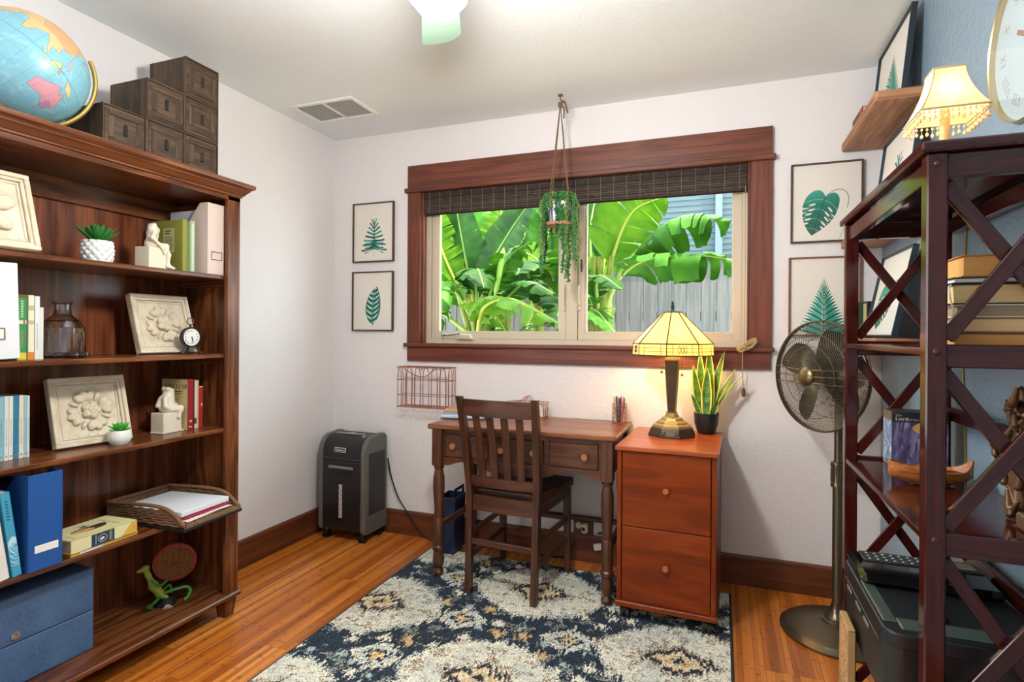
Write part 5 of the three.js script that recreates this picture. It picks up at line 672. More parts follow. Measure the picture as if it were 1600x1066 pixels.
// ---------------------------------------------------------------- leaf prints
const teal = ['#0d5a50', '#17806f', '#2fa08c', '#6cc2ad', '#0a3f3c'];
const paperBg = (c, W, H) => { c.fillStyle = '#e2ddd3'; c.fillRect(0, 0, W, H); };
const leafArt = {
  split(c, W, H) { paperBg(c, W, H); c.translate(W * 0.52, H * 0.78); c.strokeStyle = '#8d978f'; c.lineWidth = 3; c.beginPath(); c.moveTo(0, 0); c.lineTo(0, H * 0.13); c.stroke();
    const lobe = (s, y, L, up, w, k) => { const x1 = s * L, y1 = y - up; c.fillStyle = teal[k % 3]; c.beginPath(); c.moveTo(0, y + w * 0.5); c.bezierCurveTo(x1 * 0.4, y + w * 0.3 - up * 0.25, x1 * 0.7, y1 + w * 0.9, x1, y1 + w * 0.35); c.bezierCurveTo(x1 * 1.06, y1 - w * 0.1, x1 * 0.96, y1 - w * 0.5, x1 * 0.8, y1 - w * 0.25); c.bezierCurveTo(x1 * 0.5, y1 + w * 0.1, x1 * 0.25, y - w * 0.5, 0, y - w * 0.75); c.fill(); c.strokeStyle = '#0a4a43'; c.lineWidth = 2.5; c.beginPath(); c.moveTo(0, y); c.quadraticCurveTo(x1 * 0.5, y - up * 0.3, x1 * 0.95, y1); c.stroke(); };
    const n = 8; for (let i = 0; i < n; i++) for (const s of [-1, 1]) { const q = i / (n - 1); lobe(s, -H * 0.02 - q * H * 0.38, W * lerp(0.33, 0.07, Math.pow(q, 1.1)), H * lerp(-0.05, 0.11, Math.pow(q, 0.7)), H * lerp(0.042, 0.03, q), i + (s > 0 ? 1 : 0)); if (i < 3) lobe(s, -H * 0.0 - q * H * 0.36, W * 0.24, -H * (0.075 - 0.03 * i), H * 0.03, i + 2); }
    c.fillStyle = teal[1]; c.beginPath(); c.moveTo(-9, -H * 0.38); c.quadraticCurveTo(-6, -H * 0.48, 0, -H * 0.53); c.quadraticCurveTo(6, -H * 0.48, 9, -H * 0.38); c.fill(); c.strokeStyle = '#0a3a34'; c.lineWidth = 6; c.beginPath(); c.moveTo(0, 14); c.lineTo(0, -H * 0.48); c.stroke(); },
  oval(c, W, H) { paperBg(c, W, H); c.translate(W * 0.5, H * 0.58); const L = H * 0.33, B = W * 0.2; const shape = () => { c.beginPath(); c.moveTo(B * 0.55, -L); c.bezierCurveTo(B * 1.15, -L * 0.4, B * 1.25, L * 0.55, 0, L); c.bezierCurveTo(-B * 1.25, L * 0.7, -B * 1.3, -L * 0.45, B * 0.55, -L); c.closePath(); }; c.fillStyle = teal[1]; shape(); c.fill(); c.save(); shape(); c.clip(); for (let i = -8; i < 10; i++) for (const s of [-1, 1]) { const y = i * L * 0.13, x0 = B * 0.25 * (-i / 9); c.fillStyle = i % 2 ? '#dfe6de' : teal[4]; c.beginPath(); c.moveTo(x0 + s * 5, y); c.quadraticCurveTo(x0 + s * B * 0.5, y - 18, x0 + s * B * 0.92, y - L * 0.26); c.quadraticCurveTo(x0 + s * B * 0.5, y - 2, x0 + s * 5, y + (i % 2 ? 14 : 9)); c.fill(); c.strokeStyle = '#2f9a86'; c.lineWidth = 2; c.beginPath(); c.moveTo(x0, y + 12); c.quadraticCurveTo(x0 + s * B * 0.6, y, x0 + s * B * 1.1, y - L * 0.2); c.stroke(); } c.restore(); c.strokeStyle = '#0a3f3c'; c.lineWidth = 6; c.beginPath(); c.moveTo(B * 0.55, -L); c.quadraticCurveTo(B * 0.2, 0, 0, L * 1.05); c.stroke(); c.lineWidth = 3; shape(); c.stroke(); },
  monstera(c, W, H) { paperBg(c, W, H); c.translate(W * 0.42, H * 0.58); c.rotate(0.35); const shape = () => { c.beginPath(); c.moveTo(0, -H * 0.16); c.bezierCurveTo(-W * 0.14, -H * 0.34, -W * 0.36, -H * 0.10, -W * 0.24, H * 0.10); c.bezierCurveTo(-W * 0.2, H * 0.22, -W * 0.05, H * 0.34, W * 0.03, H * 0.36); c.bezierCurveTo(W * 0.12, H * 0.26, W * 0.26, H * 0.14, W * 0.24, -H * 0.04); c.bezierCurveTo(W * 0.24, -H * 0.26, W * 0.08, -H * 0.30, 0, -H * 0.16); c.closePath(); };
    const g = c.createLinearGradient(-W * 0.2, -H * 0.2, W * 0.2, H * 0.3); g.addColorStop(0, '#3fa08e'); g.addColorStop(0.45, '#17705f'); g.addColorStop(1, '#3a5a4a'); c.fillStyle = g; shape(); c.fill(); c.save(); shape(); c.clip(); for (let i = 0; i < 7; i++) for (const s of [-1, 1]) { const y = -H * 0.12 + i * H * 0.065; c.strokeStyle = i % 2 ? '#0b4a42' : '#7cc7b4'; c.lineWidth = 3; c.beginPath(); c.moveTo(0, y); c.quadraticCurveTo(s * W * 0.14, y + 4, s * W * 0.26, y + H * 0.1); c.stroke(); if (i > 0 && i < 6) { c.fillStyle = '#e2ddd3'; c.beginPath(); c.ellipse(s * W * (0.12 + 0.02 * (i % 2)), y + H * 0.035, W * 0.055, H * 0.012, s * 0.6, 0, 7); c.fill(); c.beginPath(); c.moveTo(s * W * 0.27, y + H * 0.14); c.lineTo(s * W * 0.15, y + H * 0.075); c.lineTo(s * W * 0.27, y + H * 0.11); c.fill(); } } c.restore(); c.strokeStyle = '#0d4a42'; c.lineWidth = 4; c.beginPath(); c.moveTo(0, -H * 0.16); c.lineTo(W * 0.03, H * 0.35); c.stroke(); c.strokeStyle = '#6f8f86'; c.lineWidth = 5; c.beginPath(); c.moveTo(0, -H * 0.16); c.bezierCurveTo(W * 0.1, -H * 0.36, W * 0.34, -H * 0.36, W * 0.36, -H * 0.1); c.stroke(); },
  palm(c, W, H) { paperBg(c, W, H); c.translate(W * 0.5, H * 1.02); for (let i = 0; i < 19; i++) for (const s of [-1, 1]) { const q = i / 18, y = -H * 0.62 * q, L = W * lerp(0.40, 0.015, Math.pow(q, 0.9)), up = H * lerp(0.09, 0.13, q), w = lerp(17, 11, q); c.fillStyle = teal[(i * 2 + (s > 0 ? 0 : 1)) % 4]; c.beginPath(); c.moveTo(0, y); c.quadraticCurveTo(s * L * 0.5, y - up * 0.75 - w, s * L, y - up); c.quadraticCurveTo(s * L * 0.55, y - up * 0.35, 0, y + w * 0.6); c.fill(); c.strokeStyle = '#0b4b43'; c.lineWidth = 2; c.beginPath(); c.moveTo(0, y); c.quadraticCurveTo(s * L * 0.5, y - up * 0.55, s * L, y - up); c.stroke(); } c.strokeStyle = '#0c4f46'; c.lineWidth = 4; c.beginPath(); c.moveTo(0, 0); c.lineTo(0, -H * 0.66); c.stroke(); },
};
function framed(label, art, cx, cy, w, h, turn = 0, pos, lean = 0, frame = flat(0x4a3626, 0.5)) {
  const o = thing('leaf_picture', label, 'picture', pos ?? [cx, cy, ZB + 0.002], turn, 'framed leaf prints'); o.rotation.order = 'YXZ'; o.rotation.x = -lean;
  const t = 0.007, d = 0.02; part(o, 'frame', merge(bounds(-w / 2, w / 2, h / 2 - t, h / 2, 0, d, 0.001), bounds(-w / 2, w / 2, -h / 2, -h / 2 + t, 0, d, 0.001), bounds(-w / 2, -w / 2 + t, -h / 2 + t, h / 2 - t, 0, d, 0.001), bounds(w / 2 - t, w / 2, -h / 2 + t, h / 2 - t, 0, d, 0.001)), frame);
  part(o, 'backing', bounds(-w / 2 + 0.003, w / 2 - 0.003, -h / 2 + 0.003, h / 2 - 0.003, 0, 0.008, 0.0005), M.paper);
  print(o, 'leaf_print', w - 2 * t, h - 2 * t, 400, 500, leafArt[art], [0, 0, 0.0085]); return o;
}
framed('framed teal lobed leaf print, upper picture left of the window', 'split', -2.028, 1.845, 0.296, 0.368);
framed('framed teal striped oval leaf print, lower picture left of the window', 'oval', -2.03, 1.418, 0.296, 0.368);
framed('framed teal monstera leaf print right of the window', 'monstera', 0.455, 1.845, 0.298, 0.372);
framed('framed teal palm frond print behind the pedestal fan', 'palm', 0.448, 1.405, 0.298, 0.372, 0, null, 0, flat(0x7a5238, 0.5));
// ---------------------------------------------------------------- ceiling vent
{
  const o = thing('ceiling_vent', 'white rectangular air return grille in the ceiling', 'vent', [-2.0, HC, -2.56]), w = 0.2, l = 0.125;
  part(o, 'frame', merge(bounds(-w, w, -0.012, 0, -l, -l + 0.024, 0.003), bounds(-w, w, -0.012, 0, l - 0.024, l, 0.003), bounds(-w, -w + 0.024, -0.012, 0, -l + 0.024, l - 0.024, 0.003), bounds(w - 0.024, w, -0.012, 0, -l + 0.024, l - 0.024, 0.003), bounds(-0.006, 0.006, -0.012, 0, -l + 0.024, l - 0.024, 0.001)), M.white);
  part(o, 'backing', bounds(-w + 0.02, w - 0.02, -0.002, 0, -l + 0.02, l - 0.02, 0.0005), flat(0xa4a7a6, 0.9));
  for (const s of [-1, 1]) for (let i = 0; i < 17; i++) part(o, 'slat', T(bx(0.166, 0.0012, 0.011, 0, 0, 0, 0.0004), s * 0.0905, -0.0065, -0.095 + i * 0.0119, 0.7), M.white);
}
// ---------------------------------------------------------------- hanging planter
{
  const o = thing('hanging_planter', 'trailing green plant in a white pot hung by cords before the window', 'planter', [-0.782, 0, -2.792]), r = rng(17);
  part(o, 'ceiling_hook', merge(cyl(0.012, 0.014, 0.006, 0, HC - 0.003, 0, 16), tube([[0, HC - 0.004, 0], [0, HC - 0.025, 0], [0.011, HC - 0.036, 0], [0.001, HC - 0.046, 0], [-0.011, HC - 0.038, 0]], 0.0028, 20, 8)), M.bronze);
  const cord = flat(0x7a5c40, 0.9), yk = HC - 0.05, yd = 1.782;
  for (let k = 0; k < 4; k++) { const a = k * PI / 2 + 0.6; part(o, 'cord', merge(rod([0, yk, 0], [0.068 * Math.cos(a), 1.90, 0.068 * Math.sin(a)], 0.0026, 6), rod([0.068 * Math.cos(a), 1.90, 0.068 * Math.sin(a)], [0.066 * Math.cos(a), yd - 0.006, 0.066 * Math.sin(a)], 0.0026, 6), sph(0.005, 0.066 * Math.cos(a), yd - 0.008, 0.066 * Math.sin(a), 8, 6)), cord); }
  part(o, 'knot', merge(S(sph(0.013, 0, 0, 0, 12, 8), 1, 1.3, 1).translate(0, yk - 0.004, 0), tube([[0, yk, 0], [0.022, yk + 0.012, 0.004], [0.032, yk - 0.02, 0.008], [0.042, yk - 0.05, 0.006]], 0.004, 12, 6), tube([[0, yk, 0], [0.018, yk - 0.02, 0.006], [0.02, yk - 0.075, 0.004]], 0.004, 12, 6), tube([[0, yk, 0], [0.012, yk + 0.02, -0.004], [0.026, yk - 0.004, 0.0]], 0.004, 12, 6)), cord);
  part(o, 'wooden_disc', lathe([[0.001, yd - 0.008], [0.076, yd - 0.008], [0.078, yd], [0.076, yd + 0.008], [0.001, yd + 0.008]], 40), M.plankwood);
  part(o, 'pot', lathe([[0.001, yd + 0.009], [0.046, yd + 0.009], [0.05, yd + 0.02], [0.057, yd + 0.112], [0.053, yd + 0.112], [0.05, yd + 0.10], [0.001, yd + 0.10]], 40), std({ roughness: 0.35, map: drawn(256, 128, (c, W, H) => { c.fillStyle = '#eceef0'; c.fillRect(0, 0, W, H); c.fillStyle = '#2a4fae'; for (let i = 0; i < 8; i++) { c.beginPath(); c.moveTo(i * 32 + 4, 0); c.bezierCurveTo(i * 32 + 20, 30, i * 32 - 6, 60, i * 32 + 10, 128); c.lineTo(i * 32 + 16, 128); c.bezierCurveTo(i * 32 + 4, 70, i * 32 + 28, 40, i * 32 + 12, 0); c.fill(); } }) }));
  const gm = [flat(0x3a7a3c, 0.5), flat(0x28602f, 0.5), flat(0x6a8a40, 0.5)];
  const lf = new THREE.OctahedronGeometry(1, 1); S(lf, 0.0058, 0.0088, 0.0034); lf.translate(0, 0.006, 0);
  const strand = (a, L, out) => { const g = [], n = Math.round(L / 0.0062), st = []; for (let i = 0; i < n; i++) { const s = i / n * L, up = Math.min(s / 0.06, 1), R = 0.045 + out * Math.min(1, s / 0.07), y = yd + 0.118 + 0.036 * Math.sin(up * PI * 0.8) - Math.max(0, s - 0.03), x = R * Math.cos(a) + 0.005 * Math.sin(s * 40 + a), z = R * Math.sin(a) + 0.005 * Math.cos(s * 36 + a); if (i % 5 === 0 || i === n - 1) st.push([x, y, z]); for (let q = 0; q < 3; q++) g.push(T(lf.clone(), x, y, z, RR(-1.7, 1.7, r), RR(0, 6.3, r), RR(-1.7, 1.7, r))); } if (st.length > 2) g.push(tube(st, 0.001, st.length * 2, 4)); return merge(g); };
  const list = [[PI, 0.42, 0.05], [PI + 0.35, 0.36, 0.042], [PI - 0.35, 0.33, 0.046], [PI + 0.75, 0.30, 0.03], [PI - 0.75, 0.27, 0.04], [0, 0.40, 0.045], [0.3, 0.36, 0.04], [-0.35, 0.38, 0.042], [0.7, 0.45, 0.018], [0.95, 0.42, 0.012], [0.5, 0.47, 0.02], [-0.8, 0.25, 0.03], [1.25, 0.25, 0.02], [1.5, 0.20, 0.025], [1.9, 0.1, 0.025], [-1.2, 0.2, 0.025], [-1.6, 0.24, 0.03], [-2, 0.22, 0.03], [2.3, 0.12, 0.03]];
  list.forEach(([a, L, out], i) => { part(o, 'trailing_strand', strand(a, L, out), gm[i % 3]); });
  part(o, 'leaf_crown', merge([...Array(90)].map(() => { const a = r() * 6.3, R = 0.05 * Math.sqrt(r()); return T(lf.clone(), R * Math.cos(a), yd + 0.11 + 0.025 * r(), R * Math.sin(a), RR(-1, 1, r), RR(0, 6, r), RR(-1, 1, r)); })), gm[0]);
}
// ---------------------------------------------------------------- desk
{
  const o = thing('writing_desk', 'brown wooden writing desk with turned legs under the window', 'desk', [-0.90, 0, 0]), y0 = RUG;
  const zf = -2.515, zb = -2.955, xl = -0.423, xr = 0.425;
  part(o, 'desktop', bounds(-0.475, 0.470, 0.744, 0.768, -2.967, -2.488, 0.006, 0), M.desktop);
  const lp = [[0.001, 0], [0.016, 0], [0.025, 0.007], [0.027, 0.022], [0.019, 0.034], [0.017, 0.04], [0.026, 0.052], [0.029, 0.078], [0.023, 0.122], [0.031, 0.13], [0.031, 0.146], [0.025, 0.153], [0.026, 0.165], [0.026, 0.285], [0.022, 0.292], [0.0245, 0.30], [0.021, 0.32], [0.029, 0.44], [0.028, 0.49], [0.02, 0.53], [0.026, 0.54], [0.026, 0.552], [0.001, 0.552]].map(([a, b]) => [a, b + y0]);
  for (const x of [xl, xr]) for (const z of [zf - 0.005, zb + 0.03]) { const back = z < -2.8 && true; part(o, 'leg', merge(uvm(lathe(lp, 28), 1), bounds(-0.027, 0.027, 0.552 + y0, 0.7435, -0.027, 0.027, 0.002, 1)), M.walnut, [x, back ? 0 : 0, z]); }
  // aprons
  const sc = new THREE.Shape(); sc.moveTo(xl + 0.027, 0.7435); sc.lineTo(xl + 0.027, 0.565); const L = xr - xl - 0.054, n = 3, x0 = xl + 0.027; for (let i = 0; i < n; i++) { const a = x0 + L * i / n, b = x0 + L * (i + 1) / n, m = (a + b) / 2, dip = i === 1 ? 0.545 : 0.588; sc.bezierCurveTo(a + L * 0.05, 0.555, a + L * 0.07, dip, m, dip); sc.bezierCurveTo(b - L * 0.07, dip, b - L * 0.05, 0.545, b, i === n - 1 ? 0.565 : 0.553); } sc.lineTo(xr - 0.027, 0.7435);
  for (const [a, b] of [[-0.386, -0.152], [-0.128, 0.128], [0.152, 0.386]]) sc.holes.push(new THREE.Path([[a, 0.605], [a, 0.722], [b, 0.722], [b, 0.605]].map(([x, y]) => new THREE.Vector2(x, y))));
  part(o, 'front_apron', uvm(extrude(sc, 0.02, 0.001), 0), M.walnut, [0, 0, zf - 0.02]);
  part(o, 'back_apron', bounds(xl + 0.027, xr - 0.027, 0.57, 0.7435, zb + 0.01, zb + 0.03, 0.001, 0), M.walnut); for (const x of [xl, xr]) { part(o, 'side_apron', bounds(x - 0.01, x + 0.01, 0.57, 0.7435, zb + 0.057, zf - 0.032, 0.001, 2), M.walnut); part(o, 'stretcher', bounds(x - 0.013, x + 0.013, 0.235, 0.268, zb + 0.052, zf - 0.028, 0.006, 2), M.walnut); }
  part(o, 'back_stretcher', bounds(xl + 0.02, xr - 0.02, 0.235, 0.262, zb + 0.02, zb + 0.042, 0.005, 0), M.walnut);
  for (const [a, b] of [[-0.386, -0.152], [-0.128, 0.128], [0.152, 0.386]]) { const d = part(o, 'drawer', merge(bounds(a + 0.002, b - 0.002, 0.607, 0.720, zf - 0.02, zf + 0.004, 0.004, 0)), M.walnut); for (const x of a < -0.3 ? [-0.335] : b > 0.3 ? [0.325] : [-0.08, 0.08]) part(d, 'knob', T(lathe([[0.001, 0], [0.009, 0], [0.008, 0.008], [0.015, 0.014], [0.017, 0.02], [0.013, 0.027], [0.001, 0.029]], 24), x, 0.664, zf + 0.004, PI / 2), flat(0x9a6340, 0.35)); }
}
// ---- on the desk
{
  const Y = 0.7685, n1 = thing('notebook_stack', 'notebooks and a clipboard stacked on the left end of the desk', 'notebooks', [-1.30, Y, -2.80], 0.15);
  part(n1, 'clipboard', bounds(-0.11, 0.13, 0, 0.006, -0.11, 0.13, 0.002), flat(0x39414e, 0.6)); part(n1, 'white_notebook', T(bx(0.23, 0.014, 0.21, 0, 0.0135, 0.01), 0, 0, 0, 0, 0.06, 0), flat(0xc9cfda, 0.6)); part(n1, 'blue_notebook', T(bx(0.22, 0.01, 0.20, 0.0, 0.0265, 0), 0, 0, 0, 0, -0.05, 0), flat(0x8b9bb4, 0.6)); part(n1, 'tan_notebook', T(bx(0.21, 0.012, 0.19, -0.005, 0.0385, -0.01), 0, 0, 0, 0, 0.04, 0), flat(0xc59a66, 0.6));
  part(n1, 'spiral_wire', merge([...Array(12)].map((_, i) => T(torus(0.008, 0.0011, 6, 16), 0.0985, 0.038, -0.088 + i * 0.0145, 0, 0.1, 0))), M.steel);
  const w = thing('wire_letter_holder', 'copper wire letter holder on the desk behind the chair back', 'letter holder', [-0.985, Y, -2.9]);
  part(w, 'rim', merge([0.002, 0.082].map((y) => tube([[-0.105, y, -0.04], [0.105, y, -0.04], [0.105, y, 0.04], [-0.105, y, 0.04], [-0.105, y, -0.04]], 0.002, 80, 6))), M.copper);
  for (let i = 0; i < 3; i++) part(w, 'divider_arch', tube([[-0.10, 0, -0.035 + i * 0.035], [-0.10, 0.06, -0.035 + i * 0.035], [-0.06, 0.085, -0.035 + i * 0.035], [-0.025, 0.088, -0.035 + i * 0.035], [0.0, 0.115, -0.035 + i * 0.035], [0.025, 0.088, -0.035 + i * 0.035], [0.06, 0.085, -0.035 + i * 0.035], [0.10, 0.06, -0.035 + i * 0.035], [0.10, 0, -0.035 + i * 0.035]], 0.0022, 60, 6), M.copper);
  part(w, 'uprights', merge([...Array(9)].map((_, i) => merge(rod([-0.1 + i * 0.025, 0, -0.04], [-0.1 + i * 0.025, 0.082, -0.04], 0.0013, 5), rod([-0.1 + i * 0.025, 0, 0.04], [-0.1 + i * 0.025, 0.082, 0.04], 0.0013, 5)))), M.copper); part(w, 'letters', bx(0.18, 0.075, 0.004, 0, 0.04, -0.018), M.paper);
  const c = thing('pencil_cup', 'copper wire pencil cup at the right back corner of the desk', 'pencil cup', [-0.487, Y, -2.895]), R = 0.036;
  part(c, 'hoops', merge([0.002, 0.025, 0.05, 0.075, 0.098].map((y) => T(torus(R, 0.0014, 6, 32), 0, y, 0, PI / 2))), M.copper); part(c, 'uprights', merge([...Array(14)].map((_, i) => { const a = i * PI / 7; return rod([R * Math.cos(a), 0, R * Math.sin(a)], [R * Math.cos(a), 0.1, R * Math.sin(a)], 0.0012, 5); })), M.copper); part(c, 'bottom', cyl(R, R, 0.002, 0, 0.0015, 0, 24), M.copper);
  const r = rng(8), cols = [['red', 0xb8324a], ['pink', 0xd46a8c], ['black', 0x1f2024], ['blue', 0x2f5fa0], ['green', 0x3a7f4c], ['yellow', 0xd9b23c], ['white', 0xe6e2da], ['grey', 0x7e8288], ['purple', 0x6a4a86], ['teal', 0x2f8a8a]];
  cols.forEach(([n, col], i) => { const a = i * 0.628, b = 0.017 + 0.008 * (i % 2), h = 0.118 + 0.022 * r(); const g = merge(rod([b * 0.6 * Math.cos(a), 0.004, b * 0.6 * Math.sin(a)], [b * 1.15 * Math.cos(a), h, b * 1.15 * Math.sin(a)], 0.0036, 8), rod([b * 1.15 * Math.cos(a), h, b * 1.15 * Math.sin(a)], [b * 1.18 * Math.cos(a), h + 0.006, b * 1.18 * Math.sin(a)], 0.0022, 8)); solo('pen', g, flat(col, 0.45), n + ' pen or pencil in the copper cup', 'pen', [-0.487, Y, -2.895], null, 'pens in the copper cup'); });
}
// ---------------------------------------------------------------- chair
{
  const o = thing('slat_back_chair', 'dark wooden slat-back chair pushed in at the desk', 'chair', [-0.925, RUG, -2.615], -0.065), m = M.chairwood;
  const post = (s) => sweep([[s * 0.165, 0, 0.222], [s * 0.166, 0.2, 0.208], [s * 0.168, 0.42, 0.198], [s * 0.172, 0.52, 0.2], [s * 0.178, 0.7, 0.228], [s * 0.184, 0.85, 0.262], [s * 0.187, 0.922, 0.28]], [1, 0, 0], [0, 0, 1], (t) => lerp(0.029, 0.03, t), (t) => (t < 0.45 ? lerp(0.028, 0.042, t / 0.45) : lerp(0.042, 0.024, (t - 0.45) / 0.55)), 1);
  for (const s of [-1, 1]) { part(o, 'back_post', post(s), m); part(o, 'front_leg', sweep([[s * 0.182, 0, -0.2], [s * 0.18, 0.43, -0.19]], [1, 0, 0], [0, 0, 1], (t) => lerp(0.026, 0.034, t), (t) => lerp(0.026, 0.034, t), 1), m); }
  const curve = (y, z, w, bow, h, d) => { const p = []; for (let i = 0; i <= 12; i++) { const t = i / 12 * 2 - 1; p.push([t * w, y, z + bow * (1 - t * t)]); } return sweep(p, [0, 1, 0], [0, 0, 1], h, d, 0); };
  part(o, 'crest_rail', curve(0.872, 0.264, 0.170, 0.018, 0.076, 0.02), m); part(o, 'lower_rail', curve(0.522, 0.2, 0.158, 0.014, 0.044, 0.02), m); part(o, 'seat_back_rail', curve(0.418, 0.196, 0.152, 0.006, 0.07, 0.02), m);
  for (let i = 0; i < 4; i++) { const t = (i - 1.5) / 1.5 * 0.62, xb = t * 0.158, xt = t * 0.175, bow = 1 - t * t; part(o, 'slat', sweep([[xb, 0.54, 0.202 + 0.014 * bow], [lerp(xb, xt, 0.5), 0.69, 0.222 + 0.016 * bow], [xt, 0.838, 0.257 + 0.018 * bow]], [1, 0, 0], [0, 0, 1], 0.034, 0.009, 1), m); }
  const st = new THREE.Shape(); st.moveTo(-0.195, 0.235); st.quadraticCurveTo(0, 0.25, 0.195, 0.235); st.lineTo(0.21, 0.20); st.lineTo(0.168, -0.205); st.lineTo(-0.168, -0.205); st.lineTo(-0.21, 0.20); st.closePath();
  const seat = extrude(st, 0.022, 0.006); seat.rotateX(-PI / 2).translate(0, 0.446, 0); { const g = seat; const q = g.attributes.position; for (let i = 0; i < q.count; i++) if (q.getY(i) > 0.46) { const x = q.getX(i) / 0.2, z = (q.getZ(i) - 0.02) / 0.2; q.setY(i, q.getY(i) - 0.006 * Math.max(0, 1 - x * x) * Math.max(0, 1 - z * z)); } }
  const seatz = uvm(seat, 0); { const q = seatz.attributes.position; for (let i = 0; i < q.count; i++) { const z = q.getZ(i), x = q.getX(i); if (z > 0.165 && Math.abs(x) > 0.146) q.setZ(i, 0.165); } }
  part(o, 'seat', seatz, m);
  part(o, 'seat_rail', bounds(-0.165, 0.165, 0.385, 0.44, -0.2, -0.182, 0.002, 0), m);
  for (const s of [-1, 1]) { part(o, 'seat_rail', bar([s * 0.168, 0.412, 0.178], [s * 0.18, 0.412, -0.175], 0.055, 0.018), m); part(o, 'side_stretcher', bar([s * 0.167, 0.165, 0.2], [s * 0.181, 0.165, -0.19], 0.026, 0.016), m); part(o, 'side_stretcher', bar([s * 0.167, 0.27, 0.195], [s * 0.18, 0.27, -0.185], 0.026, 0.016), m); }
  part(o, 'back_stretcher', bounds(-0.155, 0.155, 0.222, 0.25, 0.198, 0.216, 0.004, 0), m); part(o, 'front_stretcher', bounds(-0.168, 0.168, 0.26, 0.285, -0.2, -0.184, 0.004, 0), m);
}
// ---------------------------------------------------------------- filing cabinet
{
  const o = thing('filing_cabinet', 'cherry wood two-drawer filing cabinet on casters', 'cabinet', [-0.205, 0, -2.672], -0.035), y0 = 0.066, W = 0.2, f = 0.262, b = -0.268;
  part(o, 'side_panel', bounds(-W, -W + 0.018, y0 + 0.022, 0.727, b, f, 0.0015, 1), M.cherry); part(o, 'side_panel', bounds(W - 0.018, W, y0 + 0.022, 0.727, b, f, 0.0015, 1), M.cherry); part(o, 'back_panel', bounds(-W + 0.018, W - 0.018, y0 + 0.022, 0.727, b, b + 0.008, 0.001, 1), M.cherry);
  part(o, 'bottom_board', bounds(-W - 0.006, W + 0.006, y0, y0 + 0.022, b, f + 0.012, 0.003, 0), M.cherry); part(o, 'top_board', bounds(-W - 0.008, W + 0.008, 0.727, 0.747, b, f + 0.014, 0.004, 0), M.cherrylit);
  part(o, 'inner_divider', bounds(-W + 0.018, W - 0.018, 0.40, 0.41, b + 0.01, f - 0.03), M.cherry);
  for (const [a, c] of [[0.088, 0.4035], [0.4065, 0.7245]]) { const d = part(o, 'drawer', bounds(-W + 0.021, W - 0.021, a, c, f - 0.022, f - 0.003, 0.002, 0), M.cherry); part(d, 'knob', T(lathe([[0.001, 0], [0.008, 0], [0.007, 0.008], [0.012, 0.012], [0.014, 0.018], [0.010, 0.024], [0.001, 0.025]], 24), 0.005, (a + c) / 2 + 0.008, f - 0.003, PI / 2), flat(0xa85a30, 0.3)); part(d, 'drawer_box', bounds(-W + 0.03, W - 0.03, a + 0.02, c - 0.05, b + 0.02, f - 0.022), M.plankwood); }
  for (const x of [-0.165, 0.165]) for (const z of [0.243, -0.22]) { const k = RUG; part(o, 'caster', merge(T(cyl(0.024, 0.024, 0.013, 0, 0, 0, 20), x - 0.011, 0.024 + k, z, 0, 0, PI / 2), T(cyl(0.024, 0.024, 0.013, 0, 0, 0, 20), x + 0.011, 0.024 + k, z, 0, 0, PI / 2), T(S(sph(0.024, 0, 0, 0, 16, 10), 0.9, 0.7, 1), x, 0.036 + k, z), cyl(0.007, 0.007, 0.02, x, 0.052, z, 10)), M.blackrubber); }
}
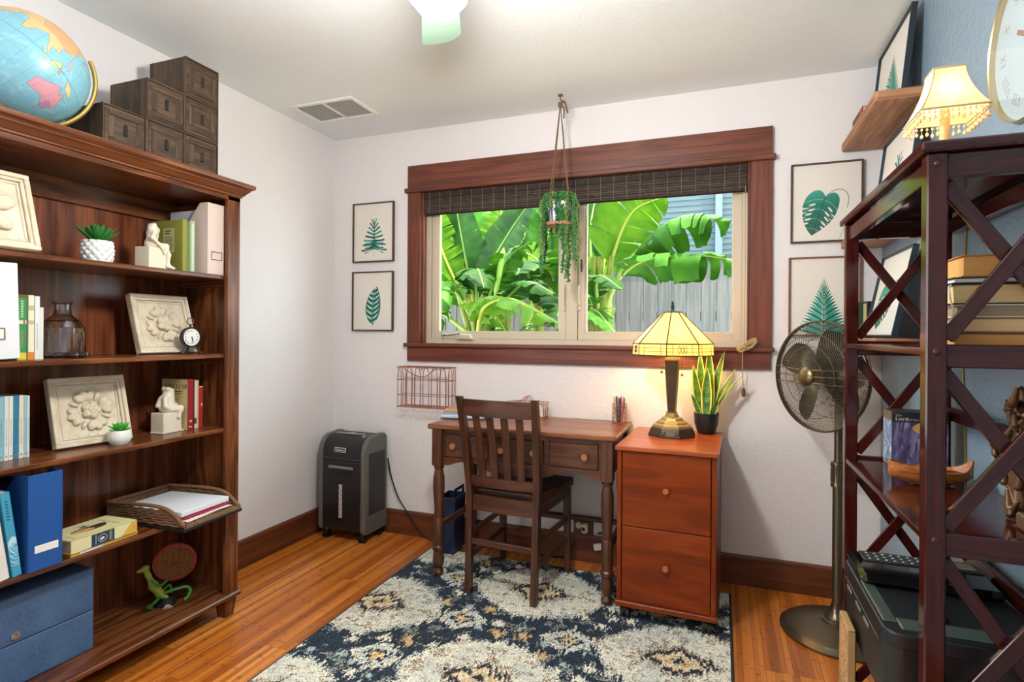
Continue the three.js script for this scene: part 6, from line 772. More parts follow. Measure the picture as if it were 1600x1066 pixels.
// ---- stained glass lamp
{
  const Y = 0.7475, o = thing('stained_glass_lamp', 'lit stained glass table lamp with bronze tapered column', 'table lamp', [-0.216, Y, -2.745], 0.0);
  const gold = std({ color: 0x9c8a5c, metalness: 0.55, roughness: 0.42 }), dk = std({ color: 0x4c4030, metalness: 0.6, roughness: 0.38 });
  const oct = (R, y) => [R, y], base = (pts, seg = 8) => { const g = new THREE.LatheGeometry(pts.map(([a, b]) => new THREE.Vector2(Math.max(a, 1e-4), b)), seg); g.rotateY(PI / 8); return toCreasedNormals(g, 0.2); };
  part(o, 'foot', S(base([[0, 0], [0.112, 0], [0.112, 0.008], [0.098, 0.040], [0.094, 0.042], [0, 0.042]]), 1, 1, 0.85), dk);
  part(o, 'stepped_base', S(base([[0, 0.042], [0.092, 0.042], [0.09, 0.052], [0.075, 0.058], [0.072, 0.066], [0.056, 0.074], [0.05, 0.084], [0.034, 0.09], [0.032, 0.1], [0.026, 0.104], [0.028, 0.112], [0, 0.112]]), 1, 1, 0.85), gold);
  for (const x of [-0.03, 0.03]) part(o, 'outlet', T(bx(0.02, 0.017, 0.006, 0, 0, 0, 0.002), x, 0.022, 0.0865, -0.35), M.black);
  const col = rectLoft([[0.016, 0.016, 0.11], [0.031, 0.031, 0.352], [0.033, 0.033, 0.357], [0.033, 0.033, 0.364], [0.012, 0.012, 0.368]]); part(o, 'column', col, dk); part(o, 'column_edge', merge([[1, 1], [1, -1], [-1, 1], [-1, -1]].map(([a, b]) => rod([a * 0.0165, 0.112, b * 0.0165], [a * 0.0315, 0.352, b * 0.0315], 0.0022, 8)), bx(0.068, 0.01, 0.068, 0, 0.358, 0)), gold);
  part(o, 'rod', cyl(0.005, 0.005, 0.24, 0, 0.48, 0, 12), gold);
  // shade: eight panels, eight skirt pieces, lead came
  const R = 0.183, r = 0.043, ys = 0.432, yt = 0.578, yb = 0.380, sk = 0.186, ang = (k) => rad(-3) + k * PI / 4, pt = (q, y, k) => [q * Math.sin(ang(k)), y, q * Math.cos(ang(k))];
  const glassTex = tex(128, 128, (u, v) => ramp([[226, 190, 116], [240, 212, 146], [248, 226, 172]], fbm(u, v, 3, 4, 4, 66)), [0.15, 0.15]);
  const glass = phys({ map: glassTex, transmission: 0.45, roughness: 0.9, thickness: 0, side: THREE.DoubleSide }), glass2 = phys({ color: 0xeedc88, transmission: 0.45, roughness: 0.9, thickness: 0, side: THREE.DoubleSide });
  const quad = (A, B, C, D, nrm) => { const g = new THREE.BufferGeometry(), a = V(...A), b = V(...B), c = V(...C), d = V(...D), n = b.clone().sub(a).cross(c.clone().sub(a)).normalize().multiplyScalar(0.0015), lo = [a, b, c, d], hi = lo.map((p) => p.clone().add(n)), P = []; const q = (w, x, y, z) => P.push(w, x, y, w, y, z); q(hi[0], hi[1], hi[2], hi[3]); q(lo[3], lo[2], lo[1], lo[0]); for (let i = 0; i < 4; i++) { const j = (i + 1) % 4; q(lo[i], lo[j], hi[j], hi[i]); } g.setFromPoints(P); g.computeVertexNormals(); return uvm(g, 1); };
  const plain = (A, B, C, D) => { const g = new THREE.BufferGeometry().setFromPoints([V(...A), V(...B), V(...C), V(...A), V(...C), V(...D)]); g.computeVertexNormals(); return uvm(g, 1); };
  for (let k = 0; k < 8; k++) { part(o, 'glass_panel', plain(pt(R, ys, k), pt(R, ys, k + 1), pt(r, yt, k + 1), pt(r, yt, k)), glass); part(o, 'skirt_panel', plain(pt(sk, yb, k), pt(sk, yb, k + 1), pt(R, ys, k + 1), pt(R, ys, k)), glass2); }
  const came = [], L = (q1, y1, k1, q2, y2, k2, w = 0.0024) => came.push(rod(pt(q1, y1, k1), pt(q2, y2, k2), w, 6));
  const lin = (k, s, y) => { const A = pt(lerp(sk, R, (y - yb) / (ys - yb)) + 0.0006, y, k), B = pt(lerp(sk, R, (y - yb) / (ys - yb)) + 0.0006, y, k + 1); return A.map((a, i) => lerp(a, B[i], s)); };
  for (let k = 0; k < 8; k++) { L(R, ys, k, r, yt, k, 0.003); L(R, ys, k, R, ys, k + 1, 0.0028); L(sk, yb, k, R, ys, k); L(sk, yb, k, sk, yb, k + 1); const ym = (yb + ys) / 2;
    for (const y of [ym + 0.008, ym - 0.008]) came.push(rod(lin(k, 0, y), lin(k, 1, y), 0.0013, 5)); for (const s of [0.2, 0.8]) came.push(rod(lin(k, s, yb), lin(k, s, ys), 0.0013, 5));
    if (k % 2 === 0) for (const s of [0.4, 0.5, 0.6]) { came.push(rod(lin(k, s - 0.05, ym), lin(k, s, ys - 0.008), 0.0013, 5), rod(lin(k, s, ys - 0.008), lin(k, s + 0.05, ym), 0.0013, 5), rod(lin(k, s - 0.05, ym), lin(k, s, yb + 0.008), 0.0013, 5), rod(lin(k, s, yb + 0.008), lin(k, s + 0.05, ym), 0.0013, 5)); } }
  part(o, 'lead_came', merge(came), flat(0x2f2c20, 0.5, { metalness: 0.3 }));
  part(o, 'shade_cap', lathe([[0.046, 0.576], [0.044, 0.581], [0.03, 0.585], [0.012, 0.588], [0.001, 0.588]], 8), flat(0x39463f, 0.5, { metalness: 0.4 })); part(o, 'finial', lathe([[0.001, 0.586], [0.009, 0.588], [0.006, 0.597], [0.010, 0.606], [0.005, 0.616], [0.007, 0.622], [0.001, 0.634]], 16), flat(0x39463f, 0.45, { metalness: 0.5 }));
  for (const x of [-0.046, 0.046]) part(o, 'pull_chain', merge(rod([x, 0.43, 0.02], [x, 0.30, 0.02], 0.0013, 5), sph(0.0072, x, 0.294 + (x > 0 ? -0.006 : 0.004), 0.02, 12, 8)), M.brass);
  for (const x of [-0.055, 0.055]) { part(o, 'bulb', S(sph(0.022, 0, 0, 0, 20, 14), 1, 1.2, 1).translate(x, 0.452, 0), std({ color: 0xffffff, emissive: 0xffd9a0, emissiveIntensity: 3 })); part(o, 'socket', merge(cyl(0.012, 0.012, 0.03, x, 0.49, 0, 14), rod([x, 0.5, 0], [0, 0.51, 0], 0.004, 8)), gold); const li = new THREE.PointLight(0xffc984, 0.28); li.position.set(x, 0.452, 0); li.shadow.radius = 1.2; o.add(li); }
}
// ---- snake plant
{
  const o = thing('snake_plant', 'yellow-edged snake plant in a black pot on the filing cabinet', 'plant', [-0.066, 0.7475, -2.872]);
  part(o, 'pot', lathe([[0.001, 0], [0.036, 0], [0.041, 0.004], [0.055, 0.05], [0.058, 0.098], [0.055, 0.1], [0.053, 0.09], [0.001, 0.088]], 40), flat(0x1d1e20, 0.45)); part(o, 'soil', cyl(0.053, 0.053, 0.004, 0, 0.088, 0, 24), M.soil);
  const map = tex(64, 256, (u, v) => { const e = Math.abs(u - 0.5) * 2, n = fbm(u, v, 6, 40, 3, 21), band = fbm(u, v, 2, 22, 2, 22); if (e > 0.72 + 0.1 * (n - 0.5)) return [226, 222, 92]; return ramp([[30, 74, 34], [64, 120, 48], [150, 176, 92]], band * 0.9 + 0.3 * (n - 0.5)); }), mt = std({ map, roughness: 0.45, side: THREE.DoubleSide });
  const blade = (x, z, tx, ty, tz, w, turn) => { const n = 16, pos = [], uv = [], P = (i, s) => { const t = i / n, c = V(lerp(x, tx, t * t * 0.4 + t * 0.6), 0.085 + ty * t, lerp(z, tz, t * t * 0.4 + t * 0.6)), ww = w * 0.5 * (t < 0.12 ? lerp(0.62, 0.8, t / 0.12) : Math.pow(Math.sin(PI * lerp(0.3, 1, (t - 0.12) / 0.88)), 0.75)); return c.add(V(Math.cos(turn) * ww * s, 0, Math.sin(turn) * ww * s)).add(V(-Math.sin(turn), 0, Math.cos(turn)).multiplyScalar(Math.abs(s) * ww * 0.35)); }; const S3 = [-1, -0.5, 0, 0.5, 1];
    for (let i = 0; i < n; i++) for (let k = 0; k < 4; k++) { const q = [[i, k], [i, k + 1], [i + 1, k + 1], [i + 1, k]]; for (const e of [0, 1, 2, 0, 2, 3]) { const [a, b] = q[e]; pos.push(...P(a, S3[b]).toArray()); uv.push(0.5 + S3[b] * 0.49, a / n); } }
    const g = new THREE.BufferGeometry(); g.setAttribute('position', new THREE.Float32BufferAttribute(pos, 3)); g.setAttribute('uv', new THREE.Float32BufferAttribute(uv, 2)); g.computeVertexNormals(); part(o, 'leaf', toCreasedNormals(g, 1), mt); };
  blade(-0.02, 0, -0.03, 0.31, 0.0, 0.046, 0.1); blade(0.012, 0.0, 0.012, 0.335, -0.005, 0.05, -0.1); blade(0.0, 0.02, 0.004, 0.235, 0.025, 0.05, 0.05); blade(-0.026, 0.012, -0.062, 0.245, 0.02, 0.044, 0.35); blade(0.024, -0.01, 0.082, 0.315, -0.01, 0.042, 0.5); blade(0.03, 0.005, 0.135, 0.235, 0.0, 0.028, 0.9); blade(0.034, 0.012, 0.17, 0.21, 0.02, 0.028, 1.1); blade(-0.03, 0.02, -0.068, 0.105, 0.03, 0.03, 0.3); blade(0.024, 0.022, 0.055, 0.085, 0.035, 0.034, -0.3);
}
// ---- shade cord bundle, bin, outlet, cables
{
  const o = thing('shade_cord', 'jute pull cord tied in a bundle at the window sill corner', 'cord', [0.118, 1.158, -2.952]), r = rng(12);
  part(o, 'cord', merge(rod([-0.012, 0.02, -0.012], [-0.012, 0.79, -0.012], 0.0016, 6), tube([[-0.022, -0.0, 0.02], [-0.022, -0.05, 0.03], [-0.02, -0.15, 0.016], [-0.016, -0.19, 0.012]], 0.0022, 20, 6)), M.jute);
  part(o, 'bundle', T(merge([...Array(6)].map((_, i) => tube([[-0.05, RR(-0.008, 0.01, r), 0.01], [-0.02, RR(0.0, 0.02, r), 0.026], [0.03, RR(-0.004, 0.03, r), 0.012], [0.05, 0.01 + RR(-0.01, 0.012, r), 0.006], [0.02, RR(-0.014, 0.0, r), 0.018], [-0.045, RR(-0.014, 0.0, r), 0.016]], 0.0032, 30, 6)), T(S(torus(0.014, 0.004, 6, 20), 1, 1, 1.6), -0.014, 0.004, 0.016, 0, PI / 2, 0.2)), 0.0, 0.012, 0.012, 0, 0, 0.45), M.jute);
  part(o, 'pull_knob', lathe([[0.001, -0.235], [0.008, -0.233], [0.010, -0.21], [0.006, -0.192], [0.001, -0.19]], 16).translate(-0.016, 0, 0.012), flat(0x6f4c2e, 0.6));
  const b = thing('waste_bin', 'navy blue plastic bin with handle hole under the desk', 'bin', [-1.402, RUG, -2.83]);
  const w = (k, y, t = 0) => [0.05 + k, 0.066 + k, y]; const gb = rectLoft([[0.040, 0.056, 0], [0.050, 0.067, 0.30], [0.056, 0.073, 0.302], [0.056, 0.073, 0.312], [0.048, 0.065, 0.312], [0.038, 0.054, 0.008]], true, 0.3);
  part(b, 'tub', gb, flat(0x14294c, 0.45)); part(b, 'handle', merge(bounds(0.040, 0.0465, 0.312, 0.345, -0.06, -0.035, 0.003), bounds(0.040, 0.0465, 0.312, 0.345, 0.035, 0.06, 0.003), bounds(0.040, 0.0465, 0.345, 0.362, -0.06, 0.06, 0.003)), flat(0x14294c, 0.45));
  const p = thing('wall_outlet', 'brown outlet plate with a white plug above the baseboard', 'outlet', [-0.69, 0.185, ZB]);
  part(p, 'plate', bounds(-0.055, 0.055, -0.04, 0.06, 0, 0.008, 0.003), M.trim); part(p, 'socket', T(cyl(0.017, 0.017, 0.004, 0, 0, 0, 24, PI / 2), -0.026, 0.004, 0.009), flat(0xd8c9a8, 0.5)); part(p, 'plug', bounds(-0.002, 0.028, -0.026, 0.022, 0.008, 0.042, 0.004), M.white); part(p, 'plug_hole', bounds(0.002, 0.016, -0.012, 0.008, 0.042, 0.0428, 0.0003), M.black);
  const a = thing('power_adapter', 'white power adapter hanging behind the desk leg', 'adapter', [-0.585, 0.10, -2.955], 0.1); a.rotation.z = 0.22;
  part(a, 'brick', bx(0.085, 0.034, 0.024, 0, 0, 0, 0.005), flat(0xd7d2ca, 0.5)); part(a, 'cable', tube([[0.042, 0.0, 0], [0.06, 0.03, 0], [0.03, 0.06, -0.004], [-0.01, 0.07, 0.0], [0.05, 0.08, 0.006], [0.09, 0.14, 0.0], [0.10, 0.26, -0.005]], 0.003, 40, 6), M.blackrubber);
}
// ---------------------------------------------------------------- etagere
const EX0 = 0.38, EX1 = 0.666, EZ0 = -2.134, EZ1 = -1.331, ES = [1.605, 1.197, 0.824, 0.44, 0.08];
{
  const o = thing('open_etagere', 'dark cherry open shelf unit with crossed end braces', 'shelf unit', [0, 0, 0]), m = M.espresso, w = 0.036;
  for (const x of [EX0, EX1 - w]) for (const z of [EZ0, EZ1 - w]) part(o, 'post', bounds(x, x + w, 0, 1.583, z, z + w, 0.003, 1), m);
  part(o, 'top_board', bounds(EX0 - 0.012, EX1 + 0.008, 1.584, ES[0], EZ0 - 0.012, EZ1 + 0.012, 0.004, 2), m);
  for (const y of ES.slice(1)) part(o, 'shelf_board', bounds(EX0 + 0.002, EX1 - 0.002, y - 0.016, y, EZ0 + w + 0.0005, EZ1 - w - 0.0005, 0.002, 2), m);
  const ends = [EZ0 + 0.008, EZ1 - 0.028];
  for (const z of ends) {
    part(o, 'end_rail', bounds(EX0 + w, EX1 - w, 1.535, 1.583, z, z + 0.02, 0.002, 0), m); for (const y of ES.slice(1)) part(o, 'end_rail', bounds(EX0 + w, EX1 - w, y - 0.038, y + 0.008, z, z + 0.02, 0.002, 0), m);
    const lev = [1.535, ...ES.slice(1).flatMap((y) => [y + 0.008, y - 0.038])];
    for (let i = 0; i < 4; i++) { const a = lev[i * 2], b = lev[i * 2 + 1]; part(o, 'cross_brace', bar([EX0 + w, a - 0.012, z + 0.005], [EX1 - w, b + 0.012, z + 0.005], 0.011, 0.028, [0, 0, 1]).applyMatrix4(new THREE.Matrix4()), m); part(o, 'cross_brace', bar([EX0 + w, b + 0.012, z + 0.0165], [EX1 - w, a - 0.012, z + 0.0165], 0.011, 0.028, [0, 0, 1]), m); }
    for (const y of [1.562, 1.19, 0.818, 0.43]) for (const x of [EX0 + w / 2, EX1 - w / 2]) part(o, 'bolt_cap', S(sph(0.0075, 0, 0, 0, 14, 10), 1, 1, 0.6).translate(x, y, z < -1.8 ? EZ0 : EZ1), m);
  }
  for (const x of [EX0 + 0.006, EX1 - 0.026]) part(o, 'long_apron', bounds(x, x + 0.02, 1.531, 1.574, EZ0 + w, EZ1 - w, 0.002, 2), m);
  for (const y of [1.39, 0.99, 0.612, 0.25]) part(o, 'back_rail', bounds(EX1 - 0.026, EX1 - 0.012, y - 0.02, y + 0.02, EZ0 + w, EZ1 - w, 0.002, 2), m);
}
// ---- small beaded lamp
{
  const o = thing('beaded_lamp', 'little lit lamp with a beaded bell shade', 'table lamp', [0.435, ES[0] + 0.0005, -1.418]);
  const fab = phys({ map: tex(128, 128, (u, v) => { const f = Math.abs(Math.sin(6.28 * (fbm(u, v, 4, 4, 3, 31) * 3))); return ramp([[206, 176, 130], [226, 200, 158], [236, 216, 180]], f); }, [0.06, 0.06]), roughness: 0.9, transmission: 0.42, thickness: 0, side: THREE.DoubleSide }), trimm = flat(0xb9ab8c, 0.8), w0 = 0.058, w1 = 0.027, y0 = 0.076, y1 = 0.168;
  const rings = []; for (let i = 0; i <= 10; i++) { const t = i / 10; rings.push([w1 + (w0 - w1) * Math.pow(1 - t, 1.7), w1 + (w0 - w1) * Math.pow(1 - t, 1.7), lerp(y0, y1, t)]); }
  part(o, 'shade', rectLoft(rings, false, 0.35), fab);
  const sq = (a, y, k) => merge([[1, 1, 1, -1], [1, -1, -1, -1], [-1, -1, -1, 1], [-1, 1, 1, 1]].map(([p, q, s, t]) => rod([p * a, y, q * a], [s * a, y, t * a], k, 6)));
  part(o, 'trim_braid', merge(sq(w0, y0, 0.0022), sq(w1, y1, 0.0022), [[1, 1], [1, -1], [-1, 1], [-1, -1]].map(([p, q]) => tube(rings.map(([a, b, y]) => [p * a, y, q * a]), 0.0014, 16, 5))), trimm);
  const bead = phys({ color: 0xf3e2b4, roughness: 0.12, transmission: 0.5, thickness: 0.003 });
  for (let k = 0; k < 4; k++) for (let i = 0; i < 12; i++) { const t = -w0 + (i + 0.5) * w0 / 6, x = k === 0 ? t : k === 1 ? t : k === 2 ? w0 : -w0, z = k === 0 ? w0 : k === 1 ? -w0 : t, L = 0.018 + 0.004 * (i % 2); part(o, 'bead_drop', merge(rod([x, y0, z], [x, y0 - L + 0.004, z], 0.0005, 4), S(sph(0.0026, 0, 0, 0, 8, 6), 1, 1.2, 1).translate(x, y0 - 0.007, z), S(sph(0.0035, 0, 0, 0, 8, 6), 1, 1.35, 1).translate(x, y0 - L, z)), bead); }
  const cr = flat(0xd3b37c, 0.5); part(o, 'candle_tube', cyl(0.009, 0.009, 0.075, 0, 0.052, 0, 20), cr); part(o, 'foot', lathe([[0.001, 0], [0.032, 0], [0.034, 0.005], [0.026, 0.012], [0.012, 0.016], [0.001, 0.016]], 32), std({ color: 0x8a7a56, metalness: 0.6, roughness: 0.45 }));
  part(o, 'bulb', S(sph(0.012, 0, 0, 0, 16, 12), 1, 1.5, 1).translate(0, 0.112, 0), std({ color: 0xffffff, emissive: 0xffdca8, emissiveIntensity: 4 }));
  const L = new THREE.PointLight(0xffcf95, 0.075); L.position.set(0, 0.112, 0); L.shadow.radius = 0.6; o.add(L);
  solo('electric_cable', tube([[0.6785, 0.02, -2.03], [0.6785, -0.2, -2.045], [0.6785, -0.45, -2.052], [0.6785, -0.65, -2.035], [0.6785, -0.8, -2.03], [0.6785, -1.2, -2.04]].map(([x, y, z]) => [x, ES[0] + y, z]), 0.0032, 90, 6), flat(0x9a7c2e, 0.5), 'gold lamp cable hanging down the blue wall behind the shelf unit', 'cable');
}
// ---- wall clock
{
  const o = thing('wall_clock', 'large round glass-faced wall clock with rose gold hands', 'clock', [XR - 0.001, 1.93, -1.657], -PI / 2), R = 0.195;
  part(o, 'case', T(lathe([[0.001, 0], [R - 0.004, 0], [R, 0.004], [R, 0.018], [R - 0.002, 0.021], [R - 0.005, 0.018], [R - 0.005, 0.004], [0.001, 0.004]], 72), 0, 0, 0, PI / 2), std({ color: 0xc8b487, metalness: 0.8, roughness: 0.3 }));
  part(o, 'dial', new THREE.CircleGeometry(R - 0.005, 64).translate(0, 0, 0.0045), std({ roughness: 0.5, map: drawn(512, 512, (c, W) => { c.fillStyle = '#b4c8cd'; c.fillRect(0, 0, W, W); c.translate(256, 256); c.strokeStyle = '#a9b6b6'; c.lineWidth = 2; c.beginPath(); c.arc(0, 0, 236, 0, 7); c.stroke(); c.fillStyle = '#8d8478'; c.font = '46px serif'; c.textAlign = 'center'; c.textBaseline = 'middle'; ['XII', 'I', 'II', 'III', 'IV', 'V', 'VI', 'VII', 'VIII', 'IX', 'X', 'XI'].forEach((n, i) => { c.save(); c.rotate(i * PI / 6); c.translate(0, -196); c.fillText(n, 0, 0); c.restore(); }); }) }));
  const rg = std({ color: 0xb98872, metalness: 0.5, roughness: 0.35 });
  part(o, 'hour_hand', T(bx(0.012, 0.085, 0.002, 0, 0.03, 0, 0.001), 0, 0, 0.008, 0, 0, 1.05), rg); part(o, 'minute_hand', T(bx(0.008, 0.15, 0.002, 0, 0.055, 0, 0.001), 0, 0, 0.011, 0, 0, PI), rg); part(o, 'pivot', T(cyl(0.008, 0.008, 0.008, 0, 0, 0, 20), 0, 0, 0.010, PI / 2), rg);
  part(o, 'glass', new THREE.CircleGeometry(R - 0.004, 64).translate(0, 0, 0.018), phys({ color: 0xffffff, transmission: 1, roughness: 0.01, thickness: 0, ior: 1.6 }));
}
{
  const straw = std({ roughness: 0.7, map: tex(128, 64, (u, v) => ramp([[120, 88, 34], [186, 146, 66], [220, 184, 104]], 0.5 * (0.5 + 0.5 * Math.sin(2 * PI * (u * 20 + v * 3))) + 0.5 * fbm(u, v, 20, 10, 2, 4)), [0.1, 0.02]) });
  const b = thing('woven_bowl', 'shallow golden straw bowl on the shelf unit top', 'bowl', [0.545, ES[0] + 0.0005, -1.60]);
  part(b, 'coils', merge([...Array(8)].map((_, i) => T(torus(0.012 + i * 0.0115, 0.006, 8, 40), 0, 0.006 + (i > 4 ? (i - 4) * 0.007 : 0), 0, PI / 2))), straw);
}
// ---- stack of books on the second shelf
{
  let y = ES[1] + 0.0005; const pg = (a, b) => std({ roughness: 0.9, map: tex(128, 128, (u, v) => mix3(a, b, fbm(u, v, 2, 60, 2, a[0])), [0.2, 0.03]) });
  const list = [['thick brown-paged book at the bottom of the horizontal pile', 0.031, 0.437, [176, 118, 58], [202, 146, 84], 0x4a2f1c], ['tan-paged book second from the pile bottom', 0.030, 0.444, [190, 152, 104], [214, 182, 136], 0x7a5a3a], ['grey-paged book in the middle of the pile', 0.026, 0.442, [128, 112, 88], [158, 140, 112], 0xcfc8b8], ['cream-paged book with black boards in the pile', 0.041, 0.436, [206, 176, 116], [226, 202, 148], 0x15191c], ['slim pale book with a dark lower board in the pile', 0.013, 0.437, [204, 198, 190], [222, 218, 212], 0x20262a], ['thick rounded orange-paged book on top of the pile', 0.044, 0.452, [190, 136, 72], [214, 166, 100], 0xb07a44]];
  for (const [lab, t, x0, a, b, col] of list) { const o = thing('book', lab, 'book', [x0, y, -1.374]); const d = 0.2, W = 0.634 - x0; part(o, 'cover', merge(bounds(0, W, 0, 0.0025, -d, 0, 0.0006), bounds(0, W, t - 0.0025, t, -d, 0, 0.0006), bounds(0, W, 0.0025, t - 0.0025, -d, -d + 0.0025, 0.0006)), flat(col, 0.6)); part(o, 'page_block', bounds(0.004, W - 0.004, 0.0025, t - 0.0025, -d + 0.0025, -0.003, 0.0006, 0), pg(a, b)); y += t + 0.0004; }
  const rb = solo('ribbon_bookmark', sweep([[0.436, ES[1] + 0.128, -1.38], [0.431, ES[1] + 0.125, -1.376], [0.432, ES[1] + 0.10, -1.372], [0.438, ES[1] + 0.075, -1.370], [0.434, ES[1] + 0.06, -1.368]], [0, 0, 1], [1, 0, 0], 0.008, 0.001, 1), M.paper, 'white ribbon hanging from the pile of old books', 'ribbon');
}
// ---- third shelf: boxed set, wooden dish, carving
{
  const Y = ES[2] + 0.0005, b = thing('boxed_book_set', 'boxed book set with purple fantasy art and black title band', 'boxed books', [0.485, Y, -1.995], 0.0), W = 0.142, h = 0.168, d = 0.095;
  const art = drawn(256, 300, (c, w, H) => { c.fillStyle = '#5d5378'; c.fillRect(0, 0, w, H); const r = rng(5); for (let i = 0; i < 260; i++) { c.fillStyle = ['#3c3552', '#75698f', '#8f86a6', '#4b4468', '#2c2740'][i % 5]; c.globalAlpha = 0.5; c.beginPath(); c.ellipse(r() * w, 60 + r() * 240, 3 + 10 * r(), 14 + 44 * r(), 0.1, 0, 7); c.fill(); } c.globalAlpha = 1; const g = c.createLinearGradient(0, 40, 0, 130); c.fillStyle = '#d59a44'; c.globalAlpha = 0.75; c.beginPath(); c.ellipse(150, 82, 56, 30, 0, 0, 7); c.fill(); c.globalAlpha = 1; c.fillStyle = '#16161a'; c.fillRect(0, 0, w, 52); c.fillStyle = '#b9b4a6'; c.font = '18px serif'; c.fillText('The', 12, 22); c.font = 'bold 26px serif'; c.fillText('Lord', 12, 44); c.font = '17px serif'; c.fillText('of the Rings', 74, 43); });
  const side = drawn(96, 300, (c, w, H) => { c.fillStyle = '#8fa5b8'; c.fillRect(0, 0, w, H); const r = rng(6); for (let i = 0; i < 200; i++) { c.fillStyle = ['#6a7fa0', '#aebfcc', '#556a8c', '#c8d4da', '#4a5068'][i % 5]; c.globalAlpha = 0.55; c.beginPath(); c.ellipse(r() * w, 50 + r() * 250, 4 + 9 * r(), 6 + 22 * r(), r(), 0, 7); c.fill(); } c.globalAlpha = 1; c.fillStyle = '#6f5c44'; c.fillRect(0, 0, w, 50); });
  part(b, 'slipcase', bounds(0, W, 0, h, -d, 0, 0.002), flat(0x2b2a34, 0.45)); part(b, 'front_art', new THREE.PlaneGeometry(W - 0.002, h - 0.002).translate(W / 2, h / 2, 0.0006), std({ map: art, roughness: 0.4 })); part(b, 'side_art', new THREE.PlaneGeometry(d - 0.002, h - 0.002).rotateY(-PI / 2).translate(-0.0006, h / 2, -d / 2), std({ map: side, roughness: 0.4 }));
  const ds = thing('wooden_dish', 'carved leaf-shaped wooden dish in front of the boxed set', 'dish', [0.525, Y, -1.80], 0.12);
  const pos = [], N = 40, K = 8, P = (i, k, s) => { const t = i / N * 2 - 1, wd = 0.052 * Math.pow(1 - t * t, 0.75) + 0.0006, q = k / K * 2 - 1, x = t * 0.1, rim = 0.045 + 0.022 * t * t * t * t + 0.006 * Math.sin(t * 7); return [x, (s ? 0.007 : 0) + (rim - (s ? 0.007 : 0)) * Math.pow(Math.abs(q), 2.4) * 1 + (1 - Math.abs(q)) * 0.03 * Math.pow(Math.abs(t), 3), q * (wd - (s ? 0.003 : 0)) * (0.55 + 0.45 * Math.abs(q))]; };
  for (const s of [0, 1]) for (let i = 0; i < N; i++) for (let k = 0; k < K; k++) { const q = [P(i, k, s), P(i + 1, k, s), P(i + 1, k + 1, s), P(i, k + 1, s)]; for (const e of s ? [0, 2, 1, 0, 3, 2] : [0, 1, 2, 0, 2, 3]) pos.push(...q[e]); }
  let dg = new THREE.BufferGeometry(); dg.setAttribute('position', new THREE.Float32BufferAttribute(pos, 3)); dg.computeVertexNormals(); dg = uvm(toCreasedNormals(dg, 0.8), 0);
  part(ds, 'bowl', dg, phys({ map: woodTex([[120, 66, 26], [168, 100, 46], [196, 128, 66]], 51, { size: [0.2, 0.06] }), roughness: 0.35, side: THREE.DoubleSide })); part(ds, 'handle_leaf', S(sph(1, 0, 0, 0, 16, 10), 0.03, 0.006, 0.014).translate(0.03, 0.042, 0.036), flat(0x9a5a2a, 0.4));
  // carved piece
  const cv = thing('carved_ornament', 'weathered gilded wood carving of curling leaves on the third shelf', 'carving', [0.606, Y, -1.52]), r = rng(14), caps = [];
  for (let i = 0; i < 90; i++) { const y = 0.012 + 0.25 * (i / 90), w = 0.028 + 0.05 * Math.pow(Math.sin(PI * clamp((0.20 - y) / 0.2 + 0.1)), 1) * (y < 0.18 ? 1 : 0.35), z = RR(-w, w, r), x = RR(-0.022, 0.022, r), a = RR(-0.7, 0.7, r), L = RR(0.02, 0.042, r); caps.push([[x, y, z], [x + 0.01 * Math.sin(a), y + L * Math.cos(a), z + L * Math.sin(a)], RR(0.006, 0.010, r), RR(0.003, 0.005, r)]); }
  caps.push([[0, 0.01, 0], [0, 0.24, 0], 0.024, 0.01]);
  part(cv, 'leaf_carving', sdfMesh((x, y, z) => { let d = 1; for (const [a, b, p, q] of caps) { const e = capsule([x, y, z], a, b, p, q); d = d < 0.5 ? smin(d, e, 0.0012) : e; } return Math.max(d, -y + 0.0); }, [0, 0.14, 0], 0.155, 110), std({ color: 0x6a4c34, metalness: 0.55, roughness: 0.3 }));
  part(cv, 'plinth', bounds(-0.03, 0.034, 0, 0.034, 0.055, 0.105, 0.004), flat(0x5a4132, 0.45));
}
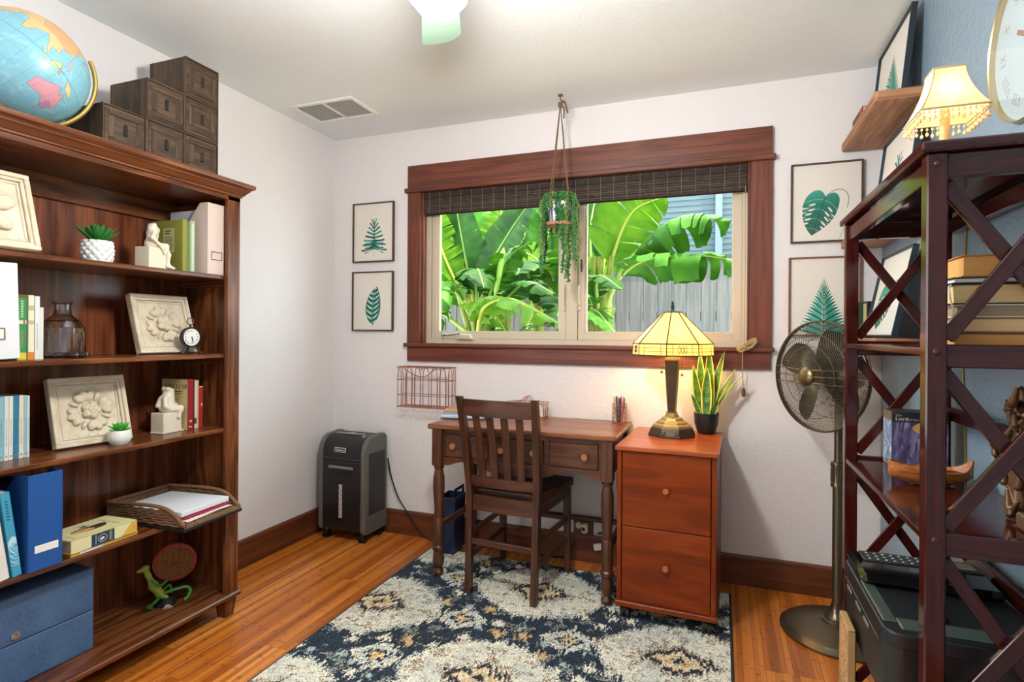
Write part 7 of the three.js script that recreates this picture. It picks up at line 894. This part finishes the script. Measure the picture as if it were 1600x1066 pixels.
// ---- printer and cork board
{
  const Y = ES[3] + 0.0005, o = thing('inkjet_printer', 'black all-in-one printer on the lower shelf', 'printer', [0.478, Y, -1.592]), bk = flat(0x15171a, 0.4), gl = phys({ color: 0x0c0e10, roughness: 0.08, clearcoat: 1, clearcoatRoughness: 0.03 });
  const w = 0.151, d = 0.212, h = 0.175; const shp = (a, b, r, t) => extrude(rrect(2 * a, 2 * b, r), t, 0.004).rotateX(-PI / 2);
  part(o, 'body', shp(w, d, 0.035, h * 0.72).translate(0, 0.004, 0), flat(0x1b1a18, 0.42)); part(o, 'top_shell', shp(w + 0.002, d + 0.002, 0.036, 0.026).translate(0, h * 0.75, 0), bk);
  part(o, 'tray_rim', merge(bounds(-w + 0.006, -w + 0.034, h * 0.75 + 0.028, h * 0.75 + 0.034, -0.05, d - 0.05, 0.003), bounds(-w + 0.034, w - 0.006, h * 0.75 + 0.028, h * 0.75 + 0.034, d - 0.07, d - 0.02, 0.003)), flat(0x3a4640, 0.3));
  part(o, 'paper_guide', T(bx(0.03, 0.02, 0.06, 0, 0, 0, 0.006), -0.03, h * 0.75 + 0.036, 0.10), bk);
  part(o, 'scanner_lid', bounds(-w + 0.004, w - 0.004, h * 0.75 + 0.03, h + 0.012, -d + 0.004, -0.02, 0.012), gl);
  part(o, 'control_panel', T(bx(0.26, 0.003, 0.07, 0, 0, 0, 0.001), 0.01, h + 0.0135, -d + 0.05), flat(0x2b302f, 0.35));
  const r = rng(2); for (let i = 0; i < 26; i++) part(o, 'button', cyl(0.0032, 0.0032, 0.001, -0.105 + (i % 9) * 0.019, h + 0.0155, -d + 0.03 + Math.floor(i / 9) * 0.02, 10), flat(0xa9b3ae, 0.5));
  part(o, 'display', T(bx(0.045, 0.003, 0.04, 0, 0, 0, 0.001), 0.105, h + 0.0165, -d + 0.05), flat(0x8c8468, 0.3));
  for (const z of [-0.12, -0.02, 0.06]) part(o, 'side_latch', bx(0.003, 0.008, 0.05, -w - 0.0042, h * 0.62, z, 0.001), flat(0x6b6a63, 0.4));
  part(o, 'side_seam', bounds(-w - 0.0048, -w - 0.0036, h * 0.70, h * 0.72, -0.17, 0.17, 0.0005), flat(0x50514d, 0.4));
}
// ---------------------------------------------------------------- cork box beside the shelf unit
{
  const o = thing('cork_panel', 'tall wood-edged cork panel standing against the shelf unit', 'panel', [0.302, 0, -1.712]);
  const ck = std({ roughness: 0.95, map: tex(256, 256, (u, v) => { const n = fbm(u, v, 40, 40, 2, 3), s = h2(Math.floor(u * 90), Math.floor(v * 90), 4); return s > 0.8 ? [84, 54, 30] : ramp([[140, 98, 58], [186, 140, 90], [206, 164, 112]], n); }, [0.2, 0.2]) });
  part(o, 'panel', bounds(0, 0.014, 0, 0.482, 0, 0.10, 0.002, 1), ck); part(o, 'edge_strip', merge(bounds(-0.002, 0.015, 0.482, 0.489, -0.003, 0.103, 0.002), bounds(-0.002, 0.015, 0, 0.482, 0.1, 0.104, 0.001), bounds(-0.002, 0.015, 0, 0.482, -0.004, 0, 0.001)), flat(0x9a7b4e, 0.6));
}
// ---------------------------------------------------------------- pedestal fan
{
  const o = thing('pedestal_fan', 'antique bronze pedestal fan in front of the palm print', 'fan', [0.452, 0, -2.628]), m = M.bronze;
  part(o, 'base', lathe([[0.001, 0], [0.205, 0], [0.214, 0.006], [0.214, 0.012], [0.206, 0.018], [0.2, 0.02], [0.196, 0.026], [0.186, 0.030], [0.18, 0.032], [0.17, 0.038], [0.08, 0.052], [0.058, 0.056], [0.058, 0.062], [0.05, 0.066], [0.05, 0.074], [0.036, 0.088], [0.026, 0.108], [0.024, 0.125], [0.001, 0.126]], 72), m);
  part(o, 'lower_pole', cyl(0.0205, 0.0205, 0.50, 0, 0.37, 0, 28), m); part(o, 'height_collar', merge(lathe([[0.021, 0.60], [0.027, 0.602], [0.028, 0.615], [0.025, 0.62], [0.026, 0.68], [0.029, 0.69], [0.027, 0.702], [0.018, 0.706]], 32), [...Array(14)].map((_, i) => T(bx(0.003, 0.055, 0.004, 0, 0, 0, 0.001), 0.0265 * Math.cos(i * PI / 7), 0.65, 0.0265 * Math.sin(i * PI / 7), 0, -i * PI / 7, 0))), m);
  part(o, 'upper_pole', cyl(0.0155, 0.0155, 0.27, 0, 0.83, 0, 24), m); part(o, 'tilt_yoke', merge(lathe([[0.001, 0.95], [0.024, 0.952], [0.026, 0.975], [0.018, 0.99], [0.001, 0.992]], 24), bx(0.03, 0.05, 0.05, 0, 1.0, 0, 0.008)), m);
  // head: local +z is the blowing direction
  const H = [0, 1.058, 0], turn = -0.90, rot = [0, turn, 0], at = (g) => T(T(g, 0, 0, 0.0), 0, 1.058, 0, 0, turn, 0);
  part(o, 'motor', at(T(lathe([[0.001, -0.10], [0.045, -0.098], [0.066, -0.07], [0.07, -0.02], [0.062, 0.035], [0.04, 0.05], [0.001, 0.052]], 36), 0, 0, 0, PI / 2)), m);
  const zc = 0.10, R = 0.222, dome = (sgn) => { const l = []; for (let i = 0; i < 104; i++) { const a = i / 104 * 2 * PI, pts = []; for (let k = 0; k <= 7; k++) { const t = k / 7, q = lerp(0.036, R, t), b = a + sgn * 0.75 * t * t, z = zc + sgn * (0.058 * Math.sqrt(Math.max(0, 1 - t * t * 0.98)) + 0.004); pts.push([q * Math.cos(b), q * Math.sin(b), z]); } l.push(tube(pts, 0.0012, 9, 4)); } for (const t of [0.18, 0.45, 0.72]) l.push(T(torus(lerp(0.036, R, t), 0.0013, 5, 60), 0, 0, zc + sgn * (0.058 * Math.sqrt(1 - t * t * 0.98) + 0.004))); return merge(l); };
  part(o, 'front_guard', at(dome(1)), m).userData.kind = 'stuff'; part(o, 'rear_guard', at(dome(-1)), m).userData.kind = 'stuff';
  part(o, 'guard_rim', at(merge(T(torus(R, 0.0045, 8, 80), 0, 0, zc + 0.008), T(torus(R, 0.0035, 8, 80), 0, 0, zc - 0.008), T(new THREE.CylinderGeometry(R, R, 0.018, 80, 1, true), 0, 0, zc, PI / 2))), m);
  part(o, 'badge', at(T(lathe([[0.001, 0.018], [0.02, 0.016], [0.03, 0.010], [0.036, 0.004], [0.037, -0.006], [0.001, -0.008]], 36), 0, 0, zc + 0.066, PI / 2)), std({ color: 0x7d7050, metalness: 0.85, roughness: 0.35 }));
  part(o, 'guard_bars', at(merge([-0.032, 0, 0.032].map((y) => merge(rod([-R, y, zc + 0.012], [-0.03, y * 0.8, zc + 0.070], 0.0022, 6), rod([0.03, y * 0.8, zc + 0.070], [R, y, zc + 0.012], 0.0022, 6))))), std({ color: 0x978a63, metalness: 0.8, roughness: 0.35 }));
  for (let k = 0; k < 4; k++) { const s = new THREE.Shape(); s.moveTo(0.02, -0.015); s.bezierCurveTo(0.06, -0.075, 0.15, -0.10, 0.19, -0.06); s.bezierCurveTo(0.205, -0.02, 0.20, 0.03, 0.175, 0.045); s.bezierCurveTo(0.12, 0.055, 0.06, 0.04, 0.02, 0.015); const g = extrude(s, 0.002, 0.0005).rotateX(0.42); part(o, 'blade', at(T(g, 0, 0, zc, 0, 0, k * PI / 2 + 1.15)), flat(0x2c2824, 0.4, { metalness: 0.5 })); }
  part(o, 'blade_hub', at(T(cyl(0.028, 0.028, 0.05, 0, 0, 0, 24), 0, 0, zc - 0.01, PI / 2)), M.darkgrey);
  part(o, 'cord', tube([[0.05, 1.0, -0.02], [0.075, 0.94, -0.02], [0.06, 0.8, -0.01], [0.045, 0.5, -0.02], [0.05, 0.2, -0.05], [0.06, 0.07, -0.1], [0.1, 0.03, -0.22], [0.12, 0.02, -0.30]], 0.0034, 60, 6), M.blackrubber);
}
// ---------------------------------------------------------------- floating shelves on the blue wall
{
  const shelf = (label, y) => { const o = thing('floating_shelf', label, 'shelf', [XR, y, -2.668], 0, 'wooden shelves on the blue wall'); const s = new THREE.Shape(); s.moveTo(0, -0.307); s.lineTo(-0.155, -0.307); s.quadraticCurveTo(-0.168, -0.307, -0.168, -0.294); s.lineTo(-0.168, 0.294); s.quadraticCurveTo(-0.168, 0.307, -0.155, 0.307); s.lineTo(0, 0.307); s.closePath(); const g = extrude(s, 0.026, 0.006).rotateX(PI / 2).rotateZ(0); part(o, 'board', uvm(g.translate(0, -0.006, 0), 2), M.plankwood); part(o, 'edge_groove', bounds(-0.1692, -0.1678, -0.022, -0.019, -0.28, 0.28, 0.0003), flat(0x6e4a30, 0.7)); };
  shelf('wooden shelf highest on the blue wall near the ceiling', 2.108); shelf('wooden shelf on the blue wall seen just under the shelf unit top', 1.660); shelf('lowest wooden shelf on the blue wall behind the shelf unit', 1.213);
  const dk = flat(0x23303a, 0.5), hang = (label, art, y, w, h, z, lean) => framed(label, art, 0, 0, w, h, -PI / 2, [XR - 0.024 - Math.sin(lean) * h * 0.5, y + h / 2 * Math.cos(lean) + 0.002, z], lean, dk);
  hang('teal leaf canvas leaning on the highest wall shelf', 'palm', 2.109, 0.46, 0.322, -2.64, 0.10); hang('teal leaf canvas leaning on the shelf behind the beaded lamp', 'split', 1.661, 0.46, 0.36, -2.55, 0.12); hang('cream canvas with teal leaf on the lowest wall shelf', 'monstera', 1.214, 0.42, 0.34, -2.585, 0.2);
  const b = thing('book', 'small red and brown book lying on the highest wall shelf edge', 'book', [0.56, 2.1085, -2.66]); part(b, 'cover', merge(bounds(-0.042, 0.03, 0, 0.003, -0.09, 0.09, 0.001), bounds(-0.042, 0.03, 0.021, 0.024, -0.09, 0.09, 0.001), bounds(-0.042, -0.039, 0.003, 0.021, -0.09, 0.09, 0.001)), flat(0x5a3a2c, 0.6)); part(b, 'page_block', bounds(-0.039, 0.028, 0.003, 0.021, -0.088, 0.088, 0.0005, 2), M.pages); part(b, 'red_tab', bounds(-0.0428, -0.042, 0.001, 0.023, 0.04, 0.09, 0.0003), flat(0xa8242c, 0.5));
  const d = thing('book', 'dark green book standing on the lowest wall shelf', 'book', [0.578, 1.2135, -2.90], 0.25); part(d, 'cover', merge(bounds(-0.012, -0.010, 0, 0.158, -0.02, 0.09, 0.0006), bounds(0.010, 0.012, 0, 0.158, -0.02, 0.09, 0.0006), bounds(-0.010, 0.010, 0, 0.158, 0.088, 0.09, 0.0006)), flat(0x1b2a26, 0.5)); part(d, 'page_block', bounds(-0.010, 0.010, 0.002, 0.156, -0.018, 0.088, 0.0005, 1), M.pages); part(d, 'spine_ornament', bounds(-0.0126, -0.012, 0.01, 0.148, 0.06, 0.085, 0.0003), flat(0xb6a878, 0.5));
  const a = thing('air_plant', 'spiky green air plant on the middle wall shelf', 'plant', [0.562, 1.661, -2.86]), r = rng(23), am = flat(0x6f8f5c, 0.55);
  part(a, 'pot', lathe([[0.001, 0], [0.022, 0], [0.028, 0.02], [0.026, 0.036], [0.022, 0.036], [0.001, 0.03]], 24), M.cream);
  for (let i = 0; i < 22; i++) { const t = i * 2.4, el = RR(0.25, 1.4, r), L = RR(0.06, 0.095, r), dx = Math.cos(t) * Math.cos(el), dz = Math.sin(t) * Math.cos(el), dy = Math.sin(el); part(a, 'leaf', taper([[0, 0.032, 0], [dx * L * 0.5, 0.032 + dy * L * 0.6, dz * L * 0.5], [dx * L, 0.032 + dy * L * 0.85, dz * L]], 0.0032), am); }
  part(a, 'trailing_leaf', taper([[0, 0.034, 0], [-0.04, 0.05, 0.03], [-0.072, 0.01, 0.04], [-0.082, -0.03, 0.045]], 0.0026), am);
}
function taper(pts, r) { const n = 14, g = tube(pts, r, n, 6), c = new THREE.CatmullRomCurve3(pts.map((p) => V(...p)), false, 'centripetal'), q = g.attributes.position; for (let i = 0; i <= n; i++) { const o = c.getPointAt(i / n), k = lerp(1, 0.12, i / n); for (let j = 0; j <= 6; j++) { const e = i * 7 + j; q.setXYZ(e, o.x + (q.getX(e) - o.x) * k, o.y + (q.getY(e) - o.y) * k, o.z + (q.getZ(e) - o.z) * k); } } return g; }
scene.traverse((o) => { if (o.isLight && !o.isRectAreaLight) o.castShadow = true; });
renderer.render(scene, camera);
